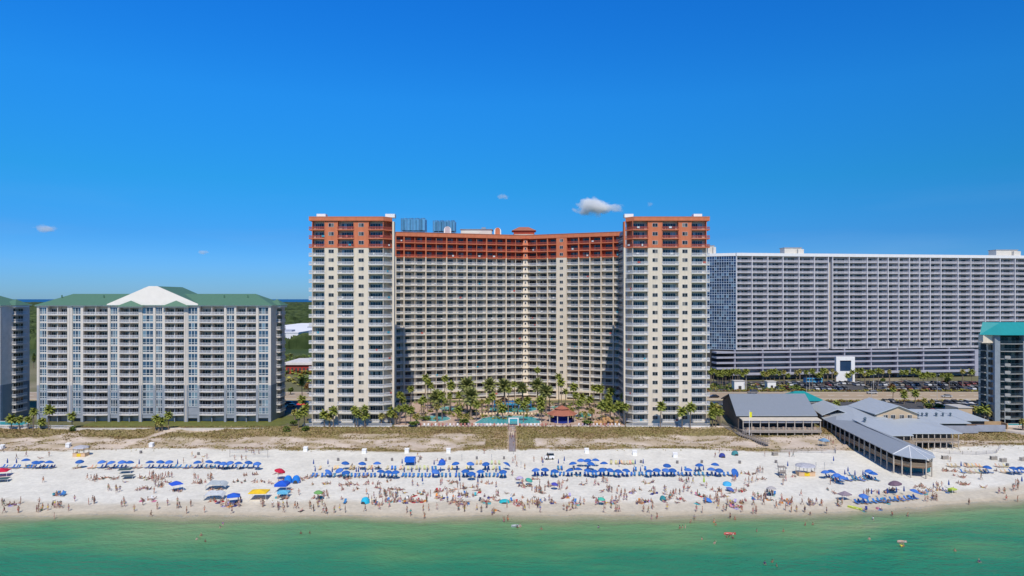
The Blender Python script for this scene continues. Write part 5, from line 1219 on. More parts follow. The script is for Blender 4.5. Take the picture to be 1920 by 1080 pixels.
for pn, P in POSES.items():
    pel, ch, ne, hd, el, hl, er, hr, kl, fl, kr, fr_ = [Vector(p_) for p_ in P]
    up = (ch - pel).normalized(); hipl = pel + Vector((-.1, 0, 0)) - up * .04; hipr = pel + Vector((.1, 0, 0)) - up * .04; shl = ne + Vector((-.18, 0, 0)) - up * .07; shr = ne + Vector((.18, 0, 0)) - up * .07
    wa = pel.lerp(ch, .45); top = hd + (hd - ne).normalized() * .08; tol = fl + Vector((0, .15, -.03)); tor = fr_ + Vector((0, .15, -.03)); hel = hl + (hl - el).normalized() * .1; her = hr + (hr - er).normalized() * .1
    thl = hl + (hl - el).normalized() * .03 + Vector((.035, .03, 0)); thr = hr + (hr - er).normalized() * .03 + Vector((-.035, .03, 0)); nose = hd + Vector((0, .105, -.0))
    J = [(*pel, .125), (*wa, .11), (*ch, .135), (*ne, .05), (*hd, .088), (*top, .06), (*shl, .062), (*el, .04), (*hl, .027), (*hel, .018), (*shr, .062), (*er, .04), (*hr, .027), (*her, .018), (*hipl, .095), (*kl, .058), (*fl, .04), (*tol, .03), (*hipr, .095), (*kr, .058), (*fr_, .04), (*tor, .03), (*nose, .016), (*thl, .011), (*thr, .011)]
    Bn = [(0, 1), (1, 2), (2, 3), (3, 4), (4, 5), (2, 6), (6, 7), (7, 8), (8, 9), (2, 10), (10, 11), (11, 12), (12, 13), (0, 14), (14, 15), (15, 16), (16, 17), (0, 18), (18, 19), (19, 20), (20, 21), (4, 22), (8, 23), (12, 24)]
    body = skin('person', J, Bn, SKINM)
    m1, m2_ = hipl.lerp(kl, .55), hipr.lerp(kr, .55)
    sh_ = skin('shorts', [(*(pel - up * .01), .15), (*hipl, .118), (*m1, .098), (*hipr, .118), (*m2_, .098), (*(pel + up * .08), .14)], [(0, 1), (1, 2), (0, 3), (3, 4), (0, 5)], CLOTH)
    br = skin('swim_brief', [(*(pel - up * .03), .145), (*(hipl - up * .0), .11), (*(hipr - up * .0), .11)], [(0, 1), (0, 2)], CLOTH)
    tp = skin('swim_top', [(*(ch - up * .03), .15), (*(ch + up * .05), .14)], [(0, 1)], CLOTH)
    ts = skin('shirt', [(*(wa - up * .03), .135), (*ch, .155), (*(ne - up * .07), .09), (*shl, .08), (*shl.lerp(el, .6), .062), (*shr, .08), (*shr.lerp(er, .6), .062)], [(0, 1), (1, 2), (2, 3), (3, 4), (2, 5), (5, 6)], CLOTH)
    hb = MB(); c_ = hd.lerp(top, .55) + Vector((0, -.022, 0)); hb.blob(tuple(c_), (.098, .104, .095), 8, 5, .08); hm = hb.mesh('hair', HAIRM, smooth=True)
    hb2 = MB(); hb2.blob(tuple(c_), (.1, .106, .097), 8, 5, .05); q_ = c_ + Vector((0, -.08, -.12)); hb2.blob(tuple(q_), (.08, .045, .14), 8, 5, .05); hm2 = hb2.mesh('long_hair', HAIRM, smooth=True)
    PROTO[pn] = dict(body=body, shorts=sh_, brief=br, top=tp, shirt=ts, hair=hm, long=hm2)
SKINS = [(0.42, .24, .165), (.48, .30, .22), (.32, .17, .11), (.38, .21, .145), (.27, .14, .09), (.15, .08, .05), (.52, .35, .27)]
HAIRS = [(.03, .02, .015), (.07, .04, .02), (.16, .09, .04), (.4, .28, .13), (.02, .02, .02)]
COLS = [('red', (.50, .03, .03)), ('black', (.02, .02, .025)), ('navy', (.02, .03, .12)), ('blue', (.03, .12, .42)), ('white', (.72, .72, .72)), ('pink', (.65, .16, .28)), ('teal', (.02, .28, .30)), ('orange', (.7, .2, .04)), ('grey', (.25, .25, .27)), ('green', (.06, .22, .08)), ('yellow', (.75, .6, .05)), ('purple', (.2, .06, .3))]
def person(x, y, z, pose, rz, zone, px, py, force=None):
    pr = PROTO[pose]; o = bpy.data.objects.new('person', pr['body']); C.objects.link(o); o.location = (x, y, z); o.rotation_euler = (0, 0, rz); s = rnd.uniform(.93, 1.05); o.scale = (s, s, s)
    tag(o, 'x', 'person', 'people on the beach' if zone == 'beach' else 'people in the sea'); o.color = (*rnd.choice(SKINS), 1)
    cn, cc = force or rnd.choice(COLS); k = rnd.random(); ch = []
    def part(nm, m, col): q = bpy.data.objects.new(nm, m); C.objects.link(q); q.parent = o; q.color = (*col, 1); ch.append(q)
    if k < .42: part('shorts', pr['shorts'], cc); wear = cn + ' swim shorts'
    elif k < .8: part('swim_brief', pr['brief'], cc); part('swim_top', pr['top'], cc); wear = cn + ' bikini'
    else:
        c2n, c2 = rnd.choice(COLS); part('shorts', pr['shorts'], cc); part('shirt', pr['shirt'], c2); wear = cn + ' shorts and ' + c2n + ' shirt'
    if force: wear = force[0] + ' clothes'; [setattr(q, 'color', (*cc, 1)) for q in ch]
    part('hair', pr['long' if .42 <= k < .8 else 'hair'], rnd.choice(HAIRS))
    verb = pose if zone == 'beach' else ('swimming low in the water' if pose == 'sitting' else 'wading in the water')
    TH.append((o, 'person ' + verb + ' in ' + wear, px, py, zone)); return o
S_ = "4,848 31,861 49,856 92,856 81,905 7,949 8,962 34,962 35,961 69,960 72,961 77,958 80,957 90,957 99,952 103,952 107,952 111,952 114,951 140,940 177,944 203,919 225,922 232,944 171,901 176,901 181,900 200,875 350,963 360,856 388,860 344,869 380,870 440,863 453,863 461,864 461,848 472,850 476,853 485,851 284,896 288,893 292,899 296,905 300,900 304,905 291,912 310,896 315,895 322,896 289,925 332,953 337,953 435,963 390,899 396,899 366,899 451,942 492,950 511,952 521,952 531,952 553,953 558,954 582,955 588,959 604,932 607,932 604,947 606,962 612,964 627,962 637,958 660,879 697,942 701,935 711,934 713,928 722,930 735,933 742,934 745,932 730,951 763,962 770,968 800,942 804,958 783,857 826,910 863,917 896,914 839,942 850,940 860,958 871,960 894,957 934,930 908,851 962,868 966,863 969,875 984,880 961,892 1001,866 1016,866 1028,863 1003,924 1006,923 1012,922 1014,923 1028,914 1046,913 1049,919 984,958 998,946 1013,961 1023,940 1057,957 1063,959 1067,952 1115,911 1132,904 1136,906 1141,923 1147,924 1165,929 1161,940 1155,940 1170,938 1175,938 1154,960 1161,960 1246,921 1257,937 1263,931 1267,927 1251,956 1282,923 1291,905 1317,962 1344,942 1345,934 1365,948 1362,958 1369,949 1374,901 1379,901 1404,905 1411,904 1419,890 1421,886 1425,884 1413,947 1412,964 1418,964 1421,934 1427,939 1432,938 1434,856 1455,950 1466,944 1473,957 1478,950 1483,948 1485,943 1468,910 1473,902 1502,930 1509,961 1517,948 1520,948 1523,948 1526,948 1519,966 1540,949 1550,963 1557,909 1571,947 1579,947 1625,929 1480,857 1487,857 1782,866 1839,900 1750,917 1756,914 1766,914 1748,939 1752,937 1756,938 1735,941 1873,926 1884,926 1904,910 1908,909 1902,920 1908,919 1341,858 1375,851 1381,850 1349,850 1554,827 1558,830 1550,832 1562,834"
I_ = "75,860 106,927 111,927 18,947 29,947 234,905 186,899 193,897 200,896 206,897 213,899 219,899 49,877 57,877 64,877 76,877 81,877 90,877 98,877 142,879 150,878 205,881 213,878 218,877 366,858 382,857 347,879 353,879 360,878 371,877 377,876 385,879 392,879 397,878 403,877 412,879 418,880 426,878 450,879 263,897 270,897 279,899 298,911 306,898 257,920 262,919 270,915 276,917 281,918 297,913 303,914 268,938 278,938 287,938 318,906 326,921 332,920 339,922 364,906 371,907 378,906 385,905 396,920 408,921 415,920 395,941 402,940 410,941 417,940 424,949 430,948 441,947 447,942 438,906 446,904 453,906 474,891 480,890 462,892 482,905 490,904 504,906 516,889 525,889 531,903 541,904 550,904 558,904 567,902 572,897 580,897 533,924 540,922 546,919 522,934 532,934 538,935 565,958 589,934 597,934 590,893 596,893 608,909 614,908 619,908 641,910 649,909 657,909 665,910 670,910 645,898 650,899 656,899 664,880 676,878 682,878 692,879 697,879 706,878 710,878 682,896 687,896 690,905 699,908 708,909 707,915 713,917 698,945 709,948 726,904 728,919 735,919 744,920 750,920 723,941 733,941 745,941 754,938 760,938 764,942 768,939 776,929 783,926 789,927 779,941 786,941 792,941 789,858 785,867 820,865 829,862 836,865 841,903 848,906 857,906 819,923 824,922 823,934 829,934 847,920 855,918 869,917 873,917 885,915 900,922 861,930 868,929 875,929 887,931 842,943 853,940 862,945 868,947 873,945 912,908 917,908 923,908 904,941 910,941 917,943 934,958 920,934 973,900 988,903 996,900 1001,899 1008,900 974,912 981,913 987,913 993,913 1018,925 1035,911 1040,911 1055,905 1064,903 963,930 964,942 970,946 974,945 1003,945 1011,943 1035,943 1041,943 1057,932 1064,933 1070,956 1074,943 1083,945 1094,910 1122,909 1119,940 1126,938 1131,938 1145,943 1151,943 1181,923 1187,924 1193,943 1203,942 1209,943 1215,942 1221,941 1207,905 1217,907 1224,905 1226,925 1242,937 1250,936 1271,937 1274,901 1291,916 1311,930 1320,930 1309,944 1325,935 1343,922 1349,920 1358,933 1376,952 1381,952 1386,952 1388,944 1374,944 1401,910 1399,889 1405,891 1412,890 1421,900 1430,899 1380,920 1386,923 1389,920 1396,922 1440,929 1443,924 1448,929 1441,937 1462,943 1470,939 1480,942 1491,894 1552,919 1563,924 1573,949 1580,929 1620,958 1651,955 1637,922 1661,925 1668,920 1673,919 1620,945 1650,940 1659,941 1665,943 1680,938 1690,937 1768,884 1774,883 1784,884 1810,884 1819,885 1839,884 1848,884 1868,884 1789,892 1800,895 1806,895 1801,909 1806,910 1811,909 1718,913 1724,914 1729,913 1742,919 1762,920 1775,923 1782,921 1728,924 1735,926 1848,914 1570,900 1580,899 1604,898 1619,899"
W_ = "102,972 283,968 369,1012 377,1005 385,1016 413,990 418,984 564,1001 581,1000 796,972 923,966 926,964 945,978 952,976 970,990 975,988 1015,993 1122,990 1222,974 1232,972 1275,991 1280,990 1285,990 1295,981 1302,974 1339,980 1342,985 1363,1008 1368,1007 1374,1010 1316,1012 1340,1020 1419,997 1469,997 1369,972 1378,975 1510,985 1524,984 1434,1058 1456,1062 1637,975 1630,1012 1690,1026 1694,1025 1791,1034 1836,1055 1673,967 1702,968 1817,946 1887,938 1908,940 1448,1055"
pts_ = lambda s: [tuple(float(v) for v in t.split(',')) for t in s.split()]
allp = [(px, py, 'S') for px, py in pts_(S_)] + [(px, py, 'I') for px, py in pts_(I_)] + [(px, py, 'W') for px, py in pts_(W_)]
allp.sort(key=lambda t: -(t[1] + (6 if t[2] == 'S' else 0)))
keep = allp[:300]; rest_p = allp[300:]
crowd = MB(); crowd_idx = []
cm = [bpy.data.materials.new('crowd_%d' % i) for i in range(0)]
for px, py, k in keep:
    if k == 'W':
        D = CH * F / (py - 560); x = (px - 960) / F * D; depth = min(1.05, max(.15, (shore(x) - D) * .12)); pose = rnd.choice(['standing', 'standing with hands on hips', 'walking', 'standing with one arm raised'])
        person(x, D, -depth if depth < 1.0 else -1.05, pose, rnd.random() * 6.28, 'sea', px, py)
    else:
        x, y, z = ground(px, py); pose = (rnd.choices(['standing', 'walking', 'standing with hands on hips', 'standing with one arm raised', 'crouching'], [5, 4, 2, 1, 1])[0] if k == 'S' else rnd.choices(['sitting', 'reclining', 'lying flat'], [6, 3, 2])[0])
        rz = rnd.random() * 6.28 if k == 'S' or rnd.random() < .4 else math.pi + rnd.uniform(-.7, .7)
        person(x, y, z - .02 if k == 'S' else z, pose, rz, 'beach', px, py, ('yellow', (.75, .7, .05)) if (px, py) == (1774, 943) else None)
def merge_people(lst):
    vs, fs, mi, cols = [], [], [], []
    for px, py, k in lst:
        x, y, z = ground(px, py); pose = rnd.choice(['standing', 'walking']) if k == 'S' else rnd.choice(['sitting', 'reclining']); pr = PROTO[pose]; a = rnd.random() * 6.28; ca, sa = math.cos(a), math.sin(a)
        cc = rnd.choice(COLS)[1]; sk = rnd.choice(SKINS)
        for key, col in (('body', sk), ('shorts', cc), ('top', cc), ('hair', rnd.choice(HAIRS))):
            if key == 'top' and rnd.random() < .5: continue
            me = pr[key]; n = len(vs); vs += [(x + v.co.x * ca - v.co.y * sa, y + v.co.x * sa + v.co.y * ca, z + v.co.z) for v in me.vertices]; cols += [col] * len(me.vertices)
            fs += [tuple(n + i for i in p_.vertices) for p_ in me.polygons]
    me = bpy.data.meshes.new('crowd'); me.from_pydata(vs, [], fs); ca_ = me.color_attributes.new('tone', 'FLOAT_COLOR', 'POINT'); ca_.data.foreach_set('color', [c for q in cols for c in (*q, 1)])
    m = bpy.data.materials.new('crowd'); m.use_nodes = True; a_ = m.node_tree.nodes.new('ShaderNodeAttribute'); a_.attribute_name = 'tone'; m.node_tree.links.new(a_.outputs['Color'], m.node_tree.nodes['Principled BSDF'].inputs['Base Color']); me.materials.append(m)
    o = bpy.data.objects.new('crowd', me); C.objects.link(o); tag(o, 'smaller bathers scattered across the upper beach and walkways', 'crowd', kind='stuff')
extra = [(rnd.uniform(952, 968), rnd.uniform(800, 838), 'S') for _ in range(14)] + [(rnd.uniform(765, 1170), rnd.uniform(798, 801), 'I') for _ in range(70)]
cr2 = random.Random(77)
extra += [(px + cr2.uniform(-9, 9), py + cr2.uniform(-3, 3), k) for px, py, k in allp if k != 'W' and 880 < py < 952 for _ in range(2) if cr2.random() < .5]
extra += [(cr2.uniform(560, 1480), 906 + 38 * cr2.random() ** .7, cr2.choice('SII')) for _ in range(90)]
extra += [(cr2.uniform(20, 1560), cr2.uniform(944, 962), 'S') for _ in range(80)]
merge_people(rest_p + extra)
# ------------------------------------------------------------------ beach furniture
BLUEC = mat('blue_canvas', (0.015, 0.11, 0.50), rough=.75, var=.12, scale=1.5, objcol=True)
FAB = mat('coloured_fabric', (.5, .5, .5), rough=.8, var=.1, objcol=True, scale=1.5)
BL = (0.018, 0.115, 0.42)
def proto(name, parts, cat='', loc=(0, 0, -500)):
    o = empty(name, loc, 'x', cat); L = []
    for nm, mb, m in parts: q = bpy.data.objects.new(nm, mb.mesh(nm, m)); C.objects.link(q); q.parent = o; L.append(q)
    KID[o.name] = L; PR.append(o); return o
PR = list(PALM.values())
def p_umbrella():
    c = MB(); c.lathe((0, 0, 0), [(.03, 2.52), (.35, 2.46), (.75, 2.28), (1.16, 1.98), (1.16, 1.93), (.7, 2.22), (.03, 2.44)], 10)
    for i in range(10): a = 6.283 * i / 10; c.quad((1.15 * math.cos(a), 1.15 * math.sin(a), 1.98), (1.15 * math.cos(a + .628), 1.15 * math.sin(a + .628), 1.98), (1.17 * math.cos(a + .628), 1.17 * math.sin(a + .628), 1.83), (1.17 * math.cos(a), 1.17 * math.sin(a), 1.83))
    p_ = MB(); p_.tube((0, 0, 0), (0, 0, 2.6), .03, .025); return proto('beach_umbrella', [('canopy', c, BLUEC), ('pole', p_, WHITE)], 'umbrella')
def p_closed():
    c = MB(); c.lathe((0, 0, 0), [(.17, .95), (.22, 1.15), (.15, 1.7), (.07, 2.25), (.01, 2.4)], 8); p_ = MB(); p_.tube((0, 0, 0), (0, 0, 2.55), .03, .025); return proto('folded_umbrella', [('canopy', c, BLUEC), ('pole', p_, WHITE)], 'umbrella')
def p_lounger():
    f_ = MB(); s = MB(); b = MB()
    for x in (-.31, .27): f_.box(x, x + .05, -.95, .7, .26, .32); 
    for x in (-.31, .27):
        for y in (-.85, .45): f_.box(x, x + .05, y, y + .06, 0, .26)
    s.box(-.29, .29, -.95, .2, .32, .38); n = .55
    b.hexa([(-.29, .2, .33), (.29, .2, .33), (.29, .28, .33), (-.29, .28, .33), (-.29, .66, .98), (.29, .66, .98), (.29, .74, .98), (-.29, .74, .98)])
    return proto('beach_lounger', [('seat', s, BLUEC), ('backrest', b, BLUEC), ('frame', f_, mat('lounger_wood', (.36, .26, .17)))], 'lounger')
def p_bin():
    q = MB(); l_ = MB()
    for z in (.05, .25, .45, .65): q.box(-.3, .3, -.3, .3, z, z + .14)
    q.box(-.26, .26, -.26, .26, 0, .8); l_.box(-.34, .34, -.34, .34, .8, .87); l_.lathe((0, 0, 0), [(.15, .87), (.15, .92)], 8); return proto('slatted_bin', [('body', q, mat('bin_slats', (.22, .2, .19))), ('lid', l_, mat('bin_lid', (.3, .29, .28)))], 'litter bin')
UMB, CLO, LOU, BIN = p_umbrella(), p_closed(), p_lounger(), p_bin()
def put(pr, px, py, look, group, rz=0, col=None, tilt=(0, 0), dz=0.0, s=1.0, zone='beach', xyz=None):
    x, y, z = xyz or ground(px, py); c = copy_tree(pr); c.location = (x, y, z - .02 + dz); c.rotation_euler = (tilt[0], tilt[1], rz); c.scale = (s, s, s); c['group'] = group
    for k in KID[c.name]:
        if col: k.color = (*col, 1)
    TH.append((c, look, px, py, zone)); return c
def umb(px, py, col=BL, look='open blue umbrella', s=1.0, tl=None, low=False):
    """px, py: centre of the canopy"""
    h = 2.15 * s if not low else .5; x, y, z = ground(px, py, h)
    j = rnd.uniform(.8, 1.2); col = tuple(min(1, c * j + (.03 if j > 1.08 else 0)) for c in col); t = tl or (rnd.uniform(-.16, .16), rnd.uniform(-.16, .16)); put(UMB, px, py, look, 'umbrellas on the beach', rnd.random(), col, t, s=s, xyz=(x, y, z), dz=0 if not low else -1.4)
up_ = "48,862 65,866 78,866 91,866 150,864 192,865 211,866 229,865 243,866 281,866 299,865 318,865 371,866 390,865 407,867 418,868 433,866 447,868 464,866 482,868 646,867 678,868 707,868 827,870 856,868 881,868 912,868 649,884 713,883 727,884 742,884 873,882 884,886 901,883 944,883 1006,880 1021,879 1039,882 1090,862 1103,862 1116,862 1106,868 1076,868 1133,868 1070,881 1084,879 1100,881 1115,883 1130,880 1142,880 1158,882 1172,881 1218,883 1231,880 1250,871 1247,880 1260,880 1290,880 1312,871 1340,870 1334,879 1348,880 1549,884 1557,883 1569,889 1577,894 1629,882 1637,887 1618,928 1850,875 1898,877 1914,877"
for px, py in pts_(up_): umb(px, py)
umb(608, 881, tl=(.5, .5), look='open blue umbrella tipped sideways'); umb(640, 879, tl=(.2, -.3), look='open blue umbrella leaning'); umb(814, 881, tl=(.35, 0), look='open blue umbrella tipped forward'); umb(944, 868, tl=(.1, .55), look='open blue umbrella leaning over')
umb(1368, 875, tl=(1.05, 0), s=1.12, look='large blue umbrella tipped to face the sea'); umb(1710, 919, tl=(.1, .3), look='open blue umbrella leaning'); umb(1401, 931, (.02, .17, .5), 'blue umbrella lying on its side', tl=(.9, .7), low=True)
umb(520, 881, (.62, .02, .06), 'wide crimson umbrella', s=1.3, tl=(.1, .25)); umb(596, 922, (.18, .40, .12), 'green striped umbrella'); umb(975, 895, (.5, .42, .62), 'lilac umbrella', .9); umb(988, 897, (.08, .42, .34), 'sea-green umbrella', .85, (.4, .2)); umb(1681, 905, (.16, .10, .14), 'broad dark plum umbrella', s=1.4); umb(1038, 906, (.03, .03, .3), 'navy and white umbrella', .8); umb(1126, 934, (.03, .33, .24), 'sea-green umbrella', .8); umb(1447, 915, (.45, .42, .42), 'pale grey umbrella', s=1.1); umb(1363, 905, (.02, .28, .5), 'turquoise umbrella tipped low', tl=(.3, -.3), low=True); umb(1364, 917, (.08, .13, .38), 'slate blue umbrella tipped low', tl=(.2, .3), low=True); umb(1322, 937, (.01, .14, .5), 'deep blue umbrella lying low', tl=(.3, .2), low=True); umb(563, 757, (.6, .03, .03), 'red umbrella behind the hotels', s=1.6)
cl_ = "14,872 31,872 261,874 333,874 588,874 615,874 591,888 623,889 668,889 672,889 685,889 699,889 754,873 758,889 772,889 786,889 801,889 814,875 826,889 842,889 914,889 930,889 856,890 1047,873 1018,872 1058,868 1054,886 1162,874 1191,874 1206,873 1201,888 1188,889 1278,888 1304,889 1319,886 1477,878 1584,894 1590,888 1603,895 1618,895 1634,931 1648,932 1664,930 1681,928 1695,926 1802,878 1563,868 792,907 896,909 1779,914 1916,907 862,906"
for px, py in pts_(cl_): put(CLO, px, py + 2, 'folded blue umbrella', 'umbrellas on the beach', 0, (.015, .06, .25))
put(CLO, 1320, 912, 'lime green beach flag tent', 'umbrellas on the beach', 0, (.35, .5, .04), s=1.2)
BEI = (.56, .45, .26)
def chairs(lst, col, look, rz=0):
    for px, py in lst: put(LOU, px, py + rnd.uniform(-.5, .5), look, 'beach loungers', rz + rnd.uniform(-.2, .2), tuple(c * rnd.uniform(.8, 1.25) for c in col))
LB = (.03, .16, .40)
chairs([(px, 878) for px in (5, 10, 24, 30, 34, 50, 57, 64, 72, 79, 86, 93, 99, 189, 196, 212, 219, 226, 233, 277, 284, 296, 303, 312, 318, 328, 336, 347, 354, 368, 376, 385, 392, 400, 408, 417, 425, 434, 441, 455, 462, 474, 482)], LB, 'blue lounger', -.45)
chairs([(px, 878) for px in (142, 170, 177, 254, 262)], BEI, 'beige lounger', -.45)
chairs([(px, 894) for px in (586, 593, 604, 610, 620, 627, 645, 652, 659, 666, 673, 681, 688, 696, 703, 713, 720, 728, 735, 742, 755, 761, 768, 775, 784, 791, 798, 805, 812, 823, 829, 836, 844, 855, 861, 869, 876, 883, 890, 898, 905, 912, 918, 926, 933, 940, 947)] + [(px, 892) for px in (1003, 1009, 1016, 1023, 1034, 1041, 1050, 1057, 1065, 1072, 1081, 1088, 1097, 1103, 1112, 1118, 1126, 1133, 1141, 1152, 1160, 1168, 1176, 1184, 1190, 1199, 1205, 1212, 1220, 1228, 1236, 1244, 1251, 1259, 1265, 1273, 1280, 1288, 1295, 1304, 1311, 1319, 1327, 1335, 1342, 1350, 1358, 1366)], LB, 'blue lounger')
chairs([(px, 880) for px in (600, 627, 633, 657, 663, 691, 697, 726, 751, 757, 765, 772, 781, 787, 796, 802, 841, 847, 875, 882, 925, 931)] + [(px, 870) for px in (894, 901, 922, 929, 936, 1146, 1155, 1160, 1166, 1171, 1177, 1182, 1187)], BEI, 'beige lounger')
chairs([(735, 880), (741, 880), (811, 881), (817, 881), (857, 881), (910, 880), (916, 880), (937, 881), (1047, 881), (1053, 881), (1076, 880), (1103, 880), (1192, 882), (1210, 881), (1312, 882), (1286, 882)], LB, 'blue lounger set back')
chairs([(1552, 895), (1558, 897), (1563, 899), (1570, 902), (1577, 903), (1586, 901), (1592, 902), (1601, 901), (1608, 901), (1616, 902), (1623, 900), (1632, 898), (1638, 901), (1644, 902), (1596, 893), (1625, 893)], LB, 'blue lounger', .5)
chairs([(1606, 944), (1613, 943), (1622, 943), (1630, 943), (1640, 943), (1648, 942), (1655, 942), (1663, 941), (1672, 940), (1681, 940), (1690, 939), (1699, 938), (1708, 936), (1716, 935)], LB, 'blue lounger', .3)
chairs([(px, 876) for px in (1780, 1787, 1795, 1812, 1819, 1826, 1833, 1870, 1877, 1885, 1840)] + [(px, 887) for px in (1815, 1823, 1832, 1880, 1888)], BEI, 'beige lounger', .5)
chairs([(px, 887) for px in (1840, 1848, 1856, 1896, 1904, 1911, 1918, 1805)], LB, 'blue lounger', .5)
chairs([(107, 928), (116, 929), (120, 929), (647, 943)], LB, 'blue lounger')
for px, py in pts_("634,864 686,864 735,864 788,862 843,862 894,861 945,861 1146,867 1202,868 1270,869 1316,868 1387,869 1455,868 264,850 372,853 1811,873 1889,874"): put(BIN, px, py, 'grey slatted litter bin', 'bins along the top of the beach', 0)
# flags and marker poles
def p_pole():
    q = MB(); q.tube((0, 0, 0), (0, 0, 2.1), .04, .035); f_ = MB(); f_.tube((0, 0, 1.1), (0, 0, 2.0), .09, .07); return proto('marker_pole', [('pole', q, WOOD), ('sleeve', f_, mat('sleeve_grey', (.35, .37, .38)))], 'marker pole')
POL = p_pole()
for px, py in pts_("866,864 922,864 977,878 1458,880 1530,880 1546,880 963,852"): put(POL, px, py, 'slim grey marker pole', 'marker poles on the beach')
def p_locker():
    q = MB(); l_ = MB(); q.box(-.65, .65, -.5, .5, 0, 1.15); l_.hexa([(-.7, -.6, 1.16), (.7, -.6, 1.16), (.7, .55, 1.16), (-.7, .55, 1.16), (-.7, -.6, 1.24), (.7, -.6, 1.24), (.7, .55, 1.5), (-.7, .55, 1.5)]); return proto('storage_locker', [('body', q, WHITE), ('lid', l_, WHITE)], 'locker')
LOC = p_locker()
for px, py in pts_("573,846 683,850 763,849 841,849 1100,849 1190,853 1266,857 4,842 128,838 284,838"): put(LOC, px, py, 'white storage locker', 'lockers at the foot of the dune', rnd.uniform(-.1, .1))
def p_lounger_stack():
    q = MB()
    for i in range(6): q.box(-.9, .9, -.45, .45, .1 + i * .17, .2 + i * .17)
    for x in (-.9, .8): q.box(x, x + .1, -.47, .47, 0, 1.15)
    return proto('lounger_stack', [('slats', q, mat('lounger_stack_slats', (.42, .38, .33)))], 'lounger stack')  # slatted boxes stand for stacked beach loungers
LST = p_lounger_stack()
for px, py in pts_("1772,861 1863,862 1881,866 1918,864 1453,854"): put(LST, px, py, 'grey slatted lounger stack', 'lounger stacks on the sand', rnd.uniform(-.4, .4))
# towels
def p_towel():
    q = MB(); q.box(-.45, .45, -.9, .9, .02, .05); q.box(-.45, -.3, -.9, -.6, .05, .12); return proto('beach_towel', [('cloth', q, FAB)], 'towel')
TOW = p_towel(); tw = random.Random(9); near = [(px, py) for px, py, k in keep if k == 'I' and py > 896]
TC = [('turquoise', (.05, .4, .45)), ('red', (.5, .04, .05)), ('white', (.7, .7, .7)), ('navy', (.03, .04, .2)), ('pink', (.6, .2, .3)), ('blue', (.04, .2, .5)), ('lilac', (.4, .35, .6)), ('charcoal', (.06, .06, .07)), ('orange', (.7, .28, .06))]
for px, py in near[::2]:
    n_, c_ = tw.choice(TC); put(TOW, px + tw.uniform(-3, 3), py + tw.uniform(-.5, 1.5), n_ + ' beach towel spread on sand', 'beach towels', tw.uniform(-.6, .6), c_)
def p_bag():
    q = MB(); q.box(-.28, .28, -.18, .18, 0, .34); q.box(-.3, .3, -.2, .2, .34, .42); h_ = MB(); h_.tube((-.2, 0, .42), (-.1, 0, .58), .02); h_.tube((-.1, 0, .58), (.1, 0, .58), .02); h_.tube((.1, 0, .58), (.2, 0, .42), .02); return proto('cool_box', [('box', q, FAB), ('handle', h_, DARK)], 'cool box')
BAG = p_bag()
for px, py in near[1::3]:
    n_, c_ = tw.choice(TC); put(BAG, px + tw.choice([-5, 5]) + tw.uniform(-1, 1), py + tw.uniform(-1, 1), n_ + ' cool box on sand', 'cool boxes', tw.random() * 3, c_)
def p_chair():
    s, b, f_ = MB(), MB(), MB(); s.box(-.27, .27, -.25, .25, .3, .34); b.hexa([(-.27, .25, .32), (.27, .25, .32), (.27, .29, .32), (-.27, .29, .32), (-.27, .42, .9), (.27, .42, .9), (.27, .46, .9), (-.27, .46, .9)])
    for x in (-.3, .27):
        f_.tube((x, -.25, 0), (x, .25, .34), .018, k=4); f_.tube((x, .25, 0), (x, -.25, .34), .018, k=4); f_.tube((x, -.25, .5), (x, .3, .5), .02, k=4)
    return proto('folding_chair', [('seat', s, FAB), ('backrest', b, FAB), ('frame', f_, WHITE)], 'chair')
FCH = p_chair()
for px, py in near[2::3]:
    n_, c_ = tw.choice(TC); put(FCH, px + tw.choice([-4.5, 4.5]), py - tw.uniform(0, 2), n_ + ' folding beach chair', 'folding chairs', math.pi * 0 + tw.uniform(-.7, .7), c_)

# ------------------------------------------------------------------ shade tents
def canopy(px, py, w, d, h, col, label, rz=0, skirt=.35, peak=.7, walls=0):
    x, y, z = ground(px, py); o = empty('shade_canopy', (x, y, z), label, 'canopy', 'shade tents near the water'); ca, sa = math.cos(rz), math.sin(rz); T = lambda a, b, c: (x + a * ca - b * sa, y + a * sa + b * ca, z + c)
    q = MB(); c4 = [(-w / 2, -d / 2), (w / 2, -d / 2), (w / 2, d / 2), (-w / 2, d / 2)]
    for i in range(4):
        a, b = c4[i], c4[(i + 1) % 4]; q.poly([T(*a, h), T(*b, h), T(b[0] * .12, b[1] * .12, h + peak), T(a[0] * .12, a[1] * .12, h + peak)]); q.quad(T(*a, h), T(*b, h), T(*b, h - skirt), T(*a, h - skirt))
    q.poly([T(a * .12, b * .12, h + peak) for a, b in c4])
    if walls:
        q.quad(T(*c4[3], h - skirt), T(*c4[2], h - skirt), T(*c4[2], .2), T(*c4[3], .2))
    m = FAB; r_ = q.build('roof_cloth', m, o); r_.color = (*col, 1)
    for a, b in c4: p_ = MB(); p_.tube(T(a * .98, b * .98, 0), T(a * .98, b * .98, h), .035); p_.build('pole', WHITE, o)
    return o
canopy(330, 921, 2.9, 2.9, 1.95, (.02, .09, .55), 'small pointed blue canopy with white edging', .75, .08)
canopy(438, 944, 3.0, 3.0, 1.9, (.015, .10, .52), 'blue canopy with white valance beside red shirts near the water', .35, .1)
canopy(486, 936, 4.4, 3.6, 2.0, (.80, .52, .02), 'large bright yellow canopy with dark shade below', .05, .2, .5)
canopy(529, 921, 3.2, 3.0, 2.1, (.01, .09, .55), 'square blue canopy just behind a pale blue one', 0, .6)
canopy(532, 932, 2.8, 2.2, 1.5, (.12, .42, .62), 'low pale blue canopy in front of a dark blue one', 0, .5, .3)
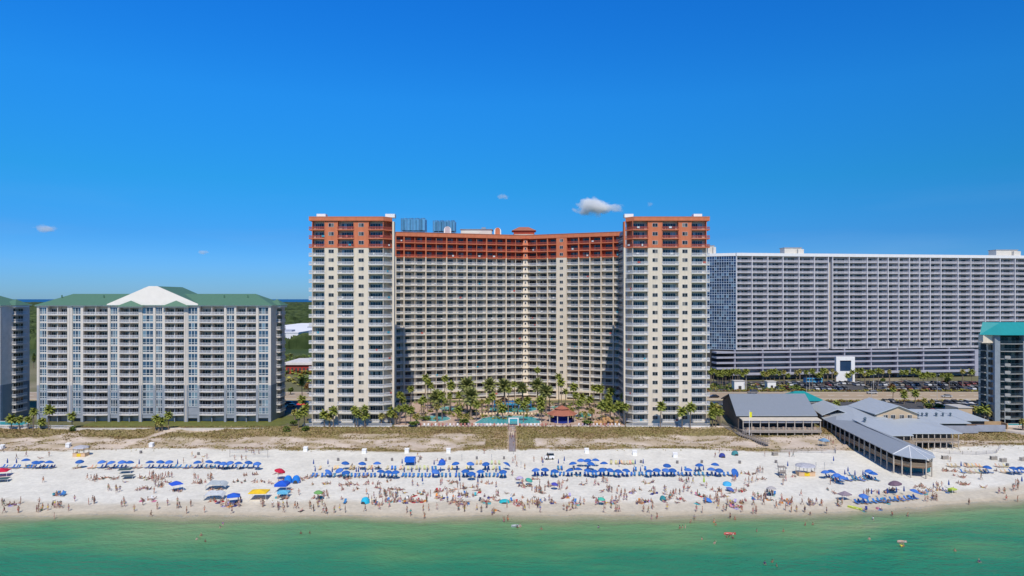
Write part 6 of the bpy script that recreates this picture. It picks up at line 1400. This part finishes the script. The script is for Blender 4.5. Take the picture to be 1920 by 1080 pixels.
canopy(769, 872, 3.0, 2.6, 2.3, (.01, .13, .58), 'tall boxy blue canopy behind the lounger rows', 0, 1.2, .15, 1)
canopy(235, 887, 3.4, 2.4, 1.1, (.05, .09, .09), 'low dark green shade sail by the loungers', .2, .05, .2)
canopy(240, 897, 3.0, 2.4, .8, (.10, .12, .12), 'low charcoal shade sail nearer the sea', .2, .05, .2)
canopy(3, 893, 3.6, 3.4, 1.6, (.55, .01, .05), 'crimson canopy cut by the photo edge', .3, .1); canopy(4, 903, 3.4, 2.6, .9, (.05, .10, .11), 'dark shade sail beside the crimson canopy', .3, .05, .2)
canopy(1786, 924, 1.8, 1.4, 1.1, (.42, .52, .08), 'lime green pop-up shelter by the red towels', .3, .3, .3, 1)
canopy(1545, 836, 2.6, 2.4, 1.9, (.16, .28, .42), 'blue-grey canopy beside the beach steps of the long bar', .2, .3)
canopy(1584, 938, 2.8, 2.0, 1.6, (.25, .20, .24), 'worn mauve canopy near the lime boat', .3, .2)
def sail(px, py, w, d, h, col, label, rz=0):
    x, y, z = ground(px, py); o = empty('shade_sail', (x, y, z), label, 'shade tent', 'arched grey shade sails'); q = MB(); n = 8; ca, sa = math.cos(rz), math.sin(rz); T = lambda a, b, c: (x + a * ca - b * sa, y + a * sa + b * ca, z + c)
    for i in range(n):
        for j in range(4):
            P4 = []
            for (ii, jj) in ((i, j), (i + 1, j), (i + 1, j + 1), (i, j + 1)):
                u = ii / n; v = jj / 4; P4.append(T((u - .5) * w, (v - .5) * d, h * (.55 + .5 * math.sin(math.pi * u)) + .25 * math.sin(u * 9) - .4 * (1 - v)))
            q.quad(*P4)
    c = q.build('sail_cloth', FAB, o, smooth=True); c.color = (*col, 1)
    for u in (-.5, -.17, .17, .5):
        p_ = MB(); hh = h * (.55 + .5 * math.sin(math.pi * (u + .5))); p_.tube(T(u * w, .1, 0), T(u * w, 0, hh), .035); p_.build('pole', DARK, o)
sail(406, 917, 5.4, 3.0, 2.0, (.42, .47, .50), 'pale grey arched shade sail set farther from the water', .1); sail(402, 936, 5.0, 3.0, 1.9, (.58, .60, .62), 'whitish arched shade sail close to the water', .12)
def dome(px, py, w, h, col, label, rz=0, n=1):
    x, y, z = ground(px, py); o = empty('dome_tent', (x, y, z), label, 'tent', 'dome beach tents'); ca, sa = math.cos(rz), math.sin(rz); T = lambda a, b, c: (x + a * ca - b * sa, y + a * sa + b * ca, z + c); q = MB(); fr = MB()
    N, Mx = 8, 5
    for k in range(n):
        cx = (k - (n - 1) / 2) * w * .95
        for i in range(N):
            for j in range(Mx):
                P4 = []
                for ii, jj in ((i, j), (i + 1, j), (i + 1, j + 1), (i, j + 1)):
                    a = math.pi * ii / N; b = -1.25 + 2.8 * jj / Mx; r_ = max(.02, math.cos(b)); P4.append(T(cx - math.cos(a) * w / 2 * r_, 1.1 * math.sin(b), h * math.sin(a) ** .8 * r_ ** .8))
                q.quad(*P4)
        fr.poly([T(cx - math.cos(math.pi * i / 8) * w * .28, -1.12, .02 + h * .42 * math.sin(math.pi * i / 8)) for i in range(9)])
    c = q.build('tent_cloth', FAB, o, smooth=True); c.color = (*col, 1); fr.build('dark_opening', DARK, o)
dome(548, 905, 2.3, 2.1, (.01, .18, .60), 'pair of joined blue dome tents behind the square canopy', .05, 2); dome(685, 943, 2.2, 1.5, (.02, .42, .62), 'bright cyan dome tent beside a maroon flap', -.3); dome(946, 942, 2.8, .8, (.02, .40, .45), 'long low teal windbreak tent', 0); dome(1243, 938, 1.5, 1.2, (.03, .22, .25), 'small dark teal tent', .2); dome(1378, 853, 2.2, 1.4, (.05, .22, .24), 'patterned teal tent by the dune grass', .1); dome(1354, 857, 2.0, 1.3, (.03, .05, .25), 'navy and white tent by the dune grass', 0); dome(829, 870, 2.2, 1.5, (.02, .10, .50), 'low blue tent with pale frame in the top row', .1)

# ------------------------------------------------------------------ kiosks, stand, net, vehicles, boat
def kiosk(px, py, w, label):
    x, y, z = ground(px, py); o = empty('rental_kiosk', (x, y, z), label, 'kiosk', 'beach rental kiosks'); r_, c, p_, y_ = MB(), MB(), MB(), MB(); h = 2.6
    r_.lathe((x, y, z), [(w * .62, h), (w * .55, h + .35), (w * .15, h + .75), (0, h + .8)], 8); c.box(x - w / 2, x + w / 2, y - 1.2, y - 1.05, z, z + 1.1); c.box(x - w / 2 - .1, x + w / 2 + .1, y - 1.35, y - .9, z + 1.1, z + 1.18); c.box(x + w / 2 - .1, x + w / 2, y - 1.05, y + 1.2, z, z + 1.1); c.box(x - w / 2, x - w / 2 + .1, y - 1.05, y + 1.2, z, z + 1.1)
    for a in (-w / 2 + .1, 0, w / 2 - .2):
        for b in (-1.1, 1.1): p_.box(x + a, x + a + .1, y + b, y + b + .1, z, z + h)
    y_.box(x - w * .16, x + w * .16, y - 1.26, y - 1.21, z + .1, z + 1.05); r_.build('roof', mat('thatch_grey', (.42, .42, .46), var=.2, scale=3), o); c.build('counter', mat('pine_counter', (.62, .42, .26)), o); p_.build('post', WOOD, o); y_.build('sign_panel', mat('kiosk_yellow', (.70, .48, .02)), o)
kiosk(152, 855, 3.8, 'small rental kiosk with yellow front standing alone on open sand'); kiosk(1510, 891, 4.6, 'rental kiosk with grey canopy and yellow front near the guard stand')
def stand(px, py):
    x, y, z = ground(px, py); o = empty('lifeguard_stand', (x, y, z), 'weathered wooden lifeguard stand with two roof tiers', 'lifeguard stand'); q, p_ = MB(), MB()
    for a in (-.8, .7):
        for b in (-.7, .6): p_.box(x + a, x + a + .12, y + b, y + b + .12, z, z + 2.9)
    p_.build('post', WOOD, o); q.box(x - .95, x + .95, y - .85, y + .85, z + .9, z + 1.05); q.box(x - 1.0, x + 1.0, y - .9, y + .9, z + 2.6, z + 2.75); q.box(x - .9, x + .9, y - .75, y - .7, z + 1.3, z + 1.9); q.box(x - 1.15, x + .3, y - 1.7, y - .9, z, z + .5); q.build('platform', WOOD, o)
stand(1466, 893)
def net():
    a, b = ground(431, 857), ground(502, 858); o = empty('volleyball_net', a, 'beach volleyball net with players around it', 'net'); q = MB()
    for p_ in (a, b): k = MB(); k.tube((p_[0], p_[1], p_[2] - .2), (p_[0], p_[1], p_[2] + 2.6), .07, .07); k.build('post', WOOD, o)
    f_ = Facade(a[:2], b[:2]); z = a[2]
    f_.box(q, 0, f_.L, -.02, .02, z + 2.38, z + 2.46); f_.box(q, 0, f_.L, -.02, .02, z + 1.45, z + 1.5)
    for i in range(int(f_.L / .35)): f_.box(q, i * .35, i * .35 + .02, -.01, .01, z + 1.5, z + 2.38)
    for j in range(3): f_.box(q, 0, f_.L, -.01, .01, z + 1.7 + j * .22, z + 1.72 + j * .22)
    q.build('netting', mat('net_grey', (.4, .4, .4)), o)
net()
PAINT = mat('car_paint', (.5, .5, .5), rough=.25, var=.03, objcol=True, spec=.6); TYRE = mat('tyre', (.02, .02, .02))
def p_car(name, L, W, Hh, prof, cab):
    b, g, = MB(), MB(); hw = W / 2
    n = len(b.v); k = len(prof)
    for s in (-1, 1): b.v += [(x, s * hw, z) for x, z in prof]
    b.f.append(tuple(range(n + k - 1, n - 1, -1))); b.f.append(tuple(range(n + k, n + 2 * k)))
    for i in range(k): j = (i + 1) % k; b.f.append((n + i, n + j, n + k + j, n + k + i))
    (x0, z0), (x1, z1), (x2, z2), (x3, z3) = cab; iw = hw * .78
    g.hexa([(x0, -hw * .96, z0), (x3, -hw * .96, z3), (x3, hw * .96, z3), (x0, hw * .96, z0), (x1, -iw, z1), (x2, -iw, z2), (x2, iw, z2), (x1, iw, z1)])
    b.box(x1 - .02, x2 + .02, -iw - .01, iw + .01, z1, z1 + .05)
    ws = []
    for x in (-L * .31, L * .3):
        for s in (-1, 1): w_ = MB(); w_.tube((x, s * (hw - .18), .32), (x, s * (hw + .01), .32), .32, .32, 10); ws.append(('wheel', w_, TYRE))
    l_ = MB(); l_.box(-L / 2 - .01, -L / 2 + .05, -hw * .85, -hw * .5, .62, .75); l_.box(-L / 2 - .01, -L / 2 + .05, hw * .5, hw * .85, .62, .75)
    return proto(name, [('body', b, PAINT), ('windows', g, mat('car_glass', (.02, .025, .03), rough=.08)), ('headlight', l_, WHITE)] + ws, 'car')
CAR = p_car('parked_car', 4.5, 1.8, 1.45, [(-2.2, .3), (-2.25, .7), (-1.2, .92), (2.1, .95), (2.25, .75), (2.2, .3)], [(-1.25, .9), (-.55, 1.4), (1.15, 1.4), (1.9, .93)])
SUV = p_car('parked_suv', 4.8, 1.95, 1.8, [(-2.35, .35), (-2.4, .9), (-1.3, 1.1), (2.35, 1.12), (2.4, .8), (2.35, .35)], [(-1.4, 1.08), (-.8, 1.72), (2.0, 1.72), (2.33, 1.1)])
CC = [('white', (.7, .7, .7)), ('silver', (.4, .41, .43)), ('black', (.015, .015, .02)), ('dark grey', (.08, .08, .09)), ('white', (.7, .7, .7)), ('silver', (.4, .41, .43)), ('black', (.015, .015, .02)), ('grey', (.2, .2, .21)), ('navy', (.02, .03, .08)), ('dull red', (.22, .03, .03)), ('slate blue', (.06, .10, .18)), ('beige', (.4, .35, .28))]
cr_ = random.Random(21)
def car(x, y, rz, zone='lot'):
    n_, c_ = cr_.choice(CC); px = 960 + x / y * F; py = 560 + (CH - G) / y * F
    suv = cr_.random() < .45; c = put(SUV if suv else CAR, px, py, n_ + (' boxy car' if suv else ' saloon car'), 'cars in the car parks', rz + cr_.uniform(-.04, .04), c_, xyz=(x, y, G + .1), zone='lot')
for D, x0, x1 in ((354.5, 126, 312), (371, 128, 312), (377, 150, 310)):
    x = x0
    while x < x1:
        if cr_.random() < .74: car(x, D, math.pi / 2)
        x += 2.95
for D, x0, x1 in ((286, 84, 93), (293, 84, 95), (302, 86, 98), (284, 158, 178), (291, 176, 200), (298, 184, 208), (306, 184, 212), (288, 186, 200), (312, 168, 176)):
    x = x0
    while x < x1:
        if cr_.random() < .85: car(x, D, math.pi / 2)
        x += 2.9
for x, y in ((-95, 298), (-99, 306), (-92, 306), (-190, 300), (-196, 308), (-187, 292), (-96, 291)): car(x, y, cr_.choice([0, math.pi / 2]))
for x, y in ((60, 328), (95, 326), (176, 339), (205, 327), (-98, 339), (118, 340), (-180, 330)): car(x, y, 0)
def p_bus():
    b, g = MB(), MB(); b.box(-3.2, 3.2, -1.1, 1.1, .4, 2.6); b.box(-3.1, 3.1, -1.0, 1.0, 2.6, 2.75); g.box(-2.9, 2.9, -1.14, 1.14, 1.45, 2.2); ws = []
    for x in (-2, 2):
        for s in (-1, 1): w_ = MB(); w_.tube((x, s * .85, .42), (x, s * 1.12, .42), .42, .42, 10); ws.append(('wheel', w_, TYRE))
    return proto('minibus', [('body', b, PAINT), ('windows', g, MATS['car_glass'])] + ws, 'minibus')
BUS = p_bus()
for px, cc in ((1518, (.05, .30, .55)), (1530, (.10, .38, .60))):
    put(BUS, px, 718, 'bright blue minibus', 'minibuses in the car park', 0.15, cc, xyz=((px - 960) / F * 383, 383, G + .1), zone='lot')
def truck():
    x, y, z = ground(1030, 861); c = copy_tree(SUV); c.location = (x, y, z); c.rotation_euler = (0, 0, .05); c.scale = (.62, .9, 1.15); c['label'] = 'white utility truck parked on sand behind the loungers'; c['category'] = 'truck'; c['group'] = 'vehicles on the beach'; c.name = 'utility_truck'
    for k in KID[c.name] if c.name in KID else c.children: k.color = (.75, .75, .75, 1)
    KID[c.name] = [q for q in bpy.data.objects if q.parent == c]
    for k in KID[c.name]: k.color = (.75, .75, .75, 1)
truck()
def boat(px, py, L, rz, col, label, cat='boat'):
    x, y, z = ground(px, py); o = empty('small_boat', (x, y, max(z, -.1)), label, cat); q = MB(); n = 10; rings = []; ca, sa = math.cos(rz), math.sin(rz); z = max(z, -.08)
    for i in range(n + 1):
        t = i / n; u = (t - .5) * L; w = .5 * math.sin(math.pi * min(1, t * 1.15 + .12)) ** .6 if t < .85 else .5 * (1 - (t - .85) / .16); w = max(.03, w); rings.append([(u, -w, .45), (u, -w * .7, .05), (u, w * .7, .05), (u, w, .45), (u, w * .8, .42), (u, w * .55, .14), (u, -w * .55, .14), (u, -w * .8, .42)])
    k = 8; q.v = [(x + a * ca - b * sa, y + a * sa + b * ca, z + c) for r_ in rings for a, b, c in r_]
    for i in range(n):
        for j in range(k): j2 = (j + 1) % k; q.f.append((i * k + j, i * k + j2, (i + 1) * k + j2, (i + 1) * k + j))
    q.f += [tuple(range(k - 1, -1, -1)), tuple(range(n * k, n * k + k))]
    h_ = q.build('hull', FAB, o); h_.color = (*col, 1); s = MB()
    for u in (-.6, .5): s.box(x + u * ca - .25, x + u * ca + .25, y + u * sa - .25, y + u * sa + .25, z + .2, z + .28)
    s.build('seat', WHITE, o)
boat(1603, 954, 3.4, -.8, (.55, .62, .10), 'lime yellow boat pulled up at the waterline'); boat(1369, 1010, 2.6, .1, (.55, .12, .10), 'reddish inflatable boat floating among bathers', 'inflatable'); boat(968, 992, 2.2, .2, (.35, .40, .40), 'grey inflatable floating off the middle of the beach', 'inflatable'); boat(1692, 1029, 2.0, .1, (.45, .32, .25), 'tan inflatable drifting off the long bar', 'inflatable')
# lamp posts
def p_lamp():
    q, h_ = MB(), MB(); q.tube((0, 0, 0), (0, 0, 8.5), .12, .07, 6); q.tube((0, 0, 8.4), (0, -1.4, 8.7), .05, .04, 5); h_.box(-.18, .18, -1.9, -1.2, 8.6, 8.75); return proto('lamp_post', [('pole', q, CONC), ('lamp_head', h_, WHITE)], 'street lamp')
LAM = p_lamp()
for x, y in ((118, 349), (150, 349.5), (182, 349), (214, 349), (246, 349), (135, 318), (165, 318), (195, 318), (-92, 318), (182, 256)): put(LAM, 960 + x / y * F, 560 + (CH - G) / y * F, 'slim grey lamp post', 'street lamps', xyz=(x, y, G), zone='lot')
# pool loungers: pale and red ones along the deck edge
for i in range(58):
    px = 768 + i * 6.9
    if 950 < px < 972 or 1028 < px < 1080: continue
    n_, c_ = tw.choice([('white', (.62, .60, .60)), ('rust', (.35, .13, .10)), ('white', (.62, .60, .60)), ('pink', (.55, .40, .38)), ('mauve', (.35, .25, .30))]); x, y, _ = onz(px, 799.5)
    put(LOU, px, 799.5, n_ + ' pool lounger', 'pool loungers', tw.uniform(-.2, .2), c_, xyz=(x, y, G + .12), zone='pool')
for px in range(895, 1010, 6): 
    if not 950 < px < 958: x, y, _ = onz(px, 779); put(LOU, px, 779, 'cream pool lounger', 'pool loungers', tw.uniform(-.2, .2), (.66, .52, .33), xyz=(x, y, G + .12), zone='pool')

# ------------------------------------------------------------------ clouds
def cloud(px, py, w, h, label, D=3000.0, dens=1.0, seed=1, thr=.42):
    """a lens-shaped parcel of air, filled with a broken-up scattering volume"""
    r_ = random.Random(seed); x, y, z = at(px, py, D); W, Hh = w / F * D, h / F * D; q = MB(); q.blob((0, 0, 0), (1, 1, 1), 20, 12)
    m = bpy.data.materials.new('cloud_%s' % seed); m.use_nodes = True; nt = m.node_tree; ns = nt.nodes; L = nt.links; ns.clear(); out = ns.new('ShaderNodeOutputMaterial'); v = ns.new('ShaderNodeVolumePrincipled')
    v.inputs['Color'].default_value = (1, 1, 1, 1); v.inputs['Anisotropy'].default_value = -.1; tx = ns.new('ShaderNodeTexCoord'); nz_ = ns.new('ShaderNodeTexNoise'); nz_.inputs['Scale'].default_value = 1.9; nz_.inputs['Detail'].default_value = 5; nz_.inputs['Roughness'].default_value = .55
    mp_ = ns.new('ShaderNodeMapping'); mp_.inputs['Location'].default_value = (seed * 3.1, seed * 1.7, seed); mp_.inputs['Scale'].default_value = (1.3, 1.0, .8)
    ln = ns.new('ShaderNodeVectorMath'); ln.operation = 'LENGTH'; fall = ns.new('ShaderNodeMapRange'); fall.inputs['From Min'].default_value = 1.0; fall.inputs['From Max'].default_value = .15; fall.inputs['To Min'].default_value = -thr; fall.inputs['To Max'].default_value = .28
    ad = ns.new('ShaderNodeMath'); ad.operation = 'ADD'; sb = ns.new('ShaderNodeMapRange'); sb.inputs['From Min'].default_value = thr; sb.inputs['From Max'].default_value = thr + .22; sb.inputs['To Min'].default_value = 0; sb.inputs['To Max'].default_value = .085 * dens
    L.new(tx.outputs['Object'], mp_.inputs[0]); L.new(mp_.outputs[0], nz_.inputs['Vector']); L.new(tx.outputs['Object'], ln.inputs[0]); L.new(ln.outputs['Value'], fall.inputs['Value']); L.new(nz_.outputs[0], ad.inputs[0]); L.new(fall.outputs[0], ad.inputs[1]); L.new(ad.outputs[0], sb.inputs['Value']); L.new(sb.outputs[0], v.inputs['Density']); L.new(v.outputs[0], out.inputs['Volume'])
    o = q.build('cloud', m); o.location = (x, y, z); o.scale = (W * .62, W * .4, Hh * .75); tag(o, label, 'cloud')
cloud(1112, 388, 84, 36, 'small bright white cloud above the hotel centre', dens=1.0, seed=1); cloud(1152, 390, 50, 20, 'ragged grey tail cloud touching the bright white one', dens=.35, seed=2); cloud(943, 369, 30, 12, 'tiny faint cloud above the rooftop penthouse', dens=.3, seed=3); cloud(85, 429, 50, 17, 'thin white cloud high over the condominium', dens=.3, seed=4); cloud(380, 473, 28, 10, 'tiny pale cloud over the cream gable', dens=.3, seed=5); cloud(1219, 383, 16, 10, 'faint wisp of cloud just above the second tower', dens=.25, seed=6)
# ------------------------------------------------------------------ a label for each repeated thing
LM = {'beach': [(5, 885, 'the crimson canopy'), (75, 866, 'the first group of four umbrellas'), (152, 850, 'the lone yellow kiosk'), (100, 950, 'the waterline group near the photo edge'), (190, 900, 'the family on orange towels'), (235, 885, 'the dark shade sails'), (295, 905, 'the dense crowd by the small blue canopy'), (330, 912, 'the small pointed blue canopy'), (335, 953, 'the pair at the water'), (375, 903, 'the ring of people by the grey sail'), (406, 910, 'the grey shade sail'), (402, 932, 'the whitish shade sail'), (438, 935, 'the blue canopy with white valance'), (465, 855, 'the volleyball net'), (486, 926, 'the yellow canopy'), (520, 881, 'the crimson umbrella'), (529, 915, 'the square blue canopy'), (548, 898, 'the joined dome tents'), (596, 922, 'the green umbrella'), (608, 881, 'the tipped umbrella'), (649, 884, 'the low blue umbrella'), (685, 935, 'the cyan tent'), (727, 883, 'the three linked umbrellas'), (735, 930, 'the busy cluster by the cyan tent'), (769, 862, 'the boxy blue canopy'), (792, 907, 'the lone folded umbrella'), (829, 865, 'the low blue tent'), (850, 930, 'the middle shoreline crowd'), (885, 884, 'the biggest umbrella clump'), (908, 852, 'the lone walker under the dune'), (946, 940, 'the teal windbreak'), (944, 875, 'the umbrella by the walkway'), (981, 896, 'the lilac umbrella'), (1010, 922, 'the red-shirted group'), (1031, 858, 'the utility truck'), (1021, 880, 'the first umbrellas past the walkway'), (1040, 908, 'the navy and white umbrella'), (1103, 864, 'the raised trio of umbrellas'), (1126, 936, 'the small sea-green umbrella'), (1115, 883, 'the long umbrella line'), (1162, 935, 'the waving group'), (1172, 881, 'the umbrella pair past the trio'), (1230, 882, 'the low umbrella run'), (1247, 936, 'the dark teal tent'), (1290, 880, 'the tall folded umbrella'), (1320, 908, 'the lime flag tent'), (1322, 937, 'the deep blue umbrella on sand'), (1340, 875, 'the last umbrellas of the row'), (1363, 910, 'the turquoise umbrella'), (1368, 875, 'the big round umbrella'), (1366, 852, 'the tents by the dune'), (1381, 948, 'the purple circle of bathers'), (1402, 930, 'the fallen blue umbrella'), (1412, 888, 'the standing group by the big umbrella'), (1447, 918, 'the pale grey umbrella'), (1466, 885, 'the lifeguard stand'), (1475, 945, 'the packed group under the guard stand'), (1510, 882, 'the grey-roofed kiosk'), (1520, 948, 'the huddle at the water'), (1552, 920, 'the bicycles'), (1570, 890, 'the angled umbrellas'), (1603, 953, 'the lime boat'), (1584, 932, 'the mauve canopy'), (1635, 885, 'the umbrellas beside the long bar'), (1660, 932, 'the folded umbrella row'), (1681, 907, 'the plum umbrella'), (1715, 890, 'the bowed end of the bar'), (1745, 918, 'the red towels'), (1786, 918, 'the lime shelter'), (1800, 880, 'the single umbrella past the bar'), (1812, 905, 'the trio beyond the bar'), (1840, 880, 'the beige lounger line'), (1880, 865, 'the lounger stacks'), (1905, 912, 'the group at the photo edge'), (1905, 880, 'the last blue umbrellas')],
 'pool': [(750, 785, 'the first tower corner'), (817, 786, 'the oval pool'), (843, 767, 'the little rear pool'), (878, 750, 'the tall date palm'), (930, 788, 'the long pool'), (962, 762, 'the water play frame'), (961, 790, 'the walkway gate'), (1010, 740, 'the hotel corner pier'), (1054, 775, 'the clay-roofed bar'), (1095, 780, 'the small pool past the bar'), (1140, 790, 'the orange rocks'), (1165, 785, 'the second tower corner'), (1110, 745, 'the windowed wall strip')],
 'left': [(35, 798, 'the far pool'), (85, 800, 'the gap between condominiums'), (135, 800, 'the sandy dune path'), (305, 800, 'the palm clump on the lawn'), (550, 690, 'the white store'), (565, 770, 'the gap by the hotel'), (550, 800, 'the end of the garden wall')],
 'tower': [(612, 790, 'the first tower balconies'), (672, 790, 'the first tower middle'), (725, 790, 'the first tower inner corner'), (1240, 790, 'the second tower window strip'), (1290, 790, 'the second tower outer strip'), (1342, 790, 'the beach ramp')],
 'lot': [(1340, 710, 'the tower edge'), (1370, 715, 'the first white kiosk'), (1345, 760, 'the hall gable'), (1447, 722, 'the second white kiosk'), (1523, 718, 'the blue minibuses'), (1585, 690, 'the white pavilion'), (1640, 715, 'the thick palm clump'), (1700, 755, 'the pavilion roof'), (1700, 720, 'the middle of the far car park'), (1760, 720, 'the far car park end'), (1820, 750, 'the car park by the teal roof'), (1845, 790, 'the teal-roofed block'), (1370, 745, 'the hall roof'), (1600, 745, 'the sports court'), (560, 765, 'the gap by the hotel'), (65, 770, 'the gap between condominiums'), (1800, 690, 'the podium end')],
 'sea': [(102, 968, 'the photo edge shallows'), (283, 965, 'the dark shoreline patch'), (375, 1010, 'the adults off the yellow canopy'), (415, 985, 'the pair off the blue canopy'), (572, 1000, 'the couple off the green umbrella'), (800, 970, 'the shallows off the crowd'), (925, 965, 'the shallows off the teal windbreak'), (970, 990, 'the grey inflatable'), (1015, 992, 'the lone bather past the inflatable'), (1122, 990, 'the yellow shallows'), (1227, 972, 'the sandbar'), (1285, 990, 'the close trio'), (1300, 976, 'the two near the trio'), (1340, 983, 'the pair by the circle of bathers'), (1369, 1010, 'the reddish inflatable'), (1325, 1016, 'the darker weed patch'), (1420, 997, 'the lone swimmer off the guard stand'), (1469, 997, 'the bather off the kiosk'), (1515, 984, 'the deep standing pair'), (1445, 1058, 'the farthest swimmers'), (1637, 975, 'the lime boat'), (1630, 1012, 'the swimmer off the folded umbrellas'), (1692, 1026, 'the tan inflatable'), (1791, 1034, 'the dark-clad swimmer'), (1836, 1055, 'the last swimmer'), (1690, 967, 'the pair beyond the boat'), (1817, 946, 'the float'), (1897, 939, 'the far shoreline shallows')]}
ORD = ['', 'second', 'third', 'fourth', 'fifth', 'sixth', 'seventh', 'eighth', 'ninth', 'tenth', 'eleventh', 'twelfth', 'thirteenth', 'fourteenth', 'fifteenth', 'sixteenth', 'seventeenth', 'eighteenth', 'nineteenth', 'twentieth']
by = {}
for o, look, px, py, zone in TH:
    lm = min(LM[zone], key=lambda l_: abs(l_[0] - px) + 2.2 * abs(l_[1] - py))
    if len(look.split()) + 2 + len(lm[2].split()) > 16: look = look.split(' and ')[0] + (' shorts' if ' shorts' not in look else '') if ' shirt' in look else look
    if len(look.split()) + 2 + len(lm[2].split()) > 16: look = look.replace('standing with one arm raised', 'raising one arm').replace('standing with hands on hips', 'with hands on hips')
    if len(look.split()) + 2 + len(lm[2].split()) > 16: look = look.replace('swim shorts', 'shorts').replace('standing ', '')
    by.setdefault((look, lm[2]), []).append((abs(lm[0] - px) + 2.2 * abs(lm[1] - py), px, o, lm))
for (look, name), lst in by.items():
    lst.sort(key=lambda t: t[0])
    for i, t in enumerate(lst): t[2]['label'] = look + (' by ' + name if i == 0 else ', ' + ORD[min(i, 19)] + ' from ' + name)
# prototypes stood out of sight below ground: take them away, their meshes live on in the copies
for p_ in PR:
    for k in [q for q in bpy.data.objects if q.parent == p_]:
        for kk in [q for q in bpy.data.objects if q.parent == k]: bpy.data.objects.remove(kk)
        bpy.data.objects.remove(k)
    bpy.data.objects.remove(p_)
